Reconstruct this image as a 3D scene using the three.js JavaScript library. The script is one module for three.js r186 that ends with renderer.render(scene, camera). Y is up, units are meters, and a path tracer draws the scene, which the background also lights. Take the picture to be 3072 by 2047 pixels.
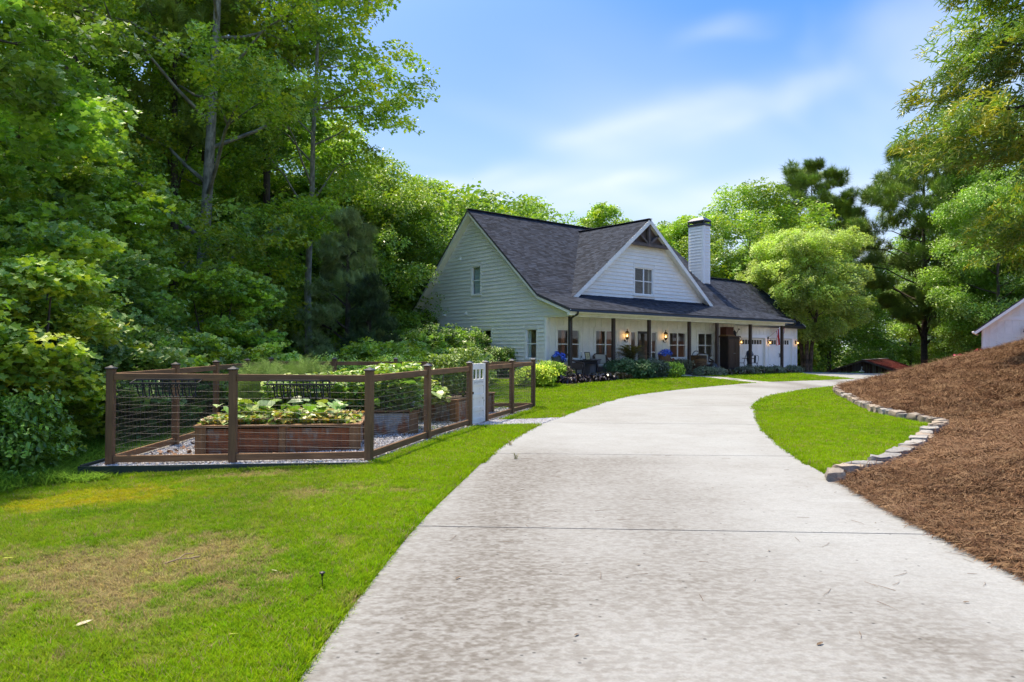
import * as THREE from 'three';
import { mergeGeometries } from 'three/addons/utils/BufferGeometryUtils.js';

// ---------- camera ----------
const scene = new THREE.Scene();
const RAD = Math.PI / 180;
const camera = new THREE.PerspectiveCamera(52.41, 3072 / 2047, 0.1, 1500);
camera.position.set(0, 1.55, 0);
camera.rotation.set(0.00966, 0, 0.25 * RAD, 'YXZ');
camera.updateMatrixWorld();

// ---------- renderer ----------
const renderer = new THREE.WebGLRenderer({ antialias: true });
renderer.setSize(1024, 682);
renderer.toneMapping = THREE.LinearToneMapping;
renderer.toneMappingExposure = 2.85;
renderer.shadowMap.enabled = true;

// ---------- sun: azimuth straight over the ridge from behind, elevation 67.6 degrees ----------
const SUN = new THREE.Vector3(-0.241, 0.925, -0.296).normalize();
const sun = new THREE.DirectionalLight(0xffeed2, 2.8);
sun.position.copy(SUN).multiplyScalar(120);
sun.castShadow = true;
sun.shadow.radius = 3;
sun.shadow.mapSize.set(4096, 4096);
Object.assign(sun.shadow.camera, { left: -60, right: 60, top: 60, bottom: -60, near: 1, far: 300 });
scene.add(sun);

// ---------- small tools ----------
function rng(seed) {
  let a = seed >>> 0;
  return () => { a = (a + 0x6D2B79F5) >>> 0; let t = a; t = Math.imul(t ^ (t >>> 15), t | 1); t ^= t + Math.imul(t ^ (t >>> 7), t | 61); return ((t ^ (t >>> 14)) >>> 0) / 4294967296; };
}
const clamp = (v, a = 0, b = 1) => Math.min(b, Math.max(a, v));
const lerp = (a, b, t) => a + (b - a) * t;
const sst = (a, b, v) => { const t = clamp((v - a) / (b - a)); return t * t * (3 - 2 * t); };
function hash2(x, y, s = 0) { let h = Math.imul(x | 0, 374761393) + Math.imul(y | 0, 668265263) + Math.imul(s | 0, 974634777); h = Math.imul(h ^ (h >>> 13), 1274126177); return ((h ^ (h >>> 16)) >>> 0) / 4294967296; }
function vnoise(x, y, s = 0, px = 0, py = 0) {
  let xi = Math.floor(x), yi = Math.floor(y); const fx = x - xi, fy = y - yi, ux = fx * fx * (3 - 2 * fx), uy = fy * fy * (3 - 2 * fy);
  const wx = v => px ? ((v % px) + px) % px : v, wy = v => py ? ((v % py) + py) % py : v;
  const a = hash2(wx(xi), wy(yi), s), b = hash2(wx(xi + 1), wy(yi), s), c = hash2(wx(xi), wy(yi + 1), s), d = hash2(wx(xi + 1), wy(yi + 1), s);
  return lerp(lerp(a, b, ux), lerp(c, d, ux), uy);
}
function fbm(x, y, o = 4, s = 0) { let v = 0, a = 0.5, n = 0; for (let i = 0; i < o; i++) { v += a * vnoise(x, y, s + i * 17); n += a; x *= 2.03; y *= 2.03; a *= 0.5; } return v / n; }
function tfbm(x, y, o, s, p) { let v = 0, a = 0.5, n = 0; for (let i = 0; i < o; i++) { v += a * vnoise(x, y, s + i * 17, p, p); n += a; x *= 2; y *= 2; p *= 2; a *= 0.5; } return v / n; }

// ---------- sky ----------
{
  const W = 1024, H = 512, data = new Float32Array(W * H * 4);
  const mix = (a, b, t) => [lerp(a[0], b[0], t), lerp(a[1], b[1], t), lerp(a[2], b[2], t)];
  for (let j = 0; j < H; j++) for (let i = 0; i < W; i++) {
    const el = ((j + 0.5) / H - 0.5) * Math.PI, az = ((i + 0.5) / W - 0.5) * 2 * Math.PI;
    const y = Math.sin(el), cx = Math.cos(el) * Math.cos(az), cz = Math.cos(el) * Math.sin(az);
    let c;
    if (y >= 0) {
      c = mix([0.355, 0.390, 0.430], [0.198, 0.287, 0.415], sst(0, 0.22, y));
      c = mix(c, [0.024, 0.118, 0.400], sst(0.15, 0.5, y));
      c = mix(c, [0.048, 0.157, 0.392], sst(0.5, 1, y));
      const k = 1 / (y + 0.16), px = cx * k, pz = cz * k;              // cirrus on a high flat sheet
      const s1 = px * 0.55 + pz * 0.84, s2 = px * 0.84 - pz * 0.55;
      const wob = fbm(px * 0.6 + 7, pz * 0.6 + 3, 3, 91) * 1.6;
      let cl = fbm(s2 * 0.55 + wob + 2.2, s1 * 1.9 + wob * 0.8 + 5.1, 5, 11);
      cl = sst(0.52, 0.88, cl) * sst(0.01, 0.10, y) * 0.3;
      cl += 0.22 * sst(0.52, 0.8, fbm(s2 * 0.4 + 9.3, s1 * 0.9 + 1.3, 4, 31)) * sst(0, 0.1, y);
      if (cz < -0.2) {                                               // long thin streaks of cirrus over the house
        const a = cx / -cz, b = y / -cz, wv = (fbm(a * 5 + 3, b * 9, 3, 71) - 0.5) * 0.09, gr = 0.35 + 0.9 * fbm(a * 9 - b * 22, b * 34 - a * 8, 4, 77);
        const band = (b0, sl, th, a0, a1, k) => k * Math.exp(-(((b - b0 - sl * a - wv) / th) ** 2)) * sst(a0, a0 + 0.12, a) * (1 - sst(a1 - 0.14, a1, a)) * gr;
        cl += band(0.275, 0.20, 0.026, 0.0, 0.52, 0.38) + band(0.235, 0.10, 0.018, -0.2, 0.3, 0.4) + band(0.40, 0.14, 0.014, 0.2, 0.42, 0.3) + band(0.20, 0.05, 0.03, -0.25, 0.65, 0.35) + band(0.49, 0.1, 0.012, 0.22, 0.5, 0.25);
      }
      c = mix(c, [0.412, 0.422, 0.436], clamp(cl, 0, 0.8));
      const dt = cx * SUN.x + y * SUN.y + cz * SUN.z, glow = Math.pow(clamp(dt), 40) * 1.2 + Math.pow(clamp(dt), 8) * 1.5;
      c = [c[0] + glow, c[1] + glow * 0.96, c[2] + glow * 0.84];
    } else c = mix([0.55, 0.63, 0.72], [0.16, 0.17, 0.14], sst(0, -0.12, y));
    const o = (j * W + i) * 4; data[o] = c[0]; data[o + 1] = c[1]; data[o + 2] = c[2]; data[o + 3] = 1;
  }
  const sky = new THREE.DataTexture(data, W, H, THREE.RGBAFormat, THREE.FloatType);
  sky.mapping = THREE.EquirectangularReflectionMapping; sky.magFilter = sky.minFilter = THREE.LinearFilter; sky.wrapS = THREE.RepeatWrapping; sky.needsUpdate = true;
  scene.background = sky; scene.environment = sky;
}

// ---------- scene helpers ----------
const taken = {};
function numbered(name) { const n = taken[name] = (taken[name] ?? -1) + 1; return n ? name + '_' + String(n).padStart(3, '0') : name; }
function tag(o, label, category, group, kind) { o.userData = {}; if (label) o.userData.label = label; if (category) o.userData.category = category; if (group) o.userData.group = group; if (kind) o.userData.kind = kind; return o; }
function thing(name, label, category, pos = [0, 0, 0], turn = 0, group) { const g = new THREE.Group(); g.name = numbered(name); g.position.set(...pos); g.rotation.y = turn; tag(g, label, category, group); scene.add(g); return g; }
function sh(m) { m.castShadow = m.receiveShadow = true; return m; }
function part(parent, name, geo, mat, x = 0, y = 0, z = 0, rx = 0, ry = 0, rz = 0) { const m = sh(new THREE.Mesh(geo, mat)); m.name = name; m.position.set(x, y, z); m.rotation.set(rx, ry, rz); parent.add(m); return m; }
function single(name, geo, mat, label, category, group, kind) { const m = sh(new THREE.Mesh(geo, mat)); m.name = numbered(name); tag(m, label, category, group, kind); scene.add(m); return m; }
function struct(name, geo, mat) { const m = sh(new THREE.Mesh(geo, mat)); m.name = numbered(name); m.userData.kind = 'structure'; scene.add(m); return m; }
const V = (x, y, z) => new THREE.Vector3(x, y, z);
const boxCache = {};
function box(w, h, d) { const k = [w, h, d].map(v => v.toFixed(4)).join(); return boxCache[k] ??= chamfer(w, h, d, Math.min(0.006, w * 0.2, h * 0.2, d * 0.2)); }
function chamfer(w, h, d, b) {                                       // box with bevelled edges
  const x = w / 2, y = h / 2, z = d / 2, P = [], q = (a, c, e, f) => { P.push(...a, ...c, ...e, ...a, ...e, ...f); }, X = x - b, Y = y - b, Z = z - b;
  const v = (s) => s;
  for (const s of [1, -1]) {
    const F = (a, c, e, f) => s > 0 ? q(a, c, e, f) : q(f, e, c, a);
    F([s * x, -Y, Z], [s * x, -Y, -Z], [s * x, Y, -Z], [s * x, Y, Z]);
    F([-X, s * y, Z], [X, s * y, Z], [X, s * y, -Z], [-X, s * y, -Z]);
    F([-X, -Y, s * z], [X, -Y, s * z], [X, Y, s * z], [-X, Y, s * z]);
  }
  for (const s of [1, -1]) for (const t of [1, -1]) {
    const f = s * t > 0;
    const F = (a, c, e, g) => f ? q(a, c, e, g) : q(g, e, c, a);
    F([s * X, t * y, Z], [s * x, t * Y, Z], [s * x, t * Y, -Z], [s * X, t * y, -Z]);
    F([X, s * Y, t * z], [X, s * y, t * Z], [-X, s * y, t * Z], [-X, s * Y, t * z]);
    F([s * X, -Y, t * z], [s * x, -Y, t * Z], [s * x, Y, t * Z], [s * X, Y, t * z]);
    for (const r of [1, -1]) { const tri = [[s * x, t * Y, r * Z], [s * X, t * y, r * Z], [s * X, t * Y, r * z]]; if (s * t * r < 0) tri.reverse(); P.push(...tri.flat()); }
  }
  const g = new THREE.BufferGeometry(); g.setAttribute('position', new THREE.Float32BufferAttribute(P, 3)); fixWind(g); g.computeVertexNormals(); boxUV(g); return g;
}
function fixWind(g) {                                                // make faces of a convex body about the origin point outwards
  const p = g.attributes.position.array;
  for (let i = 0; i < p.length; i += 9) {
    const ax = p[i + 3] - p[i], ay = p[i + 4] - p[i + 1], az = p[i + 5] - p[i + 2], bx = p[i + 6] - p[i], by = p[i + 7] - p[i + 1], bz = p[i + 8] - p[i + 2];
    const nx = ay * bz - az * by, ny = az * bx - ax * bz, nz = ax * by - ay * bx;
    if (nx * (p[i] + p[i + 3] + p[i + 6]) + ny * (p[i + 1] + p[i + 4] + p[i + 7]) + nz * (p[i + 2] + p[i + 5] + p[i + 8]) < 0) for (let k = 0; k < 3; k++) { const t = p[i + 3 + k]; p[i + 3 + k] = p[i + 6 + k]; p[i + 6 + k] = t; }
  }
}
function boxUV(g) {                                                  // uv in metres, by the way each face points
  const p = g.attributes.position, n = g.attributes.normal, uv = new Float32Array(p.count * 2);
  for (let i = 0; i < p.count; i++) {
    const ax = Math.abs(n.getX(i)), ay = Math.abs(n.getY(i)), az = Math.abs(n.getZ(i));
    const [u, v] = ax >= ay && ax >= az ? [p.getZ(i), p.getY(i)] : ay >= az ? [p.getX(i), p.getZ(i)] : [p.getX(i), p.getY(i)];
    uv[2 * i] = u; uv[2 * i + 1] = v;
  }
  g.setAttribute('uv', new THREE.BufferAttribute(uv, 2)); return g;
}
const M4 = (x, y, z, rx = 0, ry = 0, rz = 0, sx = 1, sy = sx, sz = sx) => new THREE.Matrix4().compose(V(x, y, z), new THREE.Quaternion().setFromEuler(new THREE.Euler(rx, ry, rz)), V(sx, sy, sz));
function plain(g) { g = g.index ? g.toNonIndexed() : g; for (const k of Object.keys(g.attributes)) if (!['position', 'normal', 'uv'].includes(k)) g.deleteAttribute(k); if (!g.attributes.uv) g.setAttribute('uv', new THREE.Float32BufferAttribute(new Float32Array(g.attributes.position.count * 2), 2)); return g; }
const merge = (list) => mergeGeometries(list.map(plain));
const at = (g, ...a) => g.clone().applyMatrix4(M4(...a));
function rod(a, b, r, seg = 6, r2 = r) { const d = V().subVectors(b, a), g = new THREE.CylinderGeometry(r2, r, d.length(), seg, 1); g.applyQuaternion(new THREE.Quaternion().setFromUnitVectors(V(0, 1, 0), d.clone().normalize())); const m = a.clone().add(b).multiplyScalar(0.5); g.translate(m.x, m.y, m.z); return g; }
function tubeOf(pts, radii, seg = 6) {                               // tapered tube
  const P = [], N = [], U = [], I = []; let len = 0; const up = V(0.31, 0.11, 0.94);
  for (let i = 0; i < pts.length; i++) {
    const t = V().subVectors(pts[Math.min(i + 1, pts.length - 1)], pts[Math.max(i - 1, 0)]).normalize();
    const a = V().crossVectors(t, up); if (a.lengthSq() < 1e-4) a.crossVectors(t, V(1, 0, 0)); a.normalize(); const b = V().crossVectors(t, a);
    if (i) len += pts[i].distanceTo(pts[i - 1]);
    for (let k = 0; k <= seg; k++) { const w = k / seg * 2 * Math.PI, c = Math.cos(w), s = Math.sin(w), n = V(a.x * c + b.x * s, a.y * c + b.y * s, a.z * c + b.z * s); P.push(pts[i].x + n.x * radii[i], pts[i].y + n.y * radii[i], pts[i].z + n.z * radii[i]); N.push(n.x, n.y, n.z); U.push(k / seg * 6.28 * radii[0], len); }
  }
  for (let i = 0; i < pts.length - 1; i++) for (let k = 0; k < seg; k++) { const o = i * (seg + 1) + k, q = o + seg + 1; I.push(o, o + 1, q, o + 1, q + 1, q); }
  const g = new THREE.BufferGeometry(); g.setAttribute('position', new THREE.Float32BufferAttribute(P, 3)); g.setAttribute('normal', new THREE.Float32BufferAttribute(N, 3)); g.setAttribute('uv', new THREE.Float32BufferAttribute(U, 2)); g.setIndex(I); return g;
}
function prism(poly, normalOffset) {                                  // flat polygon (Vector3 list) given thickness along an offset vector
  const P = [], n = poly.length, q = poly.map(p => p.clone().add(normalOffset)), t = (a, b, c) => P.push(a.x, a.y, a.z, b.x, b.y, b.z, c.x, c.y, c.z);
  for (let i = 1; i < n - 1; i++) { t(poly[0], poly[i], poly[i + 1]); t(q[0], q[i + 1], q[i]); }
  for (let i = 0; i < n; i++) { const j = (i + 1) % n; t(poly[i], q[i], q[j]); t(poly[i], q[j], poly[j]); }
  const g = new THREE.BufferGeometry(); g.setAttribute('position', new THREE.Float32BufferAttribute(P, 3)); g.computeVertexNormals(); boxUV(g); return g;
}
const lathe = (pts, seg = 20) => new THREE.LatheGeometry(pts.map(p => new THREE.Vector2(...p)), seg);

// ---------- textures and materials ----------
function tex(w, h, fn, srgb = true) {                                // fn(x, y) -> [r, g, b] 0..1
  const d = new Uint8Array(w * h * 4);
  for (let y = 0; y < h; y++) for (let x = 0; x < w; x++) { const c = fn(x, y), o = (y * w + x) * 4; d[o] = clamp(c[0]) * 255; d[o + 1] = clamp(c[1]) * 255; d[o + 2] = clamp(c[2]) * 255; d[o + 3] = 255; }
  const t = new THREE.DataTexture(d, w, h); t.wrapS = t.wrapT = THREE.RepeatWrapping; t.magFilter = THREE.LinearFilter; t.minFilter = THREE.LinearMipmapLinearFilter; t.generateMipmaps = true;
  if (srgb) t.colorSpace = THREE.SRGBColorSpace; t.needsUpdate = true; return t;
}
const g3 = v => [v, v, v];
const mat = (o) => new THREE.MeshStandardMaterial({ roughness: 0.8, side: THREE.DoubleSide, ...o });
const matte = (o) => new THREE.MeshPhysicalMaterial({ roughness: 0.95, specularIntensity: 0.2, side: THREE.DoubleSide, ...o });
const col = (r, g, b) => new THREE.Color().setRGB(r, g, b);
function rep(t, s, s2 = s) { t.repeat.set(s, s2); return t; }
function woodTex(base, dark, seed, streak = 26) {
  return tex(256, 512, (x, y) => { const n = tfbm(x / 256 * streak, y / 512 * 3, 4, seed, 3) * 0.6 + vnoise(x / 256 * 64, y / 512 * 8, seed + 5, 64, 8) * 0.4, k = vnoise(x / 256 * 4, y / 512 * 4, seed + 9, 4, 4); const t = clamp(n * 1.2 - 0.1 + (k - 0.5) * 0.4); return [lerp(dark[0], base[0], t), lerp(dark[1], base[1], t), lerp(dark[2], base[2], t)]; });
}
const MAT = {};
{
  const pn = rep(tex(256, 256, (x, y) => g3(tfbm(x / 256 * 8, y / 256 * 8, 4, 3, 8)), false), 2);
  const dirt = rep(tex(512, 512, (x, y) => { const n = tfbm(x / 512 * 6, y / 512 * 6, 5, 41, 6), f = tfbm(x / 512 * 40, y / 512 * 40, 2, 47, 40); const v = 0.965 + (n - 0.5) * 0.08 + (f - 0.5) * 0.04; return [v, v, v * 0.995]; }), 0.5);
  MAT.white = mat({ color: col(0.93, 0.915, 0.85), map: dirt, roughness: 0.62, bumpMap: pn, bumpScale: 0.0012 });
  MAT.porchWall = MAT.white;
  MAT.trim = mat({ color: col(0.90, 0.895, 0.85), roughness: 0.5 });
  MAT.black = mat({ color: col(0.018, 0.018, 0.02), roughness: 0.42 });
  MAT.iron = mat({ color: col(0.02, 0.02, 0.022), roughness: 0.5, metalness: 0.3 });
  MAT.postCap = mat({ color: col(0.03, 0.03, 0.038), roughness: 0.35 });
  MAT.chimneyCap = mat({ color: col(0.05, 0.052, 0.075), roughness: 0.4, metalness: 0.4 });
  MAT.fence = [0, 1, 2, 3, 4].map(i => mat({ color: col(0.86 - i * 0.08, 0.80 - i * 0.075, 0.72 - i * 0.065), map: rep(woodTex([0.66, 0.51, 0.35], [0.38, 0.275, 0.18], 60 + i * 7), 6, 0.9), roughness: 0.78 }));
  MAT.fenceV = MAT.fence;
  MAT.darkPost = mat({ map: rep(woodTex([0.36, 0.29, 0.25], [0.16, 0.12, 0.10], 85), 5, 0.7), roughness: 0.75 });
  MAT.greyWood = mat({ map: rep(woodTex([0.50, 0.45, 0.42], [0.25, 0.215, 0.20], 88), 3, 0.8), roughness: 0.8 });
  MAT.brownWood = mat({ map: rep(woodTex([0.36, 0.25, 0.15], [0.19, 0.125, 0.07], 91), 4, 0.8), roughness: 0.6 });
  MAT.darkWood = mat({ map: rep(woodTex([0.20, 0.145, 0.11], [0.09, 0.06, 0.05], 93), 4, 0.8), roughness: 0.6 });
  MAT.paleWood = mat({ map: rep(woodTex([0.62, 0.58, 0.55], [0.42, 0.38, 0.36], 95), 4, 0.8), roughness: 0.8 });
  MAT.barnWood = [0, 1, 2, 3].map(i => mat({ map: rep(woodTex([[0.47, 0.36, 0.30], [0.52, 0.48, 0.46], [0.40, 0.27, 0.21], [0.56, 0.52, 0.50]][i], [0.24, 0.18, 0.15], 101 + i), 4, 0.5), roughness: 0.85 }));
  MAT.glass = new THREE.MeshPhysicalMaterial({ color: 0xffffff, transmission: 1, thickness: 0, roughness: 0.02, ior: 1.52, side: THREE.DoubleSide });
  MAT.interior = mat({ color: col(0.42, 0.38, 0.33), roughness: 0.9 });
  MAT.curtain = mat({ color: col(0.42, 0.52, 0.47), roughness: 0.95 });
  MAT.drape = mat({ color: col(0.34, 0.17, 0.10), roughness: 0.95 });
  MAT.greyDrape = mat({ color: col(0.30, 0.31, 0.28), roughness: 0.95 });
  MAT.cushion = mat({ color: col(0.52, 0.47, 0.38), roughness: 0.95 });
  MAT.wicker = mat({ map: rep(tex(128, 128, (x, y) => { const v = 0.2 + 0.16 * Math.abs(Math.sin(x / 128 * Math.PI * 8 + (Math.floor(y / 16) % 2) * 1.57)) + 0.05 * hash2(x, y, 4); return [v, v * 0.8, v * 0.66]; }), 6), roughness: 0.7 });
  MAT.galv = mat({ color: col(0.16, 0.20, 0.22), map: rep(tex(128, 128, (x, y) => g3(0.7 + 0.3 * tfbm(x / 16, y / 16, 3, 77, 8))), 2), roughness: 0.45, metalness: 0.5 });
  MAT.terra = mat({ color: col(0.32, 0.17, 0.08), roughness: 0.85, map: rep(tex(128, 128, (x, y) => g3(0.6 + 0.4 * tfbm(x / 16, y / 16, 4, 71, 8))), 1) });
  MAT.bark = mat({ map: rep(tex(256, 512, (x, y) => { const n = tfbm(x / 256 * 16, y / 512 * 4, 5, 131, 4), r = Math.abs(vnoise(x / 256 * 20, y / 512 * 6, 139, 20, 6) - 0.5) * 2; const v = 0.16 + 0.34 * clamp(n * 0.8 + r * 0.5 - 0.25); return [v, v * 0.88, v * 0.78]; }), 1.2, 0.5), roughness: 0.95 });
  MAT.paleBark = mat({ map: rep(tex(256, 512, (x, y) => { const n = tfbm(x / 256 * 6, y / 512 * 12, 5, 151, 6); const v = 0.36 + 0.30 * clamp(n * 1.5 - 0.3); return [v, v * 0.98, v * 0.90]; }), 1.2, 0.5), roughness: 0.9 });
  MAT.birchBark = mat({ map: rep(tex(256, 512, (x, y) => { const n = tfbm(x / 256 * 6, y / 512 * 14, 5, 161, 6); const v = 0.22 + 0.34 * clamp(n * 1.5 - 0.3); return [v, v * 0.84, v * 0.68]; }), 1.2, 0.5), roughness: 0.9 });
  MAT.soil = mat({ color: col(0.045, 0.032, 0.022), roughness: 1 });
}

// ---------- plan of the place: x to the right, d ahead (z = -d); the house has axes u along its front and w towards its back ----------
const HA = 39.2 * RAD, HO = [2.44, 29.0];
const hu = (x, d) => (x - HO[0]) * Math.cos(HA) + (d - HO[1]) * Math.sin(HA), hwv = (x, d) => -(x - HO[0]) * Math.sin(HA) + (d - HO[1]) * Math.cos(HA);
const fromHouse = (u, w) => [HO[0] + u * Math.cos(HA) - w * Math.sin(HA), HO[1] + u * Math.sin(HA) + w * Math.cos(HA)];
function curve(list) { return v => { if (v <= list[0][0]) return list[0][1]; for (let i = 1; i < list.length; i++) if (v <= list[i][0]) { const [a, b] = list[i - 1], [c, e] = list[i], p = list[i - 2] ?? [2 * a - c, 2 * b - e], q = list[i + 1] ?? [2 * c - a, 2 * e - b], t = (v - a) / (c - a), m0 = (e - p[1]) / (c - p[0]) * (c - a), m1 = (q[1] - b) / (q[0] - a) * (c - a), t2 = t * t, t3 = t2 * t; return (2 * t3 - 3 * t2 + 1) * b + (t3 - 2 * t2 + t) * m0 + (3 * t2 - 2 * t3) * e + (t3 - t2) * m1; } return list.at(-1)[1]; }; }
const driveL = curve([[-8, -1], [0, -1], [3.22, -0.97], [4.16, -0.93], [5.98, -0.80], [7.69, -0.59], [9.36, -0.37], [10.6, -0.18], [12.45, 0.23], [13.97, 0.64], [15.2, 1.05], [19.3, 2.48], [23.26, 4.4], [28.1, 8.1], [31.89, 11.7], [33.86, 14.8], [35.87, 17.66]]);
const driveR = curve([[-8, 3.4], [0, 3.44], [4.72, 3.48], [5.46, 3.52], [6.62, 3.63], [8.18, 3.80], [9.48, 3.97], [11.48, 4.35], [13.93, 4.97], [16.81, 5.91], [19.61, 6.98], [22.33, 8.36], [25.98, 10.97], [29.61, 14.4], [34.47, 18.29], [37, 20.5]]);
const bankX = curve([[-8, 3.45], [0, 3.47], [4.7, 3.53], [8.1, 3.86], [8.34, 4.1], [8.8, 4.66], [9.8, 5.6], [11.4, 6.83], [12.45, 7.6], [13.5, 8.42], [14.2, 8.72], [15.4, 8.75], [16.4, 8.85], [17.4, 9.07], [18.9, 9.56], [20.7, 10.2], [22.1, 10.66], [23.7, 11.25], [26.6, 12.6], [29.3, 14.45], [34.5, 18.5], [40, 22.3], [50, 29], [62, 37]]);
const bankLine = []; for (let d = -8; d <= 62; d += 0.5) bankLine.push([bankX(d), d]);
function bankDist(x, d) { let m = 1e9; const i0 = Math.max(0, Math.floor((d + 8) * 2) - 24), i1 = Math.min(bankLine.length - 2, i0 + 48); for (let i = i0; i <= i1; i++) { const [ax, ad] = bankLine[i], [bx, bd] = bankLine[i + 1], ex = bx - ax, ed = bd - ad, t = clamp(((x - ax) * ex + (d - ad) * ed) / (ex * ex + ed * ed)), q = (x - ax - t * ex) ** 2 + (d - ad - t * ed) ** 2; if (q < m) m = q; } return Math.sqrt(m); }
function bankY(x, d) { const s = bankDist(x, d), r = s < 5.6 ? 0.315 * s * s / (s + 0.5) : 1.62 + 0.6 * (1 - Math.exp(-(s - 5.6) * 0.47)); return 0.015 + 0.07 * sst(12.5, 15, d) * (1 - sst(28, 31, d)) + r + (fbm(x * 1.3, d * 1.3, 3, 7) - 0.5) * 0.10 * sst(0, 0.6, s); }
function groundY(x, d) {
  let y = x < -1.5 ? -1.3 * (1 - Math.exp(-0.043 * Math.pow(-1.5 - x, 1.15))) * 1.0 : 0;
  const u = hu(x, d), w = hwv(x, d);
  y += 0.22 * sst(-4.2, -1.1, w) * sst(-6, -2, u) * (1 - sst(15.6, 17.2, u)) * (1 - sst(14, 22, w));
  y -= 3.4 * sst(41, 58, d) * sst(17, 27, x) + 1.6 * sst(45, 75, d) * (1 - sst(17, 27, x)) * sst(-4, 12, x);
  return y;
}
function inPoly(x, d, p) { let c = false; for (let i = 0, j = p.length - 1; i < p.length; j = i++) if ((p[i][1] > d) !== (p[j][1] > d) && x < (p[j][0] - p[i][0]) * (d - p[i][1]) / (p[j][1] - p[i][1]) + p[i][0]) c = !c; return c; }
const yardPoly = [[-5.86, 9.48], [-1.86, 9.16], [-1.28, 11.52], [-0.66, 13.6], [-0.38, 14.3], [0.12, 16.0], [0.72, 17.92], [-6.1, 17.28]];
const yardY = (x, d) => -0.13 * clamp((-x - 1.9) / 3.8) + 0.012;
const gatePath = [[-0.80, 13.52], [-0.46, 14.62], [0.25, 14.92], [1.12, 15.28], [0.62, 13.9], [0.0, 13.75]];
const frontPath = [fromHouse(6.35, -0.15), fromHouse(7.5, -0.15), fromHouse(9.15, -3.9), fromHouse(8.05, -4.0)];
const bedW = curve([[-8, -3.2], [-4.2, -2.6], [-1.2, -2.0], [1.5, -1.35], [4, -1.1], [5.9, -1.0], [9, -1.05], [13, -1.15], [17.5, -1.1]]);
const woodX = curve([[0, -5.4], [5, -6.1], [7.8, -6.4], [12, -7.6], [20, -8.0], [30, -8.5], [45, -9]]);
const lawn2Tip = [[17.66, 35.87], [17.34, 37.42], [16.8, 38.65], [16.5, 40.6]];
function isLawn(x, d) {
  if (x < woodX(d) - 0.5 + fbm(x, d, 2, 5) || inPoly(x, d, yardPoly) || inPoly(x, d, gatePath) || inPoly(x, d, frontPath)) return false;
  const u = hu(x, d), w = hwv(x, d);
  if (w > bedW(u) && u > -4.4) { if (!(u < -0.7 && w < 3 + (u + 4.4) * 0 && u < -2.3)) return false; }
  if (x > driveL(d) - 0.035) { if (d < 8.15 || x < driveR(d) + 0.035 || x > bankX(d) - 0.16 || d > 29) { if (!(d > 34 && inPoly(x, d, [[14.2, 33.4], ...lawn2Tip, [13, 42]]))) return false; } }
  if (x > driveL(d) && d > 33 && x > 17.4) return false;
  return d < 41;
}
const lawnHue = (x, d) => {
  const n1 = fbm(x * 0.7, d * 0.7, 4, 21), n2 = fbm(x * 3.1, d * 3.1, 3, 22), n3 = fbm(x * 9, d * 9, 2, 23);
  let c = [0.31, 0.465, 0.008], h = 1, den = 1;
  const mixc = (b, t) => { c = [lerp(c[0], b[0], t), lerp(c[1], b[1], t), lerp(c[2], b[2], t)]; };
  const dull = sst(-1.2, -2.6, x + (n1 - 0.5) * 1.6) * (1 - sst(10, 12, d)); mixc([0.24, 0.32, 0.03], dull * 0.7 * sst(0.25, 0.6, n2 * 0.6 + n3 * 0.5));
  const g1 = Math.exp(-(((x + 2.75 + (d - 5) * 0.32) / 1.6) ** 2) - (((d - 4.95) / 1.25) ** 2)), g2 = Math.exp(-(((x + 3.3) / 1.3) ** 2) - (((d - 8.9) / 0.35) ** 2)) * 0.7, g4 = Math.exp(-(((x + 1.05) / 0.7) ** 2) - (((d - 7.3) / 0.6) ** 2)) * 0.4, g5 = Math.exp(-(((x + 2.2) / 0.8) ** 2) - (((d - 7.4) / 0.5) ** 2)) * 0.62;
  const dry = sst(0.36, 0.86, (g1 + g2 + g4 + g5) * 0.95 + (n2 - 0.5) * 0.95 + (n3 - 0.5) * 0.8); mixc([0.64, 0.47, 0.29], dry * 0.88); den -= dry * 0.66; h -= dry * 0.35;
  const gm = Math.exp(-(((x + 4.6 - (d - 7.8) * 0.3) / 1.5) ** 2) - (((d - 7.9) / 0.85) ** 2)) + 0.5 * Math.exp(-(((x + 4.2) / 0.6) ** 2) - (((d - 5.4) / 0.35) ** 2)), moss = sst(0.42, 0.8, gm + (n2 - 0.5) * 1.1 + (n3 - 0.5) * 0.5); mixc([0.58, 0.47, 0.014], moss * 0.85); h -= moss * 0.4;
  mixc([0.36, 0.50, 0.012], sst(0.48, 0.75, n2) * 0.5); mixc([0.15, 0.31, 0.012], sst(0.52, 0.25, n1 * 0.6 + n3 * 0.4) * 0.6); mixc([0.40, 0.36, 0.10], sst(0.62, 0.8, n3) * 0.4); h *= 0.75 + 0.6 * n2;
  return { c: [c[0] * 0.58, c[1] * 0.67, c[2] * 0.5], h, den, dry, moss };
};

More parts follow.
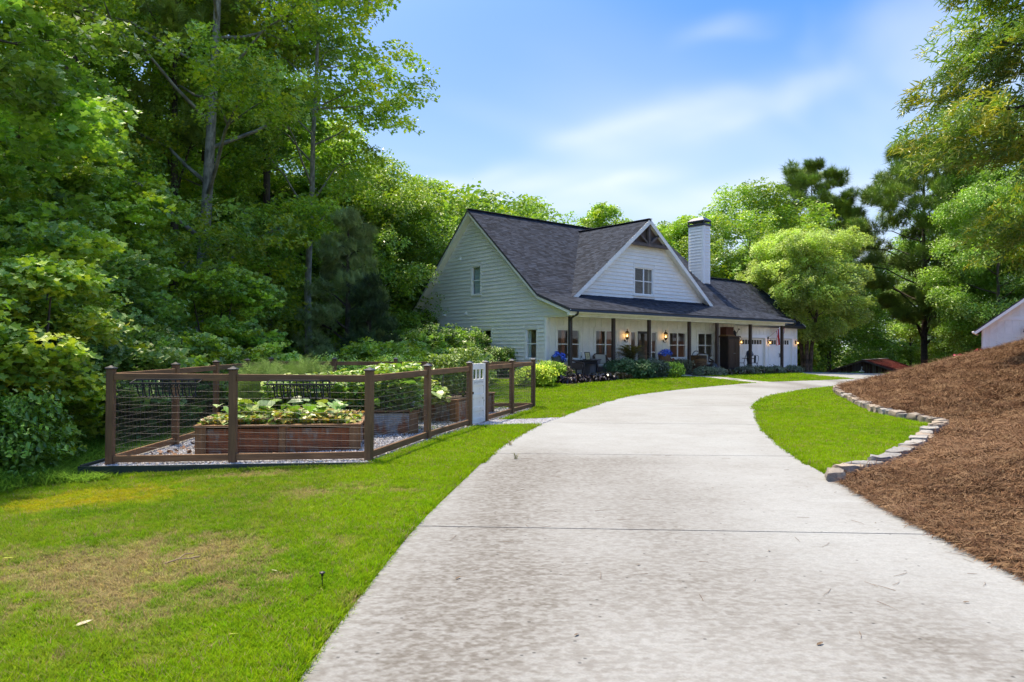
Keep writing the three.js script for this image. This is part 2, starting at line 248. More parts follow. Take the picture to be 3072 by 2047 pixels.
// terrain: one sheet out to the horizon; the lawn lies on it
function gridSheet(xs, ds, fy, uvf) {
  const P = [], U = [], I = [];
  for (const d of ds) for (const x of xs) { P.push(x, fy(x, d), -d); U.push(...uvf(x, d)); }
  const n = xs.length; for (let j = 0; j < ds.length - 1; j++) for (let i = 0; i < n - 1; i++) { const o = j * n + i; I.push(o, o + 1, o + n, o + 1, o + n + 1, o + n); }
  const g = new THREE.BufferGeometry(); g.setAttribute('position', new THREE.Float32BufferAttribute(P, 3)); g.setAttribute('uv', new THREE.Float32BufferAttribute(U, 2)); g.setIndex(I); g.computeVertexNormals(); return g;
}
const range = (a, b, n) => Array.from({ length: n + 1 }, (_, i) => a + (b - a) * i / n);
{
  const woods = rep(tex(512, 512, (x, y) => { const n = tfbm(x / 512 * 10, y / 512 * 10, 5, 51, 10), f = hash2(x >> 1, y >> 1, 6); const v = 0.16 + 0.20 * n + 0.08 * f; return [v, v * (0.82 + 0.25 * tfbm(x / 64, y / 64, 2, 55, 8)), v * 0.55]; }), 1);
  const xs = [-900, -500, -250, -140, -90, -60, ...range(-46, 60, 106), 90, 140, 250, 500, 900], ds = [-300, -120, -60, -30, -15, ...range(-10, 90, 100), 120, 160, 220, 320, 500, 1000];
  struct('terrain', gridSheet(xs, ds, (x, d) => groundY(x, d) - 0.06 - 0.35 * sst(40, 90, d) * sst(-10, -30, x), (x, d) => [x / 4, d / 4]), mat({ map: woods, roughness: 1 }));
}
{
  const X0 = -10, X1 = 20, D0 = -3, D1 = 43, TW = 1024, TH = 1536;
  const t = tex(TW, TH, (i, j) => {
    const x = X0 + (X1 - X0) * (i + 0.5) / TW, d = D0 + (D1 - D0) * (j + 0.5) / TH, q = lawnHue(x, d), f = 0.45 + 0.6 * hash2(i, j, 3), so = 0.35;
    const s = v => Math.pow(clamp(v), 1 / 2.2);
    if (Math.abs(x - driveL(d) + 0.01) < 0.035 || (d > 8 && Math.abs(x - driveR(d)) < 0.03)) { const v = 0.03 + 0.03 * f; return [s(v), s(v * 0.75), s(v * 0.5)]; }
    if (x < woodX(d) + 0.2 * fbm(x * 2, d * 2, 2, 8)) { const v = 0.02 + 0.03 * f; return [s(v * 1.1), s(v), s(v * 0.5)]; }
    return [s(lerp(q.c[0], 0.20 * (q.dry) + 0.05, so) * f), s(lerp(q.c[1], 0.15 * q.dry + 0.05, so) * f), s(lerp(q.c[2], 0.06, so) * f)];
  });
  const m = matte({ map: t }); t.wrapS = t.wrapT = THREE.ClampToEdgeWrapping;
  struct('lawn', gridSheet(range(X0, X1, 120), range(D0, D1, 150), (x, d) => groundY(x, d) + (fbm(x * 0.8, d * 0.8, 2, 12) - 0.5) * 0.02 * (x < driveL(d) - 0.4 ? 1 : 0), (x, d) => [(x - X0) / (X1 - X0), (d - D0) / (D1 - D0)]), m);
}

// driveway: poured slabs with open joints between them
const driveway = new THREE.Group(); driveway.name = 'driveway'; driveway.userData.kind = 'structure'; scene.add(driveway);
{
  const TW = 1024, TH = 2048;
  const concrete = tex(TW, TH, (i, j) => {
    const x = -2 + 8 * i / TW, d = 16 * j / TH;
    const big = fbm(x * 0.9, d * 0.55, 5, 201), mid = fbm(x * 2.4, d * 4.0, 5, 203), brush = vnoise(x * 2.6, d * 46, 205) * 0.5 + vnoise(x * 7, d * 60, 206) * 0.5, fine = hash2(i, j, 207), spots = fbm(x * 15, d * 26, 3, 209);
    const edge = x - driveL(d);
    const m1 = Math.exp(-(((edge - 0.55) / 0.62) ** 2)) * (1 - sst(8, 13, d)) * 0.9 + Math.exp(-(((x - 1.35) / 0.85) ** 2) - (((d - 6.6) / 2.6) ** 2)) * 0.78 + Math.exp(-(((x - 1.5) / 0.9) ** 2) - (((d - 9.4) / 0.5) ** 2)) * 0.5 + Math.exp(-(((x - 2.3) / 0.6) ** 2) - (((d - 3.6) / 1.1) ** 2)) * 0.55 + Math.exp(-(((x - 0.5) / 0.8) ** 2) - (((d - 4.4) / 0.9) ** 2)) * 0.35;
    const speck = sst(0.30, 0.74, fbm(x * 27, d * 42, 4, 221)), grit = fbm(x * 60, d * 80, 2, 223);
    const cover = clamp(m1 * 0.80 + (big - 0.42) * 0.75 + (mid - 0.5) * 0.32 + 0.14);
    let dirt = clamp(cover * (0.36 + 0.42 * speck + 0.5 * (grit - 0.4) + 0.32 * (brush - 0.4)) + 0.10 * sst(0.6, 0.8, spots));
    let v = 0.555 + (brush - 0.5) * 0.035 + (fine - 0.5) * 0.06 + (big - 0.5) * 0.05 + (grit - 0.5) * 0.06;
    const c = [lerp(v * 0.985, 0.33, dirt), lerp(v * 0.995, 0.31, dirt), lerp(v * 0.985, 0.285, dirt)];
    if (hash2(i >> 1, j >> 1, 211) > 0.9985) { c[0] *= 0.6; c[1] *= 0.6; c[2] *= 0.6; }
    return c;
  });
  concrete.wrapS = concrete.wrapT = THREE.MirroredRepeatWrapping;
  const bump = rep(tex(512, 512, (x, y) => g3(0.5 * tfbm(x / 512 * 60, y / 512 * 60, 3, 215, 60) + 0.5 * vnoise(x / 512 * 20, y / 512 * 170, 219, 20, 170)), false), 4, 8);
  const cm = mat({ map: concrete, roughness: 0.88, bumpMap: bump, bumpScale: 0.004 });
  const uvC = (x, d) => [(x + 2) / 8, d / 16];
  const joints = [[-4, -4], [1.85, 1.75], [5.95, 5.75], [10.05, 9.9], [14.2, 14.05], [18.5, 18.7], [23.26, 23.1], [27.6, 27.0], [31.5, 30.3], [33.9, 33.6], [35.85, 36.6]];
  const slab = (rows) => {                                           // rows of [left, right] across the drive
    const n = 14, P = [], U = [], I = [], push = (x, y, d) => { P.push(x, y, -d); U.push(...uvC(x, d)); };
    rows.forEach(([a, b], r) => { for (let k = 0; k <= n; k++) { const x = lerp(a[0], b[0], k / n), d = lerp(a[1], b[1], k / n); push(x, 0.02, d); } });
    for (let r = 0; r < rows.length - 1; r++) for (let k = 0; k < n; k++) { const o = r * (n + 1) + k; I.push(o, o + 1, o + n + 1, o + 1, o + n + 2, o + n + 1); }
    const rim = []; rows.forEach(q => rim.push(q[0])); [...rows].reverse().forEach(q => rim.push(q[1])); rim.push(rows[0][0]);
    for (let i = 0; i < rim.length - 1; i++) { const o = P.length / 3; push(rim[i][0], 0.02, rim[i][1]); push(rim[i + 1][0], 0.02, rim[i + 1][1]); push(rim[i + 1][0], -0.09, rim[i + 1][1]); push(rim[i][0], -0.09, rim[i][1]); I.push(o, o + 2, o + 1, o, o + 3, o + 2); }
    const g = new THREE.BufferGeometry(); g.setAttribute('position', new THREE.Float32BufferAttribute(P, 3)); g.setAttribute('uv', new THREE.Float32BufferAttribute(U, 2)); g.setIndex(I); const q = g.toNonIndexed(); q.computeVertexNormals(); return q;
  };
  for (let i = 0; i < joints.length - 1; i++) {
    const [a, c] = joints[i], [b, e] = joints[i + 1], rows = [];
    for (let k = 0; k <= 10; k++) { const t = k / 10, g = k === 0 ? 0.009 : k === 10 ? -0.009 : 0, dl = lerp(a, b, t) + g, dr = lerp(c, e, t) + g; rows.push([[driveL(dl), dl], [driveR(dr), dr]]); }
    part(driveway, 'slab', slab(rows), cm);
  }
  const fh = (u, w) => fromHouse(u, w), gap = 0.012;
  const A = fh(16.2, 2.55), B = fh(20.4, 2.55), C = fh(24.5, 2.55);
  part(driveway, 'slab', slab([[[17.7, 35.9], [20.6, 36.65]], [[17.35, 37.4], [22.3, 38.8]], [[16.8, 38.7], [24, 40.5]], [[16.45, 40.4], [25, 42.4]]]), cm);
  part(driveway, 'slab', slab([[[16.45, 40.43], [25, 42.43]], [A, C]]), cm);
  part(driveway, 'slab', slab([[[20.62, 36.66], [20.64, 36.7]], [[22.32, 38.8], [26, 38.5]], [[25.02, 42.42], [34, 41.5]]]), cm);
  // joint fill and weathered bed seen in the gaps
  const under = []; for (const [a, c] of joints) under.push([[driveL(a) + 0.01, a], [driveR(c) - 0.01, c]]);
  const P = [], I = []; under.forEach(([l, r], i) => { P.push(l[0], 0.006, -l[1] + 0.03, r[0], 0.006, -r[1] + 0.03, l[0], 0.006, -l[1] - 0.03, r[0], 0.006, -r[1] - 0.03); const o = i * 4; I.push(o, o + 1, o + 2, o + 1, o + 3, o + 2); });
  const g = new THREE.BufferGeometry(); g.setAttribute('position', new THREE.Float32BufferAttribute(P, 3)); g.setIndex(I); g.computeVertexNormals(); part(driveway, 'joint_fill', g, mat({ color: col(0.06, 0.052, 0.045), roughness: 1 }));
}

// pine straw bank to the right of the drive
{
  const straw = rep(tex(1024, 1024, (x, y) => { const a = tfbm(x / 1024 * 40, y / 1024 * 14, 4, 231, 14), b = tfbm(x / 1024 * 16, y / 1024 * 44, 4, 237, 16), f = hash2(x, y, 5), m = tfbm(x / 1024 * 5, y / 1024 * 5, 3, 239, 5); const v = 0.155 + 0.34 * Math.max(a, b) * (0.6 + 0.6 * m) + 0.10 * (f - 0.5); return [v, v * 0.66, v * 0.46]; }), 1);
  const ds = [...range(-6, 16, 110), ...range(16.4, 34, 44), ...range(35, 60, 20)], ss = [0, 0.06, 0.15, 0.3, 0.5, 0.75, 1, 1.3, 1.6, 2, 2.4, 2.8, 3.3, 3.8, 4.4, 5, 5.7, 6.5, 7.5, 8.5, 10, 12, 14, 17, 21, 26, 34];
  const P = [], U = [], I = [];
  for (const d of ds) for (const s of ss) { const x = bankX(d) + s; P.push(x, bankY(x, d), -d); U.push(x / 3, d / 3); }
  const n = ss.length; for (let j = 0; j < ds.length - 1; j++) for (let i = 0; i < n - 1; i++) { const o = j * n + i; I.push(o, o + 1, o + n, o + 1, o + n + 1, o + n); }
  const g = new THREE.BufferGeometry(); g.setAttribute('position', new THREE.Float32BufferAttribute(P, 3)); g.setAttribute('uv', new THREE.Float32BufferAttribute(U, 2)); g.setIndex(I); g.computeVertexNormals();
  struct('mulch_bank', g, matte({ map: straw }));
}
// an instanced heap of one small shape
function heap(name, geo, material, list, parent) {                   // list of [Matrix4, Color]
  const m = new THREE.InstancedMesh(geo, material, list.length); m.name = parent ? name : numbered(name); m.castShadow = m.receiveShadow = true;
  list.forEach(([mx, c], i) => { m.setMatrixAt(i, mx); if (c) m.setColorAt(i, c); }); (parent ?? scene).add(m); return m;
}
const quatY = (() => { const e = new THREE.Euler(), q = new THREE.Quaternion(), p = V(), s = V(); return (x, y, z, rx, ry, rz, sx, sy = sx, sz = sx) => new THREE.Matrix4().compose(p.set(x, y, z), q.setFromEuler(e.set(rx, ry, rz, 'YXZ')), s.set(sx, sy, sz)); })();
{ // pine straw: bundles of long bent needles
  const R = rng(401), N = [];
  for (let v = 0; v < 3; v++) {
    const P = [];
    for (let k = 0; k < 18; k++) { const a = R() * 6.28, l = 0.08 + R() * 0.08, ox = (R() - 0.5) * 0.16, oz = (R() - 0.5) * 0.16, w = 0.0017, y0 = R() * 0.012, y1 = R() * 0.035 + 0.008, y2 = R() * 0.02, b = (R() - 0.5) * 0.7; let px = ox, pz = oz, py = y0, ang = a; for (const [seg, yy] of [[l / 2, y1], [l / 2, y2]]) { const nx = px + Math.cos(ang) * seg, nz = pz + Math.sin(ang) * seg, sx = -Math.sin(ang) * w, sz = Math.cos(ang) * w; P.push(px - sx, py, pz - sz, px + sx, py, pz + sz, nx + sx, yy, nz + sz, px - sx, py, pz - sz, nx + sx, yy, nz + sz, nx - sx, yy, nz - sz); px = nx; pz = nz; py = yy; ang += b; } }
    const g = new THREE.BufferGeometry(); g.setAttribute('position', new THREE.Float32BufferAttribute(P, 3)); g.computeVertexNormals(); N.push(g);
  }
  const tones = [[0.208, 0.116, 0.060], [0.152, 0.078, 0.040], [0.296, 0.188, 0.104], [0.088, 0.045, 0.027], [0.224, 0.136, 0.080]];
  N.forEach((g, v) => {
    const list = [];
    for (let k = 0; k < 30000; k++) { const far = k > 19000, d = far ? 8 + 26 * R() ** 1.6 : 3 + 9.5 * R() ** 1.15, s = (far ? 11 : Math.max(1.2, d * 0.95 - 2)) * R() ** 1.1, x = bankX(d) + (d > 8 && d < 29.5 ? 0.1 : -0.03) + s; if (x > d * 0.86 + 2) continue; const sc = (far ? 1.2 + d * 0.03 : 0.9) * (0.7 + R() * 0.7), t = tones[Math.floor(R() * 5)], f = 0.52 + R() * 0.56, sl = -0.33; list.push([quatY(x, bankY(Math.max(x, bankX(d) + 0.005), d) + 0.004, -d, (R() - 0.5) * 0.3, R() * 6.28, (R() - 0.5) * 0.4 + 0.2, sc), col(t[0] * f, t[1] * f, t[2] * f)]); }
    const m = heap('pine_straw', g, matte({}), list); tag(m, ['reddish brown pine straw needles covering the bank', 'long tan pine needles strewn over the bank', 'dark brown pine needles matted over the bank'][v], 'pine straw', null, 'stuff');
  });
  // pale leaves and chips lying on the straw and the drive
  const lp = []; for (const [a, b] of [[-1, 0], [-0.4, 0.35], [0.4, 0.3], [1, 0.02], [0.4, -0.28], [-0.4, -0.3]]) lp.push([a, b]);
  const leaf = new THREE.BufferGeometry(); const LP = []; for (let i = 1; i < 5; i++) LP.push(lp[0][0], 0, lp[0][1], lp[i][0], 0.15, lp[i][1], lp[i + 1][0], 0.12, lp[i + 1][1]); leaf.setAttribute('position', new THREE.Float32BufferAttribute(LP, 3)); leaf.computeVertexNormals();
  const list = []; for (let k = 0; k < 190; k++) { const d = 4 + 22 * R() ** 1.4, x = bankX(d) + 0.1 + 8 * R(); const f = 0.5 + R() * 0.6; list.push([quatY(x, bankY(x, d) + 0.035, -d, R() * 0.6, R() * 6.28, R() * 0.5, 0.03 + R() * 0.035), col(0.55 * f, 0.42 * f, 0.26 * f)]); }
  for (const [x, d] of [[0.9, 4.9], [1.95, 5.25], [0.15, 6.2], [2.2, 7.6], [1.1, 8.3], [-0.35, 4.6], [2.75, 4.2], [0.7, 10.8], [2.1, 11.9], [3.2, 6.1], [0.35, 3.7], [1.6, 3.6]]) list.push([quatY(x, 0.026, -d, 0.1, R() * 6.28, 0.1, 0.012 + R() * 0.016), col(0.10, 0.06, 0.03)]);
  for (const [x, d] of [[-1.6, 4.7], [-2.4, 3.9], [-3.1, 6.4], [-1.9, 6.6], [-2.9, 3.6], [-1.45, 3.65], [-4.5, 7.1], [-3.7, 7.5], [-2.2, 8.2], [-1.35, 7.9], [-4.9, 6.4], [-3.9, 5.4]]) list.push([quatY(x, groundY(x, d) + 0.04, -d, R() * 0.5, R() * 6.28, 0.2, 0.022 + R() * 0.03), R() < 0.5 ? col(0.5, 0.42, 0.28) : col(0.35, 0.38, 0.05)]);
  tag(heap('fallen_leaf_litter', leaf, mat({ roughness: 0.9 }), list), 'scattered dry fallen leaves on the bank, drive and lawn', 'leaf litter', null, 'stuff');
  // thin twigs and needles on the concrete
  const tw = []; for (let k = 0; k < 46; k++) { const d = 3.4 + R() * 7, x = lerp(driveL(d) + 0.3, driveR(d), 1 - R() ** 2), a = R() * 6.28, l = 0.05 + R() * 0.12; tw.push(tubeOf([V(x, 0.024, -d), V(x + Math.cos(a) * l * 0.5, 0.027, -d + Math.sin(a) * l * 0.5 + 0.012), V(x + Math.cos(a) * l, 0.024, -d + Math.sin(a) * l)], [0.0014, 0.0014, 0.0008], 4)); }
  single('twig_litter', merge(tw), mat({ color: col(0.16, 0.10, 0.06) }), 'thin dry twigs and needles strewn on the concrete drive', 'twigs', null, 'stuff');
  // dead branch on the bare patch
  const br = [[V(-2.52, -0.03, -5.05), V(-2.43, -0.005, -5.08), V(-2.34, 0.0, -5.09), V(-2.26, -0.02, -5.05)], [V(-2.43, -0.005, -5.08), V(-2.41, 0.015, -5.14), V(-2.36, 0.01, -5.17)], [V(-2.34, 0.0, -5.09), V(-2.3, 0.0, -5.13)]].map(p => tubeOf(p, p.map((_, i) => 0.006 - i * 0.0014), 6));
  single('dead_branch', merge(br), mat({ color: col(0.24, 0.17, 0.10), roughness: 0.9 }), 'short dry broken branch lying on the bare tan patch of lawn', 'branch');
}
// stone edging along the foot of the bank
{
  const edge = thing('stone_edging', 'low border of rough pale stones between lawn and pine straw bank', 'stone edging');
  const R = rng(77), tint = [[0.34, 0.29, 0.235], [0.27, 0.26, 0.25], [0.38, 0.31, 0.24], [0.28, 0.24, 0.20], [0.36, 0.34, 0.31]];
  const sm = tint.map((c, i) => mat({ color: col(...c), roughness: 0.92, map: rep(tex(128, 128, (x, y) => g3(0.72 + 0.28 * tfbm(x / 128 * 8, y / 128 * 8, 4, 300 + i, 8))), 3) }));
  const shapes = [0, 1, 2, 3, 4, 5].map(k => { const g = new THREE.BoxGeometry(1, 1, 1, 3, 2, 3), p = g.attributes.position; const q = new THREE.Vector3(); for (let i = 0; i < p.count; i++) { q.fromBufferAttribute(p, i); const l = Math.pow(Math.abs(q.x * 2), 6) + Math.pow(Math.abs(q.y * 2), 6) + Math.pow(Math.abs(q.z * 2), 6), s = Math.pow(Math.max(l, 1e-6), -1 / 6); const k2 = l > 0.5 ? Math.min(1, s * 1.0) : 1; q.multiplyScalar(k2); const h = (a) => (hash2(Math.round(q.x * 40), Math.round(q.y * 40) + Math.round(q.z * 40) * 57, k * 31 + a) - 0.5) * 0.17; p.setXYZ(i, q.x + h(1), q.y + h(2), q.z + h(3)); } g.computeVertexNormals(); return g; });
  let pts = []; for (let d = 8.13; d < 29.4; d += 0.02) { const x = bankX(d); if (!pts.length) { pts.push([x, d]); continue; } pts.push([x, d]); }
  let acc = 0, next = 0; let i = 0, last = pts[0];
  const put = (x, d, ang, len) => { const s = part(edge, 'stone', shapes[Math.floor(R() * 6)], sm[Math.floor(R() * 5)], x - 0.02 + (R() - 0.5) * 0.05, 0.06 + R() * 0.03, -d, (R() - 0.5) * 0.2, ang + (R() - 0.5) * 0.2, (R() - 0.5) * 0.1); s.scale.set(0.20 + R() * 0.10, 0.15 + R() * 0.07, len * 1.02); };
  for (const p of pts) { acc += Math.hypot(p[0] - last[0], p[1] - last[1]); last = p; if (acc >= next) { const len = 0.2 + R() * 0.3; next = acc + len * 0.5; const dx = bankX(p[1] + 0.05) - bankX(p[1] - 0.05), ang = -Math.atan2(dx, 0.1); put(p[0] - 0.05, p[1], ang, len); next = acc + len; } }
}

// grass blades on the lawn
{
  const R = rng(501);
  const tuft = (n, spread, h, w) => { const P = []; for (let k = 0; k < n; k++) { const a = R() * 6.28, r = Math.sqrt(R()) * spread, x = Math.cos(a) * r, z = Math.sin(a) * r, la = R() * 6.28, lean = (0.25 + R() * 0.75) * h, hh = h * (0.55 + R() * 0.6), wx = Math.cos(la + 1.57) * w, wz = Math.sin(la + 1.57) * w, mx = x + Math.cos(la) * lean * 0.35, mz = z + Math.sin(la) * lean * 0.35, tx = x + Math.cos(la) * lean, tz = z + Math.sin(la) * lean; P.push(x - wx, 0, z - wz, x + wx, 0, z + wz, mx + wx * 0.8, hh * 0.65, mz + wz * 0.8, x - wx, 0, z - wz, mx + wx * 0.8, hh * 0.65, mz + wz * 0.8, mx - wx * 0.8, hh * 0.65, mz - wz * 0.8, mx - wx * 0.8, hh * 0.65, mz - wz * 0.8, mx + wx * 0.8, hh * 0.65, mz + wz * 0.8, tx, hh, tz); } const g = new THREE.BufferGeometry(); g.setAttribute('position', new THREE.Float32BufferAttribute(P, 3)); g.computeVertexNormals(); return g; };
  const gm = new THREE.MeshPhysicalMaterial({ color: 0xffffff, roughness: 0.95, specularIntensity: 0.06, transmission: 0.45, thickness: 0, side: THREE.DoubleSide });
  const sets = [
    ['lawn_grass', 'short mown green grass blades on the lawn beside the drive', [tuft(11, 0.05, 0.05, 0.0022), tuft(11, 0.055, 0.042, 0.0025)], 52000, 2.9, 9.6, 1.3],
    ['garden_lawn_grass', 'mown grass blades around the fenced garden and bank', [tuft(12, 0.085, 0.05, 0.0035), tuft(12, 0.08, 0.045, 0.004)], 26000, 9.2, 19, 1.6],
    ['house_lawn_grass', 'fine bright green turf in front of the house', [tuft(14, 0.17, 0.05, 0.008), tuft(14, 0.15, 0.045, 0.009)], 24000, 17.5, 40.5, 1.4]];
  for (const [nm, lb, geos, count, d0, d1, pw] of sets) geos.forEach((g, gi) => {
    const list = []; let guard = 0;
    while (list.length < count && guard++ < count * 6) {
      const d = d0 + (d1 - d0) * Math.pow(R(), pw), lim = d * 0.80 + 1.2, x = (R() * 2 - 1) * lim;
      if (!isLawn(x, d)) continue; const q = lawnHue(x, d); if (R() > q.den) continue;
      const edge = Math.abs(x - driveL(d)) < 0.12 || (d > 8 && Math.abs(x - driveR(d)) < 0.12), f = 0.62 + R() * 0.72, yl = R(), dryb = R() < 0.07 + q.dry * 0.5;
      const c = dryb ? col(0.32 * f, 0.25 * f, 0.115 * f) : col(q.c[0] * f * (0.85 + yl * 0.4) * 1.12, q.c[1] * f * 1.12, q.c[2] * f);
      list.push([quatY(x, groundY(x, d) - 0.002, -d, (R() - 0.5) * 0.3, R() * 6.28, (R() - 0.5) * 0.3, 0.9 + R() * 0.5, (0.7 + R() * 0.6) * q.h * (edge ? 1.25 : 1)), c]);
    }
    tag(heap(nm, g, gm, list), lb + (gi ? ', finer blades' : ''), 'grass', null, 'stuff');
  });
  // taller weeds at the edge of the wood and outside the fence
  const wg = tuft(16, 0.13, 0.26, 0.007), wl = []; let guard = 0;
  while (wl.length < 9000 && guard++ < 90000) { const d = 6.5 + 18 * R(), x = woodX(d) - 1.2 + 2.6 * R(); if (inPoly(x, d, yardPoly) || (d < 9 && x > -6.3)) continue; const f = 0.6 + R() * 0.7; wl.push([quatY(x, groundY(x, d), -d, (R() - 0.5) * 0.3, R() * 6.28, (R() - 0.5) * 0.3, 0.8 + R() * 0.9, 0.4 + R() * 0.9 * sst(woodX(d) + 1.3, woodX(d) - 0.4, x)), col(0.19 * f, 0.34 * f, 0.03 * f)]); }
  tag(heap('weed_grass', wg, gm, wl), 'tall unmown weeds along the edge of the woods', 'weeds', null, 'stuff');
  const wt = tuft(22, 0.03, 0.10, 0.003);
  for (const [x, d, c] of [[-0.02, 10.9, [0.42, 0.33, 0.16]], [0.06, 9.55, [0.18, 0.17, 0.05]]]) single('drive_weed', at(wt, x, 0.02, -d), mat({ color: col(...c) }), c[0] > 0.3 ? 'dry straw coloured grass tuft growing from the concrete' : 'small olive weed flat on the concrete drive', 'weed');
  // black stake in the lawn by the drive
  const st = thing('stake_light', 'small dark garden stake light standing in the grass by the drive', 'stake light', [-1.2, groundY(-1.2, 4.42), -4.42]);
  st.scale.setScalar(0.62); part(st, 'stake', new THREE.CylinderGeometry(0.006, 0.004, 0.17, 6), MAT.iron, 0, 0.085, 0); part(st, 'lamp_head', lathe([[0, 0.2], [0.028, 0.19], [0.03, 0.18], [0.014, 0.172], [0.014, 0.15], [0, 0.148]], 12), MAT.iron);
}
// gravel of the fenced garden, and the short path to its gate
{
  const gt = rep(tex(512, 512, (x, y) => { const n = tfbm(x / 512 * 64, y / 512 * 64, 2, 601, 64), b = tfbm(x / 512 * 5, y / 512 * 5, 4, 607, 5); const v = 0.37 + 0.33 * n + (b - 0.5) * 0.18; return [v, v * 0.985, v * 0.99]; }), 0.7);
  const sheet = (poly, fy) => { const s = new THREE.ShapeGeometry(new THREE.Shape(poly.map(p => new THREE.Vector2(p[0], p[1])))), p = s.attributes.position; for (let i = 0; i < p.count; i++) { const x = p.getX(i), d = p.getY(i); p.setXYZ(i, x, fy(x, d), -d); s.attributes.uv.setXY(i, x, d); } s.computeVertexNormals(); return s; };
  const gm = mat({ map: gt, roughness: 1 });
  struct('gravel_yard', sheet(yardPoly, yardY), gm); struct('gravel_path', sheet(gatePath, () => 0.012), gm);
  const R = rng(611), stone = new THREE.IcosahedronGeometry(1, 0), p = stone.attributes.position; for (let i = 0; i < p.count; i++) { const h = 0.75 + 0.5 * hash2(Math.round(p.getX(i) * 50), Math.round(p.getY(i) * 50 + p.getZ(i) * 91), 3); p.setXYZ(i, p.getX(i) * h, p.getY(i) * h * 0.7, p.getZ(i) * h); } stone.computeVertexNormals();
  for (const [poly, fy, n, nm, lb, bb, lo] of [[yardPoly, yardY, 30000, 'garden_gravel', 'pale grey gravel covering the fenced garden floor', [-6.2, 9.1, 0.8, 18], 0.010], [gatePath, () => 0.014, 4200, 'path_gravel', 'whitish gravel on the short path to the garden gate', [-0.9, 13.4, 1.2, 15.4], 0.009]]) {
    const list = []; while (list.length < n) { const t = R(), x = lerp(bb[0], bb[2], R()), d = lerp(bb[1], bb[3], Math.pow(t, 1.25)); if (!inPoly(x, d, poly) || !inPoly(x, d - 0.05, poly) || !inPoly(x + 0.06, d, poly) || !inPoly(x - 0.06, d, poly)) continue; const v = 0.22 + R() * 0.34, br = R() < 0.05; list.push([quatY(x, fy(x, d) + 0.002, -d, R() * 6, R() * 6, R() * 6, lo + R() * 0.012), br ? col(0.22, 0.14, 0.09) : col(v, v * 0.98, v * 1.0)]); }
    tag(heap(nm, stone, mat({ roughness: 0.95 }), list), lb, 'gravel', null, 'stuff');
  }
  const ll = []; for (let k = 0; k < 260; k++) { const x = -5.5 + 2.2 * R(), d = 9.7 + 3.2 * R(), f = 0.5 + R() * 0.7; if (inPoly(x, d, yardPoly)) ll.push([quatY(x, yardY(x, d) + 0.03, -d, R(), R() * 6, R(), 0.7 + R()), col(0.28 * f, 0.15 * f, 0.08 * f)]); }
  const lf = new THREE.PlaneGeometry(0.05, 0.03); lf.rotateX(-1.57); tag(heap('garden_leaf_litter', lf, mat({}), ll), 'brown dead leaves scattered on the garden gravel', 'leaf litter', null, 'stuff');
}

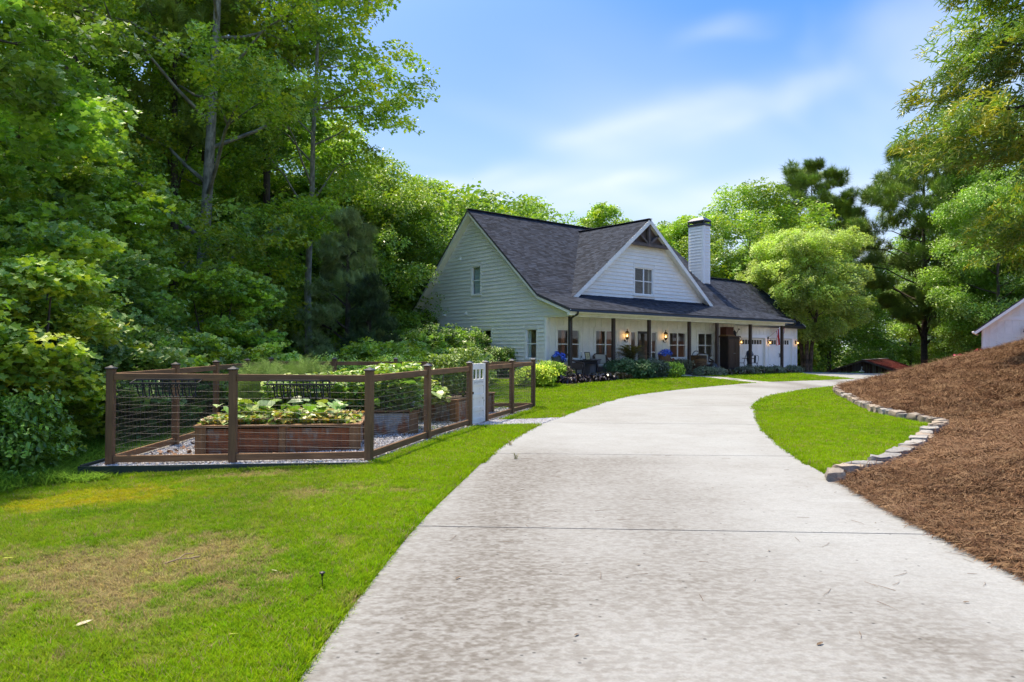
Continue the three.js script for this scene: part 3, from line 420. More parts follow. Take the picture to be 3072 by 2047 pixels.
// ---------- garden fence ----------
const fenceTop = 1.17;
{
  const fence = thing('garden_fence', 'brown wooden post and rail fence with wire mesh around the raised beds', 'fence');
  const posts = { A: [-5.62, 9.72], B: [-3.84, 9.56], C: [-1.93, 9.40], D: [-1.41, 11.61], E: [-0.83, 13.62], F: [-0.54, 14.38], G: [0.0, 16.1], H: [0.55, 17.79], I: [-1.27, 17.62], J: [-2.93, 17.47], K: [-4.43, 17.30], L: [-5.95, 17.12], M: [-5.88, 15.4], N: [-5.80, 13.6], O: [-5.68, 11.72] };
  const baseY = (p) => yardY(p[0], p[1]) - 0.03;
  const capGeo = merge([at(chamfer(0.125, 0.022, 0.125, 0.006), 0, 0.011, 0), at(new THREE.ConeGeometry(0.076, 0.032, 4, 1), 0, 0.038, 0, 0, Math.PI / 4, 0)]);
  const R = rng(71), postGeo = {}, yTop = (p) => fenceTop + 0.02 * clamp((p[1] - 9) / 8);
  const ang = { A: 0.1, B: 0.06, C: 0.1, L: 0.05 };
  for (const [k, p] of Object.entries(posts)) {
    const b = baseY(p), h = yTop(p) + 0.055 - b, key = h.toFixed(2), side = 'CDEFGH'.includes(k) ? -0.29 : 0.06;
    const post = part(fence, 'post', postGeo[key] ??= chamfer(0.098, h, 0.098, 0.006), MAT.fenceV[Math.floor(R() * 5)], p[0], b + h / 2, -p[1], 0, side, (R() - 0.5) * 0.008);
    part(post, 'cap', capGeo, MAT.postCap, 0, h / 2, 0);
  }
  const wireM = mat({ color: col(0.14, 0.13, 0.12), roughness: 0.5, metalness: 0.5 });
  const bay = (a, b, low = true, mesh = true) => {
    const pa = posts[a], pb = posts[b], A = V(pa[0], 0, -pa[1]), B = V(pb[0], 0, -pb[1]), dir = V().subVectors(B, A), len = dir.length(), ry = Math.atan2(-dir.z, dir.x), mid = A.clone().add(B).multiplyScalar(0.5);
    const ya = yTop(pa), yb = yTop(pb), ba = baseY(pa) + 0.155, bb = baseY(pb) + 0.155, fw = len - 0.10;
    const rail = (y0, y1, h) => { const g = chamfer(fw, h, 0.042, 0.004); const r = part(fence, 'rail', g, MAT.fence[Math.floor(R() * 5)], mid.x, (y0 + y1) / 2, mid.z); r.rotation.set(0, ry, Math.atan2(y1 - y0, len), 'YXZ'); const uv = g.attributes.uv; for (let i = 0; i < uv.count; i++) { const u = uv.getX(i); uv.setXY(i, uv.getY(i), u); } };
    rail(ya - 0.05, yb - 0.05, 0.095); rail(ba - 0.045, bb - 0.045, 0.092);
    if (!mesh) return;
    const W = [], n = V(-dir.z, 0, dir.x).normalize().multiplyScalar(0.004), P = (t, y) => V(lerp(A.x, B.x, t), y, lerp(A.z, B.z, t)).add(n), t0 = 0.05 / len, t1 = 1 - t0;
    const lo = Math.min(ba, bb) - 0.1, hi = Math.min(ya, yb) - 0.08;
    for (let i = 0; i < 12; i++) { const f = (i + 0.3) / 12, pts = []; for (let k = 0; k <= 6; k++) pts.push(P(lerp(t0, t1, k / 6), lerp(lo, hi, f) + (R() - 0.5) * 0.008)); W.push(tubeOf(pts, pts.map(() => 0.0019), 4)); }
    const m = Math.round(len / 0.055); for (let i = 1; i < m; i++) { const t = i / m; W.push(rod(P(t, lo), P(t, hi), 0.0014, 4)); }
    part(fence, 'wire_mesh', merge(W), wireM);
  };
  for (const s of ['AB', 'BC', 'CD', 'DE', 'FG', 'GH', 'HI', 'IJ', 'JK', 'KL', 'LM', 'MN', 'NO', 'OA']) bay(s[0], s[1]);
  // edging board that holds the gravel
  const eb = thing('edging_board', 'dark green plastic edging board holding the gravel along the garden fence', 'edging');
  const em = mat({ color: col(0.012, 0.026, 0.022), roughness: 0.6 });
  const E = [[-5.92, 9.47], [-4.6, 9.385], [-3.3, 9.28], [-1.84, 9.14], [-1.26, 11.5], [-0.86, 12.9]];
  for (let i = 0; i < E.length - 1; i++) { const [a, b] = [E[i], E[i + 1]], top = (p) => yardY(p[0], p[1]) + 0.02, bot = (p) => groundY(p[0], p[1]) - 0.08, nn = V(b[1] - a[1], 0, b[0] - a[0]).normalize().multiplyScalar(-0.028); part(eb, 'board', prism([V(a[0], bot(a), -a[1]), V(b[0], bot(b), -b[1]), V(b[0], top(b), -b[1]), V(a[0], top(a), -a[1])], nn), em); }
  { const a = [-5.9, 9.48], b = [-6.12, 17.2]; part(eb, 'board', chamfer(7.7, 0.3, 0.03, 0.004), em, -6.0, -0.23, -13.34, 0, Math.atan2(b[1] - a[1], b[0] - a[0]), 0); }
  // gate: an old painted panel door
  const gp = [(posts.E[0] + posts.F[0]) / 2, (posts.E[1] + posts.F[1]) / 2], gl = Math.hypot(posts.F[0] - posts.E[0], posts.F[1] - posts.E[1]) - 0.115, gr = Math.atan2(posts.F[1] - posts.E[1], posts.F[0] - posts.E[0]);
  const gate = thing('garden_gate', 'weathered white panelled door used as the garden gate', 'gate', [gp[0], 0.03, -gp[1]], gr);
  const old = mat({ color: col(0.84, 0.82, 0.75), roughness: 0.75, map: rep(tex(256, 256, (x, y) => { const n = tfbm(x / 256 * 6, y / 256 * 3, 5, 701, 3), k = sst(0.66, 0.74, tfbm(x / 256 * 12, y / 256 * 6, 4, 709, 6)); const v = 0.9 + 0.1 * n - 0.4 * k; return [v, v * (1 - 0.03 * k), v * (1 - 0.1 * k)]; }), 1) });
  const GH = 1.20, sw = 0.085;
  for (const s of [-1, 1]) part(gate, 'stile', chamfer(sw, GH, 0.036, 0.003), old, s * (gl / 2 - sw / 2), GH / 2, 0);
  const iw = gl - 2 * sw;
  for (const [y, h] of [[GH - 0.06, 0.12], [0.82, 0.135], [0.545, 0.085], [0.285, 0.085], [0.05, 0.10]]) part(gate, 'rail', chamfer(iw, h, 0.034, 0.003), old, 0, y, 0);
  for (const y of [0.68, 0.415, 0.17]) part(gate, 'panel', chamfer(iw, 0.2, 0.014, 0.004), old, 0, y, -0.004);
  for (const s of [-1, 1]) part(gate, 'muntin', chamfer(0.04, 0.2, 0.03, 0.003), old, s * iw / 6, 0.985, 0);
  { const c = document.createElement('canvas'); c.width = 512; c.height = 128; const x = c.getContext('2d'); x.fillStyle = '#d6d5cf'; x.fillRect(0, 0, 512, 128); x.fillStyle = '#55504a'; x.font = 'italic 66px serif'; x.fillText('pretty good feelings', 14, 84, 484); const t = new THREE.CanvasTexture(c); t.colorSpace = THREE.SRGBColorSpace; const pl = new THREE.PlaneGeometry(iw * 0.94, 0.09); part(gate, 'lettering', pl, mat({ map: t, roughness: 0.75, side: THREE.FrontSide }), 0, 0.825, 0.0195); }
  part(gate, 'latch', chamfer(0.03, 0.05, 0.03, 0.004), MAT.iron, -gl / 2 + 0.04, 0.62, 0.03);
  // wire baskets hung on the front rails
  const basket = thing('hanging_basket', 'empty black wire trough hung on the front fence rail by the corner post', 'planter basket', [-4.72, 1.06, -9.545], 0.085, 'wire troughs on the front rails');
  const W = 0.88, bars = [], strap = [];
  const rz = 0.16, top = 0.03, botY = -0.2;
  for (const [y, z, w] of [[top, 0, W], [top - 0.035, rz + 0.02, W], [botY, 0.03, W - 0.14], [botY, 0.11, W - 0.14]]) bars.push(at(box(w, 0.012, 0.008), 0, y, z));
  part(basket, 'rim_bar', at(box(W, 0.02, 0.008), 0, top, 0), MAT.iron); part(basket, 'front_bar', at(box(W, 0.02, 0.008), 0, top - 0.04, rz + 0.02), MAT.iron);
  for (const s of [-1, 1]) part(basket, 'side_bar', rod(V(s * W / 2, top, 0), V(s * W / 2, top - 0.04, rz + 0.02), 0.008, 6), MAT.iron);
  for (const z of [0.03, 0.11]) part(basket, 'bottom_bar', at(box(W - 0.14, 0.01, 0.014), 0, botY, z), MAT.iron);
  for (let k = 0; k < 9; k++) { const x = -W / 2 + 0.09 + k * (W - 0.18) / 8, g = tubeOf([V(x, top, 0.004), V(x + 0.01, botY + 0.05, 0.012), V(x + 0.02, botY, 0.03), V(x + 0.02, botY, 0.11), V(x + 0.012, botY + 0.05, 0.15), V(x, top - 0.04, rz + 0.02)], [0.009, 0.009, 0.009, 0.009, 0.009, 0.009], 6); part(basket, 'strap', g, MAT.iron); }
  const zig = []; for (let k = 0; k < 28; k++) { const x0 = -W / 2 + k * W / 28, x1 = x0 + W / 28; zig.push(rod(V(x0, top - 0.05, rz + 0.02), V((x0 + x1) / 2, top - 0.085, rz + 0.012), 0.004, 4), rod(V((x0 + x1) / 2, top - 0.085, rz + 0.012), V(x1, top - 0.05, rz + 0.02), 0.004, 4)); }
  zig.push(at(box(W, 0.008, 0.008), 0, top - 0.09, rz + 0.012)); part(basket, 'scroll_band', merge(zig), MAT.iron);
  const b2 = basket.clone(); b2.name = numbered('hanging_basket'); b2.position.set(-2.83, 1.06, -9.4); tag(b2, 'empty black wire trough hung on the front rail beside the yellow green vines', 'planter basket', 'wire troughs on the front rails'); scene.add(b2);
}

// ---------- raised beds ----------
const leafShape = (pts, curl = 0.15) => { const P = []; for (let i = 1; i < pts.length - 1; i++) for (const k of [0, i, i + 1]) { const [x, y] = pts[k]; P.push(x, curl * (Math.abs(x) * 0.9 - y * y * 0.5), y); } const g = new THREE.BufferGeometry(); g.setAttribute('position', new THREE.Float32BufferAttribute(P, 3)); g.computeVertexNormals(); return g; };
const leafMat = new THREE.MeshPhysicalMaterial({ color: 0xffffff, roughness: 0.75, specularIntensity: 0.7, clearcoat: 0.5, clearcoatRoughness: 0.3, transmission: 0.5, thickness: 0, side: THREE.DoubleSide });
const glossLeaf = new THREE.MeshPhysicalMaterial({ color: 0xffffff, roughness: 0.42, transmission: 0.36, thickness: 0, side: THREE.DoubleSide });
const dullLeaf = mat({ color: 0xffffff, roughness: 0.6 });
const bedInfo = {};
{
  const rust = (seed, amount) => tex(512, 128, (x, y) => { const n = tfbm(x / 512 * 16, y / 128 * 4, 5, seed, 4), b = vnoise(x / 512 * 7, y / 128 * 1, seed + 3, 7, 1), f = hash2(x, y, seed), st = vnoise(x / 512 * 40, y / 128 * 3, seed + 7, 40, 3); const t = sst(0.40, 0.86, n * 0.7 + b * 0.30 + amount + (st - 0.5) * 0.3 - (y / 128) * 0.26 + 0.1); const z = 0.55 + 0.12 * st + 0.05 * f, r = 0.36 + 0.30 * n + 0.06 * f; return [lerp(z, r * 0.98, t), lerp(z * 1.0, r * 0.62, t), lerp(z * 0.98, r * 0.40, t)]; });
  const beds = [['A', -3.55, 10.93, 2.3, 1.22, 0.42, 0.145, 0.32, 'rusty metal raised bed with brown wooden frame nearest the front rail'], ['B', -3.05, 12.72, 2.55, 1.2, 0.45, 0.16, 0.05, 'raised bed of half rusted corrugated metal overflowing with bean vines'], ['C', -1.28, 15.62, 1.0, 2.45, 0.45, -0.29, 0.12, 'raised bed of rusty corrugated metal holding tall tomato plants'], ['D', -2.62, 16.0, 0.9, 2.2, 0.5, -0.29, -0.2, 'grey galvanised raised bed with pale green seedlings'], ['E', -4.75, 14.75, 1.9, 1.1, 0.46, 0.12, 0.0, 'raised bed with wooden rim and feathery asparagus ferns']];
  for (const [key, x, d, w, l, h, turn, amt, lb] of beds) {
    const y0 = yardY(x, d), g = thing('raised_bed', lb, 'raised bed', [x, y0, -d], turn, 'raised garden beds'); bedInfo[key] = { x, d, w, l, h, turn, y0 };
    const wave = (len) => { const P = [], U = [], I = [], n = 66, H = h - 0.05; for (let i = 0; i <= n; i++) { const y = 0.005 + H * i / n, z = 0.009 * Math.sin(i / n * 6.283 * 11); for (const s of [-0.5, 0.5]) { P.push(s * len, y, z); U.push(s * len / 1.4 + 0.5, y / 0.5); } } for (let i = 0; i < n; i++) { const o = i * 2; I.push(o, o + 1, o + 2, o + 1, o + 3, o + 2); } const q = new THREE.BufferGeometry(); q.setAttribute('position', new THREE.Float32BufferAttribute(P, 3)); q.setAttribute('uv', new THREE.Float32BufferAttribute(U, 2)); q.setIndex(I); q.computeVertexNormals(); return q; };
    const sides = [[0, l / 2, w, 0, amt], [0, -l / 2, w, Math.PI, amt], [w / 2, 0, l, Math.PI / 2, amt * 0.6 + 0.06], [-w / 2, 0, l, -Math.PI / 2, amt]];
    sides.forEach(([px, pz, len, ry, a], i) => part(g, 'metal_panel', wave(len - 0.04), mat({ map: rust(720 + key.charCodeAt(0) * 9 + i, a), roughness: 0.6, metalness: 0.25 }), px, 0, pz, 0, ry, 0));
    const pm = MAT.fence[1], ph = h - 0.02;
    for (const sx of [-1, 1]) for (const sz of [-1, 1]) { part(g, 'corner_post', chamfer(0.14, ph, 0.03, 0.003), pm, sx * (w / 2 - 0.055), ph / 2, sz * (l / 2 + 0.022)); part(g, 'corner_post', chamfer(0.03, ph, 0.10, 0.003), pm, sx * (w / 2 + 0.022), ph / 2, sz * (l / 2 - 0.045)); }
    if (w > 2) for (const sz of [-1, 1]) part(g, 'middle_post', chamfer(0.10, ph, 0.024, 0.003), pm, 0.05, ph / 2, sz * (l / 2 + 0.02));
    if (l > 2) for (const sx of [-1, 1]) part(g, 'middle_post', chamfer(0.024, ph, 0.10, 0.003), pm, sx * (w / 2 + 0.02), ph / 2, 0);
    for (const s of [-1, 1]) { const g1 = chamfer(w + 0.1, 0.034, 0.13, 0.004); for (let i = 0, uv = g1.attributes.uv; i < uv.count; i++) uv.setXY(i, uv.getY(i), uv.getX(i)); part(g, 'cap_board', g1, MAT.fence[0], 0, h, s * (l / 2 - 0.012)); part(g, 'cap_board', chamfer(0.13, 0.032, l - 0.16, 0.004), MAT.fence[0], s * (w / 2 - 0.012), h + 0.0005, 0); }
    part(g, 'soil', new THREE.BoxGeometry(w - 0.05, 0.3, l - 0.05, 4, 1, 4), MAT.soil, 0, h - 0.22, 0);
  }
}
// crops in the beds
{
  const R = rng(811);
  const squash = leafShape([[0, -0.1], [0.35, -0.35], [0.62, 0.0], [0.55, 0.4], [0.3, 0.62], [0, 0.95], [-0.3, 0.62], [-0.55, 0.4], [-0.62, 0.0], [-0.35, -0.35]], 0.35), bean = leafShape([[0, -0.3], [0.4, -0.05], [0.35, 0.4], [0, 1], [-0.35, 0.4], [-0.4, -0.05]], 0.3);
  const inBed = (k, m = 0.06) => { const b = bedInfo[k], lx = (R() - 0.5) * (b.w - m), lz = (R() - 0.5) * (b.l - m), c = Math.cos(b.turn), s = Math.sin(b.turn); return [b.x + lx * c + lz * s, b.y0 + b.h, -b.d - lx * s + lz * c, lx / b.w, lz / b.l]; };
  const crop = (nm, lb, cat, geo, n, place, size, tones, m = leafMat, stem = 0) => { const list = []; for (let k = 0; k < n; k++) { const [x, y, z] = place(k), t = tones[Math.floor(R() * tones.length)], f = 0.9 + R() * 0.8; list.push([quatY(x, y, z, -0.5 + R() * 1.1, R() * 6.28, (R() - 0.5) * 0.9, size * (0.6 + R() * 0.7)), col(t[0] * f, t[1] * f, t[2] * f)]); } return tag(heap(nm, geo, m, list), lb, cat, null, 'stuff'); };
  const G1 = [[0.20, 0.32, 0.02], [0.14, 0.28, 0.02], [0.26, 0.34, 0.03], [0.10, 0.20, 0.03]], GY = [[0.30, 0.32, 0.02], [0.36, 0.30, 0.03], [0.20, 0.30, 0.03], [0.14, 0.26, 0.03], [0.30, 0.18, 0.04]];
  crop('strawberry_foliage', 'yellowing strawberry leaves filling the front rusty bed', 'strawberry plants', squash, 1500, () => { const [x, y, z, a, b] = inBed('A'); return [x, y + R() * 0.20 * (1.1 - 1.2 * Math.abs(a)) * (0.6 + 0.5 * vnoise(x * 4, z * 4, 5)), z]; }, 0.085, GY);
  crop('squash_leaves', 'large squash leaves standing over the front bed', 'squash plant', squash, 46, () => { const [x, y, z] = inBed('A', 0.4); return [x, y + 0.16 + R() * 0.16, z]; }, 0.17, G1);
  crop('bean_foliage', 'dense bright green bean vines climbing over the second bed', 'bean vines', bean, 5200, () => { const [x, y, z, a, b] = inBed('B', -0.15); const top = 0.32 + 0.45 * clamp(0.75 + a * 0.5) * (0.6 + 0.7 * vnoise(x * 2.2, z * 2.2, 8)); return [x, y + R() * top, z]; }, 0.105, [...G1, [0.27, 0.36, 0.03]]);
  crop('pumpkin_leaves', 'broad pumpkin leaves spilling out of the bean bed', 'pumpkin vine', squash, 110, () => { const [x, y, z, a] = inBed('B', -0.3); return [x + 0.25, y + 0.1 + R() * 0.45, z]; }, 0.16, G1);
  crop('seedling_foliage', 'pale yellow green seedlings in the grey bed', 'seedlings', bean, 1500, () => { const [x, y, z] = inBed('D'); return [x, y + R() * 0.28, z]; }, 0.09, [[0.32, 0.42, 0.05], [0.24, 0.36, 0.04]]);
  crop('tall_bean_foliage', 'leafy vine trained up thin stakes behind the bean bed', 'pole beans', bean, 2600, () => { const a = R(), x = -4.0 + 2.6 * a + (R() - 0.5) * 0.3, d = 14.2 + (R() - 0.5) * 0.5; return [x, 0.40 + R() * (0.42 + 0.14 * Math.sin(a * 17)), -d]; }, 0.10, [[0.27, 0.36, 0.03], [0.18, 0.30, 0.03], [0.33, 0.37, 0.04]]);
  const stakes = thing('vine_stakes', 'row of thin grey stakes holding up the vines behind the bean bed', 'plant stakes', [-2.7, 0, -14.2]);
  for (let k = 0; k < 7; k++) part(stakes, 'stake', new THREE.CylinderGeometry(0.008, 0.009, 1.05, 5), MAT.greyWood, -1.3 + k * 0.43, 0.52, (R() - 0.5) * 0.3, (R() - 0.5) * 0.1, 0, (R() - 0.5) * 0.1);
  // tomato plants in wire cages
  [[-1.45, 15.0, 0.85], [-1.1, 15.75, 0.98], [-0.92, 16.4, 0.7]].forEach(([x, d, h], i) => {
    const t = thing('tomato_plant', ['bushy tomato plant with green fruit beside the gate post', 'tallest tomato plant, rising above the fence rail', 'smaller tomato plant behind the garden gate'][i], 'tomato plant', [x, 0.42, -d], 0, 'tomato plants');
    const cage = []; for (const y of [0.2, 0.5, 0.8]) cage.push(at(new THREE.TorusGeometry(0.2, 0.003, 4, 20), 0, y * h, 0, 1.57, 0, 0)); for (let k = 0; k < 4; k++) { const a = k * 1.57; cage.push(rod(V(Math.cos(a) * 0.18, 0, Math.sin(a) * 0.18), V(Math.cos(a) * 0.21, h, Math.sin(a) * 0.21), 0.003, 4)); } part(t, 'wire_cage', merge(cage), MAT.iron);
    const st = []; for (let k = 0; k < 5; k++) { const a = k * 1.26; st.push(tubeOf([V(0, 0, 0), V(Math.cos(a) * 0.1, h * 0.4, Math.sin(a) * 0.1), V(Math.cos(a) * 0.24, h * 0.85, Math.sin(a) * 0.24)], [0.012, 0.009, 0.004], 5)); } part(t, 'stem', merge(st), mat({ color: col(0.12, 0.17, 0.04) }));
    const list = []; for (let k = 0; k < 1300; k++) { const a = R() * 6.28, r = Math.sqrt(R()) * 0.42 * (0.6 + 0.5 * vnoise(a * 2, k * 0.01, 3)), y = 0.05 + h * (0.1 + 1.0 * R()), f = 0.6 + R() * 0.6; list.push([quatY(Math.cos(a) * r, y, Math.sin(a) * r, R() * 1.4 - 0.3, R() * 6.28, R() - 0.5, 0.07 * (0.6 + R() * 0.7)), col(0.24 * f, 0.36 * f, 0.035 * f)]); } heap('foliage', bean, leafMat, list, t).userData.kind = 'stuff';
    for (let k = 0; k < 6; k++) part(t, 'tomato', new THREE.SphereGeometry(0.035, 10, 8), mat({ color: k === 4 ? col(0.45, 0.07, 0.02) : col(0.30, 0.36, 0.06), roughness: 0.35 }), (R() - 0.5) * 0.55, h * (0.25 + R() * 0.6), 0.15 + R() * 0.25);
  });
  // feathery asparagus
  const fr = []; for (let k = 0; k < 26; k++) { const a = R() * 6.28, y = R() * 0.3, l = 0.05 + R() * 0.06; fr.push(rod(V(0, y, 0), V(Math.cos(a) * l, y + l * 0.7, Math.sin(a) * l), 0.0016, 3)); } const frond = merge(fr);
  [[-5.0, 13.9, 0.85, 900], [-4.35, 14.6, 0.9, 900], [-5.3, 15.1, 0.8, 700]].forEach(([x, d, h, n], i) => {
    const t = thing('asparagus_fern', ['feathery green asparagus fern beside the left fence post', 'widest feathery asparagus fern behind the front beds', 'far feathery asparagus fern near the back corner post'][i], 'asparagus fern', [x, 0.05, -d], 0, 'asparagus ferns'), list = [];
    const st = []; for (let k = 0; k < 9; k++) { const a = R() * 6.28; st.push(tubeOf([V(0, 0, 0), V(Math.cos(a) * 0.1, 0.4, Math.sin(a) * 0.1), V(Math.cos(a) * 0.4, h, Math.sin(a) * 0.4)], [0.006, 0.005, 0.002], 4)); } part(t, 'stem', merge(st), mat({ color: col(0.14, 0.18, 0.05) }));
    for (let k = 0; k < n; k++) { const a = R() * 6.28, r = Math.sqrt(R()) * 0.5, f = 0.7 + R() * 0.6; list.push([quatY(Math.cos(a) * r, 0.15 + R() * h * (1 - 0.5 * r), Math.sin(a) * r, (R() - 0.5), R() * 6.28, (R() - 0.5), 0.7 + R() * 0.5), col(0.24 * f, 0.36 * f, 0.06 * f)]); } heap('foliage', frond, mat({ roughness: 0.7 }), list, t).userData.kind = 'stuff';
  });
  const nb = mat({ color: col(0.45, 0.24, 0.22), roughness: 0.8 });
  single('pink_toad_lily', merge([0, 1, 2, 3, 4].map(k => at(leafShape([[0, 0], [0.25, 0.4], [0, 1], [-0.25, 0.4]], 0.4), -4.62, 0.36, -10.6, -0.5, k * 1.26, 0, 0.11))), nb, 'small pinkish flower at the left end of the front bed', 'flower');
  { const o = thing('watering_sprinkler', 'small metal hose nozzle resting on the rim of the bean bed', 'hose nozzle', [-1.78, 0.475, -12.55], 0.4); part(o, 'nozzle', lathe([[0, 0], [0.05, 0], [0.06, 0.03], [0.03, 0.05], [0.03, 0.1], [0, 0.11]], 12), mat({ color: col(0.5, 0.5, 0.52), metalness: 0.7, roughness: 0.3 })); part(o, 'handle', at(box(0.16, 0.025, 0.03), 0.1, 0.02, 0), mat({ color: col(0.55, 0.55, 0.57), roughness: 0.4 })); }
}

// ---------- house: local x = u along the front, y up, z = -w ----------
const house = thing('farmhouse', 'white sided farmhouse with dark shingle roof, front porch and attached garage', 'house', [HO[0], 0, -HO[1]], HA);
const hthing = (name, label, cat, u, y, w, turn = 0, group) => { const [x, d] = fromHouse(u, w); return thing(name, label, cat, [x, y, -d], HA + turn, group); };
const H = (u, y, w) => V(u, y, -w);
function alongGeo(len, ht, wid, b = 0.004) { const g = chamfer(len, ht, wid, b); for (let i = 0, uv = g.attributes.uv; i < uv.count; i++) uv.setXY(i, uv.getY(i), uv.getX(i)); return g; }
function along(parent, name, A, B, ht, wid, m, up = V(0, 1, 0), geo) {  // bar from A to B
  const X = V().subVectors(B, A), len = X.length(); X.normalize(); const Z = V().crossVectors(X, up).normalize(), Y = V().crossVectors(Z, X), o = part(parent, name, geo ?? alongGeo(len, ht, wid), m);
  const q = new THREE.Matrix4().makeBasis(X, Y, Z); o.quaternion.setFromRotationMatrix(q); o.position.copy(A).add(B).multiplyScalar(0.5); return o;
}
const EXP = 0.178;                                                   // clapboard exposure
const clap = [0, 1, 2, 3].map(k => { const e = EXP + 0.015, q = [[0, 0.04], [e, 0.006], [e, 0], [0, 0]], P = [], f = (a, b, c, d) => P.push(...a, ...b, ...c, ...a, ...c, ...d); for (let i = 0; i < 3; i++) { const [y0, z0] = q[i], [y1, z1] = q[(i + 1) % 4]; f([0, y0, z0], [1, y0, z0], [1, y1, z1], [0, y1, z1]); } f([0, 0, 0], [1, 0, 0], [1, 0, 0.04], [0, 0, 0.04]); for (const x of [0, 1]) f([x, 0, 0], [x, 0, 0.04], [x, e, 0.006], [x, e, 0]); const g = new THREE.BufferGeometry(); g.setAttribute('position', new THREE.Float32BufferAttribute(P, 3)); g.computeVertexNormals(); boxUV(g); for (let i = 0, uv = g.attributes.uv; i < uv.count; i++) uv.setXY(i, uv.getX(i) * 3 + k * 0.37, uv.getY(i) + k * 0.61); return g; });
// boards between y0 and y1; span(y) gives [a, b] along the wall, holes are [a, b, y0, y1]; place(a, y) gives position, ry the turn
function clapboards(parent, y0, y1, span, holes, place, ry, m) {
  let k = 0; for (let y = y0; y < y1; y += EXP, k++) {
    const s = span(y + EXP * 0.5); if (!s || s[1] - s[0] < 0.05) continue; let parts = [s];
    for (const [a, b, h0, h1] of holes) if (y + EXP > h0 + 0.03 && y < h1 - 0.03) parts = parts.flatMap(([p, q]) => b <= p || a >= q ? [[p, q]] : [[p, a], [b, q]].filter(v => v[1] - v[0] > 0.02));
    for (const [p, q] of parts) { const o = part(parent, 'clapboard', clap[(k + Math.round(p * 3)) & 3], m, ...place(p, q, y), 0, ry, 0); o.scale.x = q - p; }
  }
}
function wallSheet(outline, holes, depth) { const s = new THREE.Shape(outline.map(p => new THREE.Vector2(...p))); for (const [a, b, c, d] of holes) { const h = new THREE.Path(); h.moveTo(a, c); h.lineTo(a, d); h.lineTo(b, d); h.lineTo(b, c); h.closePath(); s.holes.push(h); } const g = new THREE.ExtrudeGeometry(s, { depth, bevelEnabled: false }); boxUV(plain(g)); return g; }
const roofY = (w) => w < 1.64 ? 3.18 + (w + 0.39) * 0.355 : w < 6.87 ? 8.35 - 0.851 * (6.87 - w) : 8.35 - 0.915 * (w - 6.87);
// shingle courses: P0 at the low left corner, U along the course, S up the slope
const shingleM = matte({ color: 0xffffff, vertexColors: true });
function shingles(parent, P0, U, S, len, ext, seed, e = 0.14) {
  const R = rng(seed), P = [], C = [], N = V().crossVectors(U, S).normalize(); if (N.y < 0) N.negate();
  const pt = (a, s, h) => [P0.x + U.x * a + S.x * s + N.x * h, P0.y + U.y * a + S.y * s + N.y * h, P0.z + U.z * a + S.z * s + N.z * h];
  const quad = (a, b, c, d, v) => { P.push(...a, ...b, ...c, ...a, ...c, ...d); for (let i = 0; i < 6; i++) C.push(v[0], v[1], v[2]); };
  for (let s = 0; s < len; s += e) {
    const x = ext(s + e * 0.5); if (!x || x[1] - x[0] < 0.02) continue; let a = x[0] - R() * 0.2;
    while (a < x[1]) { const w = 0.14 + R() * 0.2, a0 = Math.max(a, x[0]), a1 = Math.min(a + w - 0.006, x[1]); a += w; if (a1 - a0 < 0.01) continue; const f = 0.55 + R() * 0.85, h = 0.007 + R() * 0.007, drop = R() < 0.4 ? 0 : -0.012, t = R(), v = [0.032 * f, (0.036 + 0.003 * t) * f, (0.049 + 0.007 * t) * f], s1 = Math.min(s + e + 0.01, len);
      quad(pt(a0, s + drop, h), pt(a1, s + drop, h), pt(a1, s1, 0.003), pt(a0, s1, 0.003), v); quad(pt(a0, s + drop, 0), pt(a1, s + drop, 0), pt(a1, s + drop, h), pt(a0, s + drop, h), v); quad(pt(a1, s + drop, 0), pt(a1, s1, 0), pt(a1, s1, 0.003), pt(a1, s + drop, h), v); }
  }
  const g = new THREE.BufferGeometry(); g.setAttribute('position', new THREE.Float32BufferAttribute(P, 3)); g.setAttribute('color', new THREE.Float32BufferAttribute(C, 3)); g.computeVertexNormals();
  const m = part(parent, 'shingles', g, shingleM); m.userData.kind = 'stuff'; return m;
}
const deckM = mat({ color: col(0.06, 0.058, 0.066), roughness: 0.9 });
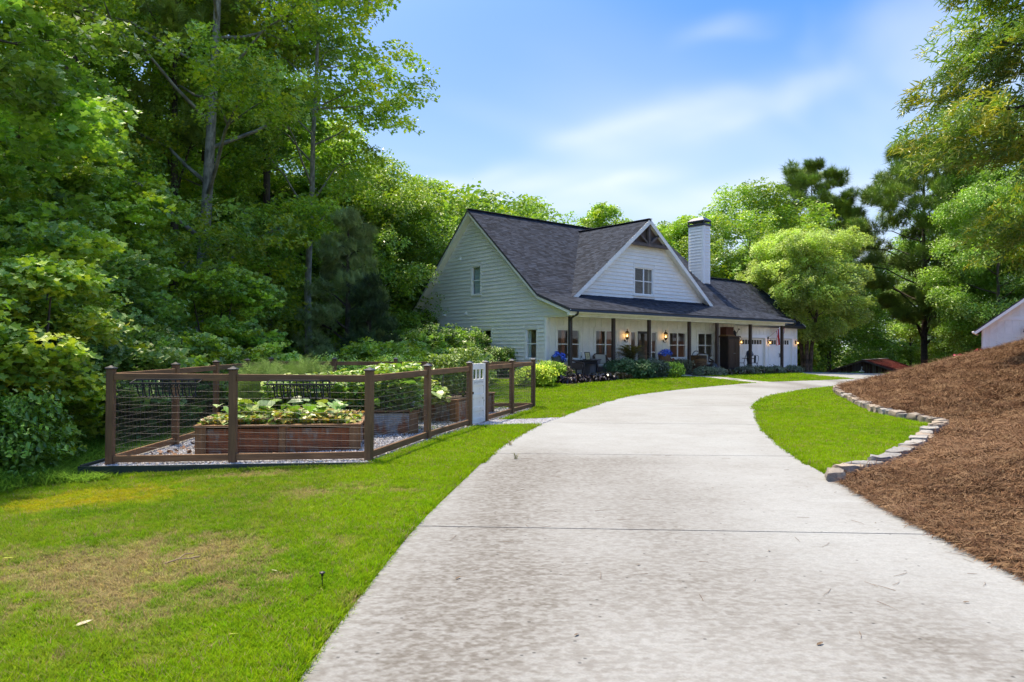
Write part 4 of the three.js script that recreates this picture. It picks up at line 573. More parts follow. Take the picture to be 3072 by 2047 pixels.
function windowUnit(parent, origin, ry, w, h, cols, rows, cas = 0.10, opts = {}) { // origin: lower left of the glass opening on the wall face; x along, z outwards
  const g = new THREE.Group(); g.name = opts.name ?? 'window'; g.position.copy(origin); g.rotation.y = ry; parent.add(g); const T = MAT.trim, C = opts.cas ?? MAT.white;
  part(g, 'casing', chamfer(w + 2 * cas, cas * 1.15, 0.03, 0.003), C, w / 2, h + cas * 0.575, 0.022); part(g, 'sill', chamfer(w + 2 * cas + 0.03, cas * 0.7, 0.045, 0.003), C, w / 2, -cas * 0.35, 0.026);
  for (const x of [-cas / 2, w + cas / 2]) part(g, 'casing', chamfer(cas, h, 0.028, 0.003), C, x, h / 2, 0.021);
  const cw = w / cols, rh = h / rows, fr = 0.05;
  for (let c = 0; c <= cols; c++) { const wd = c === 0 || c === cols ? fr : (opts.mull ?? 0.075); part(g, 'frame', chamfer(wd, h, 0.04, 0.003), T, clamp(c * cw, fr / 2, w - fr / 2), h / 2, -0.018); }
  for (let r = 0; r <= rows; r++) { const hh = r === 0 || r === rows ? fr : 0.042; part(g, 'frame', chamfer(w - 0.02, hh, 0.034, 0.003), T, w / 2, clamp(r * rh, fr / 2, h - fr / 2), -0.02); }
  for (let c = 0; c < cols; c++) for (let r = 0; r < rows; r++) part(g, 'pane', new THREE.PlaneGeometry(cw, rh), MAT.glass, (c + 0.5) * cw, (r + 0.5) * rh, -0.03);
  for (const [x0, x1, m, y0 = 0] of opts.drapes ?? []) { const P = [], n = 18; const s = new THREE.PlaneGeometry(x1 - x0, h * (1 - y0), n, 1), p = s.attributes.position; for (let i = 0; i < p.count; i++) p.setZ(i, 0.025 * Math.sin(p.getX(i) * 62)); s.computeVertexNormals(); part(g, 'curtain', s, m, (x0 + x1) / 2, h * (1 + y0) / 2, -0.17); }
  return g;
}
// --- gable end on the left (u = 0) ---
const gWin = [[2.12, 2.84, 1.06, 2.40, 1], [5.42, 6.9, 1.06, 2.42, 2], [6.32, 7.03, 4.16, 5.56, 1]];
{
  const hole = gWin.map(([a, b, c, d]) => [-b, -a, c, d]);
  const o = [[-12.66, -0.1], [-1.54, -0.1], [-1.54, 2.88], [0, 2.88], [0, roofY(0) - 0.16], [-1.64, roofY(1.64) - 0.16], [-6.87, 8.35 - 0.2], [-12.66, roofY(12.66) - 0.16]];
  const s = wallSheet(o, hole, 0.14); part(house, 'gable_wall', s, MAT.white, 0.14, 0, 0, 0, -Math.PI / 2, 0);
  const rearW = (y) => 6.87 + (8.15 - y) / 0.915, frontW = (y) => y < 2.88 ? 1.62 : y < 3.74 ? Math.max(0, (y + 0.2 - 3.18) / 0.355 - 0.39) : 6.87 - (8.15 - y) / 0.851;
  const holes = gWin.map(([a, b, c, d]) => [-b - 0.1, -a + 0.1, c - 0.07, d + 0.11]);
  clapboards(house, 0.10, 8.1, (y) => [-Math.min(12.58, rearW(y)), -frontW(y)], holes, (p, q, y) => [-0.001, y, p], -Math.PI / 2, MAT.white);
  for (const [a, b, c, d, n] of gWin) windowUnit(house, H(0, c, b), -Math.PI / 2, b - a, d - c, n, 2, 0.10, { drapes: n === 1 ? (c > 3 ? [[0, b - a, MAT.curtain]] : [[0, 0.13, MAT.curtain]]) : [] });
  part(house, 'corner_board', chamfer(0.03, 2.98, 0.10, 0.003), MAT.trim, -0.012, 1.39, -1.585); part(house, 'corner_board', chamfer(0.10, 2.98, 0.03, 0.003), MAT.trim, 0.05, 1.39, -1.525);
  part(house, 'corner_board', chamfer(0.03, 3.2, 0.10, 0.003), MAT.trim, -0.012, 1.5, -12.62);
  for (const [w, y] of [[8.01, 6.0], [9.34, 3.2], [9.5, 3.2], [7.46, 3.2]]) { const sh = new THREE.Shape([[0, 0], [0.11, 0], [0.03, 0.16], [0, 0.16]].map(p => new THREE.Vector2(...p))); const g = new THREE.ExtrudeGeometry(sh, { depth: 0.12, bevelEnabled: false }); g.translate(0, 0, -0.06); g.rotateY(Math.PI); part(house, 'vent_hood', g, MAT.trim, -0.015, y, -w); }
  // left rake: boards, soffit
  const pr = [[12.92, roofY(12.92)], [6.87, 8.35], [1.64, 3.9], [-0.40, 3.18]];
  for (let i = 0; i < 3; i++) { const [w0, y0] = pr[i], [w1, y1] = pr[i + 1]; along(house, 'rake_board', H(-0.385, y0 - 0.125, w0), H(-0.385, y1 - 0.125, w1), 0.19, 0.028, MAT.porchWall, V(1, 0, 0).cross(V().subVectors(H(0, y1, w1), H(0, y0, w0)).normalize())); const A = H(0, y0 - 0.15, w0), B = H(0, y1 - 0.15, w1), nn = V(0, -0.02, 0); part(house, 'soffit', prism([H(-0.37, y0 - 0.19, w0), H(-0.37, y1 - 0.19, w1), H(0.0, y1 - 0.19, w1), H(0.0, y0 - 0.19, w0)], V(0, 0.02, 0)), MAT.porchWall); }
  part(house, 'eave_return', chamfer(0.4, 0.16, 0.32, 0.004), MAT.trim, -0.19, roofY(12.76) - 0.20, -12.76); part(house, 'eave_return', chamfer(0.40, 0.15, 0.14, 0.004), MAT.trim, -0.19, 2.98, 0.28);
}
// --- roofs ---
const nrm = (x, y, z) => V(x, y, z).normalize();
{
  const dn = V(0, -0.10, 0), R0 = -0.42, R1 = 14.92;
  part(house, 'roof_deck', prism([H(R0, 3.9, 1.64), H(R1, 3.9, 1.64), H(R1, 8.35, 6.87), H(R0, 8.35, 6.87)], dn), deckM);
  part(house, 'roof_deck', prism([H(R0, 8.35, 6.87), H(R1, 8.35, 6.87), H(R1, roofY(12.95), 12.95), H(R0, roofY(12.95), 12.95)], dn), deckM);
  part(house, 'porch_roof_deck', prism([H(R0, 3.18, -0.40), H(17.52, 3.18, -0.40), H(15.48, 3.9, 1.64), H(R0, 3.9, 1.64)], dn), deckM);
  part(house, 'porch_roof_deck', prism([H(17.52, 3.18, -0.40), H(17.52, 3.18, 2.5), H(16.0, 3.72, 2.5), H(15.48, 3.9, 1.64)], dn), deckM);
  shingles(house, H(R0, 3.9, 1.64), V(1, 0, 0), nrm(0, 0.851, -1), 6.865, () => [0, R1 - R0], 11);
  shingles(house, H(R0, 3.18, -0.42), V(1, 0, 0), nrm(0, 0.355, -1), 2.18, (s) => [0, 17.94 - s / 1.061 * 1.0], 12);
  shingles(house, H(17.52, 3.18, 2.5), V(0, 0, 1), nrm(-1, 0.355, 0), 2.16, (s) => [0, 2.9 - s * 0.94], 19);
  along(house, 'ridge_cap', H(R0, 8.375, 6.87), H(R1, 8.375, 6.87), 0.03, 0.26, deckM);
  // dormer
  const uc = 6.92, dp = 7.99, sl = 0.775, wf = 1.45, wv = (y) => 6.87 - (8.35 - y) / 0.851, hw2 = (dp - 3.88) / sl;
  for (const s of [-1, 1]) {
    part(house, 'dormer_roof_deck', prism([H(uc + s * hw2, 3.88, wf), H(uc, dp, wf), H(uc, dp, wv(dp)), H(uc + s * hw2, 3.88, 1.6)], dn), deckM);
    shingles(house, H(uc + s * hw2, 3.88, wf), V(0, 0, -1), nrm(-s, sl, 0), hw2 * Math.hypot(1, sl), (d) => [0, wv(3.88 + d * sl / Math.hypot(1, sl)) - wf + 0.03], 13 + s);
    along(house, 'dormer_rake_board', H(uc + s * (hw2 - 0.05), 3.88 - 0.09, wf + 0.012), H(uc + s * 0.01, dp - 0.125, wf + 0.012), 0.20, 0.028, MAT.porchWall, V(0, 1, 0), undefined);
    part(house, 'dormer_soffit', prism([H(uc + s * (hw2 - 0.2), 3.88 - 0.04, wf + 0.03), H(uc, dp - 0.18, wf + 0.03), H(uc, dp - 0.18, 1.82), H(uc + s * (hw2 - 0.2), 3.88 - 0.04, 1.82)], V(0, 0.025, 0)), MAT.porchWall);
  }
  along(house, 'ridge_cap', H(uc, dp + 0.02, wf - 0.01), H(uc, dp + 0.02, wv(dp) + 0.1), 0.03, 0.26, deckM);
  const win = [6.12, 7.52, 4.23, 5.57], dw = 1.80, top = dp - 0.2, base = 3.86;
  part(house, 'dormer_wall', wallSheet([[uc - (top - base) / sl, base], [uc + (top - base) / sl, base], [uc, top]], [win], 0.12), MAT.white, 0, 0, -dw - 0.12);
  clapboards(house, 3.99, 7.6, (y) => [uc - (top - y - 0.06) / sl, uc + (top - y - 0.06) / sl], [[win[0] - 0.12, win[1] + 0.12, win[2] - 0.1, win[3] + 0.14]], (p, q, y) => [p, y, -dw + 0.001], 0, MAT.white);
  windowUnit(house, H(win[0], win[2], dw), 0, win[1] - win[0], win[3] - win[2], 2, 2, 0.12, { drapes: [[1.2, 1.38, MAT.greyDrape]] });
  // truss in the peak
  const ty = 6.72, th = (top + 0.05 - ty) / sl; part(house, 'truss_backing', wallSheet([[uc - th, ty], [uc + th, ty], [uc, top + 0.05]], [], 0.03), MAT.greyWood, 0, 0, -1.72);
  along(house, 'truss_chord', H(uc - 1.52, 6.70, 1.56), H(uc + 1.52, 6.70, 1.56), 0.16, 0.13, MAT.greyWood); along(house, 'truss_king_post', H(uc, 6.77, 1.57), H(uc, 7.78, 1.57), 0.15, 0.14, MAT.greyWood, V(1, 0, 0));
  for (const s of [-1, 1]) along(house, 'truss_brace', H(uc + s * 0.12, 6.80, 1.57), H(uc + s * 0.72, 7.22, 1.57), 0.11, 0.12, MAT.greyWood);
  // garage roof
  const gs = (6.15 - 3.03) / (5.87 - 2.2); part(house, 'garage_roof_deck', prism([H(14.5, 3.03, 2.2), H(23.55, 3.03, 2.2), H(23.55, 6.15, 5.87), H(14.5, 6.15, 5.87)], dn), deckM); part(house, 'garage_roof_deck', prism([H(14.5, 6.15, 5.87), H(23.55, 6.15, 5.87), H(23.55, 3.03, 9.54), H(14.5, 3.03, 9.54)], dn), deckM);
  shingles(house, H(14.5, 3.03, 2.2), V(1, 0, 0), nrm(0, gs, -1), 4.815, () => [0, 9.05], 17); along(house, 'ridge_cap', H(14.9, 6.175, 5.87), H(23.55, 6.175, 5.87), 0.03, 0.26, deckM);
  along(house, 'garage_fascia', H(17.0, 2.93, 2.19), H(23.56, 2.93, 2.19), 0.14, 0.03, MAT.black); along(house, 'garage_rake_board', H(23.54, 2.95, 2.2), H(23.54, 6.05, 5.87), 0.18, 0.03, MAT.trim);
  part(house, 'garage_soffit', prism([H(14.5, 2.90, 2.2), H(23.5, 2.90, 2.2), H(23.5, 2.90, 2.62), H(14.5, 2.90, 2.62)], V(0, 0.02, 0)), MAT.porchWall);
  // chimney
  const [a, b, c, d] = [14.0, 14.6, 3.35, 4.38], y0 = 4.9, y1 = 8.78;
  part(house, 'chimney_core', new THREE.BoxGeometry(b - a, y1 - y0, d - c), MAT.white, (a + b) / 2, (y0 + y1) / 2, -(c + d) / 2);
  clapboards(house, 5.42, y1 - 0.15, () => [-d + 0.07, -c - 0.07], [], (p, q, y) => [a - 0.001, y, p], -Math.PI / 2, MAT.white); clapboards(house, 5.42, y1 - 0.15, () => [a + 0.07, b - 0.07], [], (p, q, y) => [p, y, -c + 0.001], 0, MAT.white); clapboards(house, 6.2, y1 - 0.15, () => [c + 0.07, d - 0.07], [], (p, q, y) => [b + 0.001, y, -p], Math.PI / 2, MAT.white);
  for (const [x, z] of [[a, c], [b, c], [a, d], [b, d]]) part(house, 'chimney_corner', chamfer(0.16, y1 - 5.35, 0.16, 0.004), MAT.trim, x + (x === a ? 0.055 : -0.055), (y1 + 5.35) / 2, -(z + (z === c ? 0.055 : -0.055)));
  const cap = part(house, 'chimney_cap', chamfer(b - a + 0.14, 0.12, d - c + 0.14, 0.006), MAT.chimneyCap, (a + b) / 2, y1 + 0.05, -(c + d) / 2);
  for (const sx of [-1, 1]) for (const sz of [-1, 1]) part(cap, 'cap_leg', chamfer(0.05, 0.16, 0.05, 0.003), MAT.chimneyCap, sx * ((b - a) / 2 + 0.02), 0.13, sz * ((d - c) / 2 + 0.02));
  const hw = (b - a) / 2 + 0.07, hd = (d - c) / 2 + 0.07, tw = 0.17, td = 0.36, lo = [[-hw, -hd], [hw, -hd], [hw, hd], [-hw, hd]], hi = [[-tw, -td], [tw, -td], [tw, td], [-tw, td]], P = []; const q4 = (p, q, r, s) => P.push(...p, ...q, ...r, ...p, ...r, ...s);
  for (let i = 0; i < 4; i++) { const j = (i + 1) % 4; q4([lo[i][0], 0, lo[i][1]], [lo[j][0], 0, lo[j][1]], [lo[j][0], 0.07, lo[j][1]], [lo[i][0], 0.07, lo[i][1]]); q4([lo[i][0], 0.07, lo[i][1]], [lo[j][0], 0.07, lo[j][1]], [hi[j][0], 0.26, hi[j][1]], [hi[i][0], 0.26, hi[i][1]]); } q4(...hi.map(p => [p[0], 0.26, p[1]])); q4(...lo.map(p => [p[0], 0, p[1]]));
  const hg = new THREE.BufferGeometry(); hg.setAttribute('position', new THREE.Float32BufferAttribute(P, 3)); hg.computeVertexNormals(); part(cap, 'cap_hood', hg, MAT.chimneyCap, 0, 0.19, 0);
}
// --- porch ---
{
  const wins = [[0.68, 2.08, 1.05, 2.39], [3.10, 4.50, 1.05, 2.39], [8.53, 9.92, 1.05, 2.39], [10.96, 12.33, 1.05, 2.39]], door = [5.50, 7.56, 0.31, 2.39];
  part(house, 'porch_wall', wallSheet([[0, -0.1], [14.42, -0.1], [14.42, 3.6], [0, 3.6]], [...wins, door], 0.14), MAT.porchWall, 0, 0, -1.68);
  const dr = [[[0, 0.16, MAT.drape], [0.42, 0.62, MAT.drape]], [[0.42, 0.62, MAT.drape], [0.95, 1.3, MAT.drape]], [], []];
  wins.forEach((v, i) => windowUnit(house, H(v[0], v[2], 1.54), 0, v[1] - v[0], v[3] - v[2], 2, 2, 0.12, { cas: MAT.porchWall, drapes: dr[i] }));
  windowUnit(house, H(5.54, 0.33, 1.54), 0, 0.42, 2.05, 1, 2, 0.05, { name: 'sidelight', cas: MAT.porchWall, drapes: [[0.05, 0.3, MAT.drape, 0]] }); windowUnit(house, H(7.10, 0.33, 1.54), 0, 0.42, 2.05, 1, 2, 0.05, { name: 'sidelight', cas: MAT.porchWall });
  const dg = new THREE.Group(); dg.name = 'front_door'; dg.position.copy(H(6.06, 0.31, 1.58)); house.add(dg);
  for (const [x, w] of [[0.05, 0.10], [0.88, 0.10]]) part(dg, 'stile', chamfer(w, 2.08, 0.045, 0.004), MAT.black, x, 1.04, 0); for (const [y, h] of [[0.12, 0.24], [2.02, 0.12]]) part(dg, 'rail', chamfer(0.73, h, 0.045, 0.004), MAT.black, 0.465, y, 0); part(dg, 'pane', new THREE.PlaneGeometry(0.74, 1.75), MAT.glass, 0.465, 1.1, 0); part(dg, 'handle', chamfer(0.025, 0.2, 0.05, 0.004), MAT.iron, 0.87, 0.98, 0.05);
  for (const x of [6.02, 7.03]) part(house, 'door_jamb', chamfer(0.08, 2.09, 0.14, 0.004), MAT.porchWall, x, 1.35, -1.60); part(house, 'door_head', chamfer(2.34, 0.16, 0.032, 0.003), MAT.porchWall, 6.53, 2.475, -1.525);
  // battens
  const bg = {}; for (let u = 0.26; u < 14.4; u += 0.406) { let segs = [[0.3, 2.95]]; for (const [a, b, c, d] of [...wins.map(v => [v[0] - 0.14, v[1] + 0.14, v[2] - 0.1, v[3] + 0.15]), [5.36, 7.70, 0, 2.56]]) if (u > a && u < b) segs = segs.flatMap(([p, q]) => [[p, c], [d, q]].filter(s => s[1] - s[0] > 0.05)); for (const [p, q] of segs) { const k = (q - p).toFixed(3); part(house, 'batten', bg[k] ??= chamfer(0.045, q - p, 0.02, 0.003), MAT.porchWall, u, (p + q) / 2, -1.531); } }
  part(house, 'corner_board', chamfer(0.10, 2.7, 0.03, 0.003), MAT.trim, 14.37, 1.6, -1.526);
  part(house, 'porch_floor', chamfer(17.3, 0.36, 1.72, 0.01), mat({ color: col(0.40, 0.38, 0.35), roughness: 0.9, map: rep(tex(256, 256, (x, y) => g3(0.7 + 0.3 * tfbm(x / 32, y / 32, 4, 333, 8))), 0.5) }), 8.55, 0.12, -0.74);
  part(house, 'porch_step', chamfer(1.5, 0.24, 0.36, 0.01), mat({ color: col(0.44, 0.42, 0.39), roughness: 0.9 }), 6.95, 0.14, 0.32);
  part(house, 'porch_ceiling', new THREE.BoxGeometry(17.0, 0.03, 1.6), MAT.porchWall, 8.6, 2.965, -0.86); part(house, 'porch_ceiling', new THREE.BoxGeometry(2.75, 0.03, 1.0), MAT.porchWall, 15.8, 2.966, -2.15);
  along(house, 'porch_beam', H(0.0, 3.02, 0.1), H(17.1, 3.02, 0.1), 0.29, 0.2, MAT.porchWall); along(house, 'porch_beam', H(17.0, 3.019, 0.205), H(17.0, 3.019, 2.58), 0.285, 0.2, MAT.porchWall);
  part(house, 'beam_trim', alongGeo(17.05, 0.03, 0.012), MAT.porchWall, 8.55, 2.91, 0.008).rotation.set(0, 0, 0);
  along(house, 'porch_fascia', H(-0.38, 3.085, -0.375), H(17.48, 3.085, -0.375), 0.16, 0.02, MAT.trim);
  part(house, 'porch_soffit', prism([H(-0.35, 3.135, -0.36), H(17.45, 3.135, -0.36), H(17.45, 3.135, 0.02), H(-0.35, 3.135, 0.02)], V(0, 0.012, 0)), MAT.porchWall); part(house, 'porch_soffit', prism([H(17.08, 3.135, 0.025), H(17.45, 3.135, 0.025), H(17.45, 3.135, 2.5), H(17.08, 3.135, 2.5)], V(0, 0.012, 0)), MAT.porchWall);
  const pg = chamfer(0.14, 2.58, 0.14, 0.008), bgp = chamfer(0.17, 0.16, 0.17, 0.006);
  for (const u of [0.09, 2.75, 5.19, 8.25, 10.58, 13.67, 16.93]) { const p = part(house, 'porch_post', pg, MAT.darkPost, u, 1.585, -0.1); part(p, 'post_base', bgp, MAT.darkPost, 0, -1.20, 0); }
  // gutter and downspouts
  const gsh = new THREE.Shape([[0, 0], [0.085, 0.0], [0.115, 0.05], [0.125, 0.115], [0.118, 0.115], [0.108, 0.055], [0.08, 0.008], [0, 0.008]].map(p => new THREE.Vector2(...p))), gg = new THREE.ExtrudeGeometry(gsh, { depth: 17.95, bevelEnabled: false }); gg.rotateY(-Math.PI / 2); gg.rotateY(Math.PI); gg.scale(1, 1, 1);
  { const bb = new THREE.Box3().setFromBufferAttribute(gg.attributes.position); gg.translate(-0.43 - bb.min.x, 3.055, 0.39 - bb.min.z); part(house, 'gutter', gg, MAT.black); }
  const pipe = (pts) => tubeOf(new THREE.CatmullRomCurve3(pts, false, 'centripetal').getPoints(36), Array(37).fill(0.045), 8);
  part(house, 'downspout', pipe([H(0.0, 3.07, -0.46), H(-0.01, 2.96, -0.45), H(-0.05, 2.86, -0.22), H(-0.06, 2.72, -0.06), H(-0.06, 2.3, -0.04), H(-0.06, 1.2, -0.04), H(-0.06, 0.25, -0.04)]), MAT.black);
  part(house, 'downspout', pipe([H(17.40, 3.07, -0.45), H(17.39, 2.97, -0.42), H(17.3, 2.88, -0.2), H(17.12, 2.84, 0.05), H(17.06, 2.6, 0.14), H(17.06, 1.5, 0.14), H(17.06, 0.3, 0.14)]), MAT.black);
  part(house, 'ceiling_light', lathe([[0, 0], [0.07, 0], [0.07, -0.02], [0.05, -0.04], [0, -0.05]], 14), MAT.iron, 14.6, 3.13, 0.2);
}
// --- garage front ---
{
  const d1 = [16.60, 19.36, -0.04, 2.21], d2 = [19.90, 22.60, -0.04, 2.21];
  part(house, 'garage_wall', wallSheet([[14.45, -0.06], [23.2, -0.06], [23.2, 2.96], [14.45, 2.96]], [d1, d2], 0.22), MAT.white, 0, 0, -2.82);
  part(house, 'garage_side_wall', wallSheet([[-9.2, -0.06], [-2.83, -0.06], [-2.83, 2.95], [-5.87, 5.9], [-9.2, 2.95]], [], 0.14), MAT.white, 23.2, 0, 0, 0, -Math.PI / 2, 0);
  const bg = {}; for (let u = 14.7; u < 23.2; u += 0.406) { let segs = [[0, 2.9]]; for (const d of [d1, d2]) if (u > d[0] - 0.2 && u < d[1] + 0.2) segs = [[2.44, 2.9]]; for (const [p, q] of segs) { const k = (q - p).toFixed(3); part(house, 'batten', bg[k] ??= chamfer(0.045, q - p, 0.02, 0.003), MAT.white, u, (p + q) / 2, -2.591); } }
  part(house, 'corner_board', chamfer(0.10, 2.92, 0.03, 0.003), MAT.trim, 23.16, 1.41, -2.586);
  for (const [d, k] of [[d1, 0], [d2, 1]]) {
    const w = d[1] - d[0], g = new THREE.Group(); g.name = 'garage_door'; g.position.copy(H(d[0], 0.0, 2.78)); house.add(g);
    part(g, 'door_panel', chamfer(w - 0.01, 2.2, 0.05, 0.004), MAT.trim, w / 2, 1.09, 0);
    for (let r = 0; r < 4; r++) part(g, 'section_rail', chamfer(w - 0.05, 0.10, 0.02, 0.003), MAT.trim, w / 2, [0.06, 1.78, 2.14, 1.08][r], 0.034);
    for (const x of [0.05, w / 2 - 0.06, w / 2 + 0.06, w - 0.05]) part(g, 'stile', chamfer(0.10, 2.05, 0.018, 0.003), MAT.trim, x, 1.08, 0.045);
    for (const s of [-1, 1]) for (const t of [-1, 1]) { const cx = w / 2 + s * w / 4; along(g, 'brace', V(cx, 1.74, 0.033).add(V(0, 0, 0)), V(cx + t * s * (w / 4 - 0.12), 0.12, 0.033), 0.09, 0.016, MAT.trim, V(0, 0, 1).cross(V(t * s * (w / 4 - 0.12), -1.62, 0).normalize())); }
    for (let i = 0; i < 8; i++) { const x = 0.16 + (i > 3 ? 0.12 : 0) + i * (w - 0.42) / 8 + 0.1; part(g, 'pane', new THREE.PlaneGeometry((w - 0.42) / 8 - 0.05, 0.27), mat({ color: col(0.05, 0.055, 0.05), roughness: 0.08 }), x, 1.965, 0.047); part(g, 'muntin', chamfer(0.035, 0.3, 0.02, 0.003), MAT.trim, x + (w - 0.42) / 16, 1.965, 0.05); }
    for (const s of [-1, 1]) part(g, 'handle', tubeOf([V(w / 2 + s * 0.06, 1.27, 0.05), V(w / 2 + s * 0.04, 1.2, 0.09), V(w / 2 + s * 0.04, 1.08, 0.09), V(w / 2 + s * 0.06, 1.0, 0.05)], [0.012, 0.014, 0.014, 0.012], 6), MAT.iron);
    part(house, 'door_casing', chamfer(w + 0.32, 0.18, 0.03, 0.003), MAT.trim, (d[0] + d[1]) / 2, 2.30, -2.584); for (const x of [d[0] - 0.075, d[1] + 0.075]) part(house, 'door_casing', chamfer(0.15, 2.24, 0.028, 0.003), MAT.trim, x, 1.09, -2.585);
  }
}
// --- shell: right gable, back wall, floors and dark rooms behind the glass ---
{
  part(house, 'right_gable_wall', wallSheet([[-12.66, 0], [-1.69, 0], [-1.69, roofY(1.69) - 0.12], [-6.87, 8.2], [-12.66, roofY(12.66) - 0.12]], [], 0.12), MAT.white, 14.42, 0, 0, 0, -Math.PI / 2, 0);
  part(house, 'back_wall', new THREE.BoxGeometry(14.1, 3.2, 0.14), MAT.white, 7.21, 1.5, -12.58); part(house, 'garage_back_wall', new THREE.BoxGeometry(8.5, 3.0, 0.12), MAT.white, 18.8, 1.45, -9.1);
  part(house, 'floor', new THREE.BoxGeometry(14.0, 0.12, 10.7), MAT.interior, 7.2, 0.24, -7.1); part(house, 'ceiling', new THREE.BoxGeometry(14.0, 0.1, 10.7), MAT.interior, 7.2, 2.98, -7.1);
  part(house, 'partition', new THREE.BoxGeometry(13.9, 2.6, 0.1), MAT.interior, 7.25, 1.62, -4.3); part(house, 'partition', new THREE.BoxGeometry(0.1, 2.6, 8), MAT.interior, 3.4, 1.62, -8.4);
  part(house, 'attic_partition', new THREE.BoxGeometry(0.1, 2.6, 3.0), MAT.interior, 1.8, 4.7, -6.8);
  const lamp = part(house, 'table_lamp', lathe([[0, 0], [0.09, 0], [0.03, 0.08], [0.03, 0.25]], 14), mat({ color: col(0.3, 0.3, 0.28) }), 0.55, 1.0, -2.35); part(lamp, 'lamp_shade', lathe([[0.16, 0.22], [0.11, 0.5]], 16), mat({ color: col(0.75, 0.72, 0.62) }));
  part(house, 'lamp_table', chamfer(0.5, 0.7, 0.5, 0.01), MAT.darkWood, 0.55, 0.65, -2.4);
}

// ---------- lanterns ----------
{
  const glow = new THREE.MeshStandardMaterial({ color: 0x000000, emissive: new THREE.Color(1.0, 0.72, 0.32), emissiveIntensity: 2.6 });
  const amber = new THREE.MeshPhysicalMaterial({ color: col(1, 0.88, 0.62), transmission: 1, thickness: 0, roughness: 0.15, side: THREE.DoubleSide });
  const brass = mat({ color: col(0.09, 0.055, 0.02), roughness: 0.4, metalness: 0.6 });
  const light = (g, y, z, power) => { const l = new THREE.PointLight(0xffc488, power, 6, 2); l.position.set(0, y, z); l.castShadow = true; l.shadow.radius = 1.5; g.add(l); };
  for (const [u, lb] of [[5.10, 'lit brass carriage lantern left of the front door'], [8.02, 'lit brass carriage lantern right of the front door']]) {
    const g = hthing('wall_lantern', lb, 'lantern', u, 1.86, 1.51, 0, 'lanterns beside the front door');
    part(g, 'wall_plate', lathe([[0, 0], [0.055, 0], [0.045, 0.02], [0, 0.025]], 14), brass, 0, 0.06, 0.0, Math.PI / 2, 0, 0); part(g, 'arm', tubeOf([V(0, 0.06, 0.01), V(0, -0.02, 0.07), V(0, -0.03, 0.14), V(0, 0.04, 0.17), V(0, 0.10, 0.15)], [0.013, 0.013, 0.012, 0.012, 0.012], 7), brass);
    part(g, 'base', lathe([[0, 0.1], [0.03, 0.1], [0.075, 0.16], [0.085, 0.2], [0.08, 0.215], [0, 0.215]], 8), brass, 0, 0, 0.15); part(g, 'glass', lathe([[0.078, 0.215], [0.1, 0.42]], 8), amber, 0, 0, 0.15);
    part(g, 'roof', lathe([[0.105, 0.42], [0.11, 0.435], [0.06, 0.51], [0.025, 0.53], [0.02, 0.57], [0.03, 0.58], [0, 0.64]], 8), brass, 0, 0, 0.15); for (let k = 0; k < 6; k++) { const a = k * Math.PI / 3; part(g, 'cage_bar', rod(V(Math.cos(a) * 0.08, 0.21, 0.15 + Math.sin(a) * 0.08), V(Math.cos(a) * 0.102, 0.425, 0.15 + Math.sin(a) * 0.102), 0.004, 4), brass); }
    part(g, 'flame_bulb', new THREE.SphereGeometry(0.03, 12, 10).scale(1, 1.7, 1), glow, 0, 0.29, 0.15); light(g, 0.29, 0.15, 0.04);
  }
  [['left of the first garage door, beside the cabinet', 16.45], ['between the two garage doors, under the flag pole', 19.63], ['on the far corner of the garage', 22.98]].forEach(([lb, u]) => {
    const g = hthing('garage_lantern', 'lit black onion lantern ' + lb, 'lantern', u, 1.82, 2.57, 0, 'garage lanterns');
    part(g, 'wall_plate', chamfer(0.10, 0.22, 0.025, 0.005), MAT.iron, 0, 0.16, 0.012); part(g, 'arm', tubeOf([V(0, 0.2, 0.02), V(0, 0.36, 0.06), V(0, 0.38, 0.14), V(0, 0.30, 0.16)], [0.012, 0.012, 0.012, 0.01], 7), MAT.iron);
    part(g, 'top', lathe([[0, 0.30], [0.05, 0.27], [0.085, 0.24], [0.085, 0.225], [0, 0.225]], 14), MAT.iron, 0, 0, 0.16); part(g, 'glass', lathe([[0.07, 0.03], [0.095, 0.09], [0.095, 0.17], [0.075, 0.225]], 14), amber, 0, 0, 0.16); part(g, 'base', lathe([[0, 0], [0.07, 0], [0.078, 0.03], [0, 0.032]], 14), MAT.iron, 0, 0, 0.16); part(g, 'cage_band', new THREE.TorusGeometry(0.097, 0.005, 5, 20).rotateX(Math.PI / 2), MAT.iron, 0, 0.13, 0.16);
    part(g, 'bulb', new THREE.SphereGeometry(0.035, 12, 10), glow, 0, 0.12, 0.16); light(g, 0.12, 0.16, 0.04);
  });
}
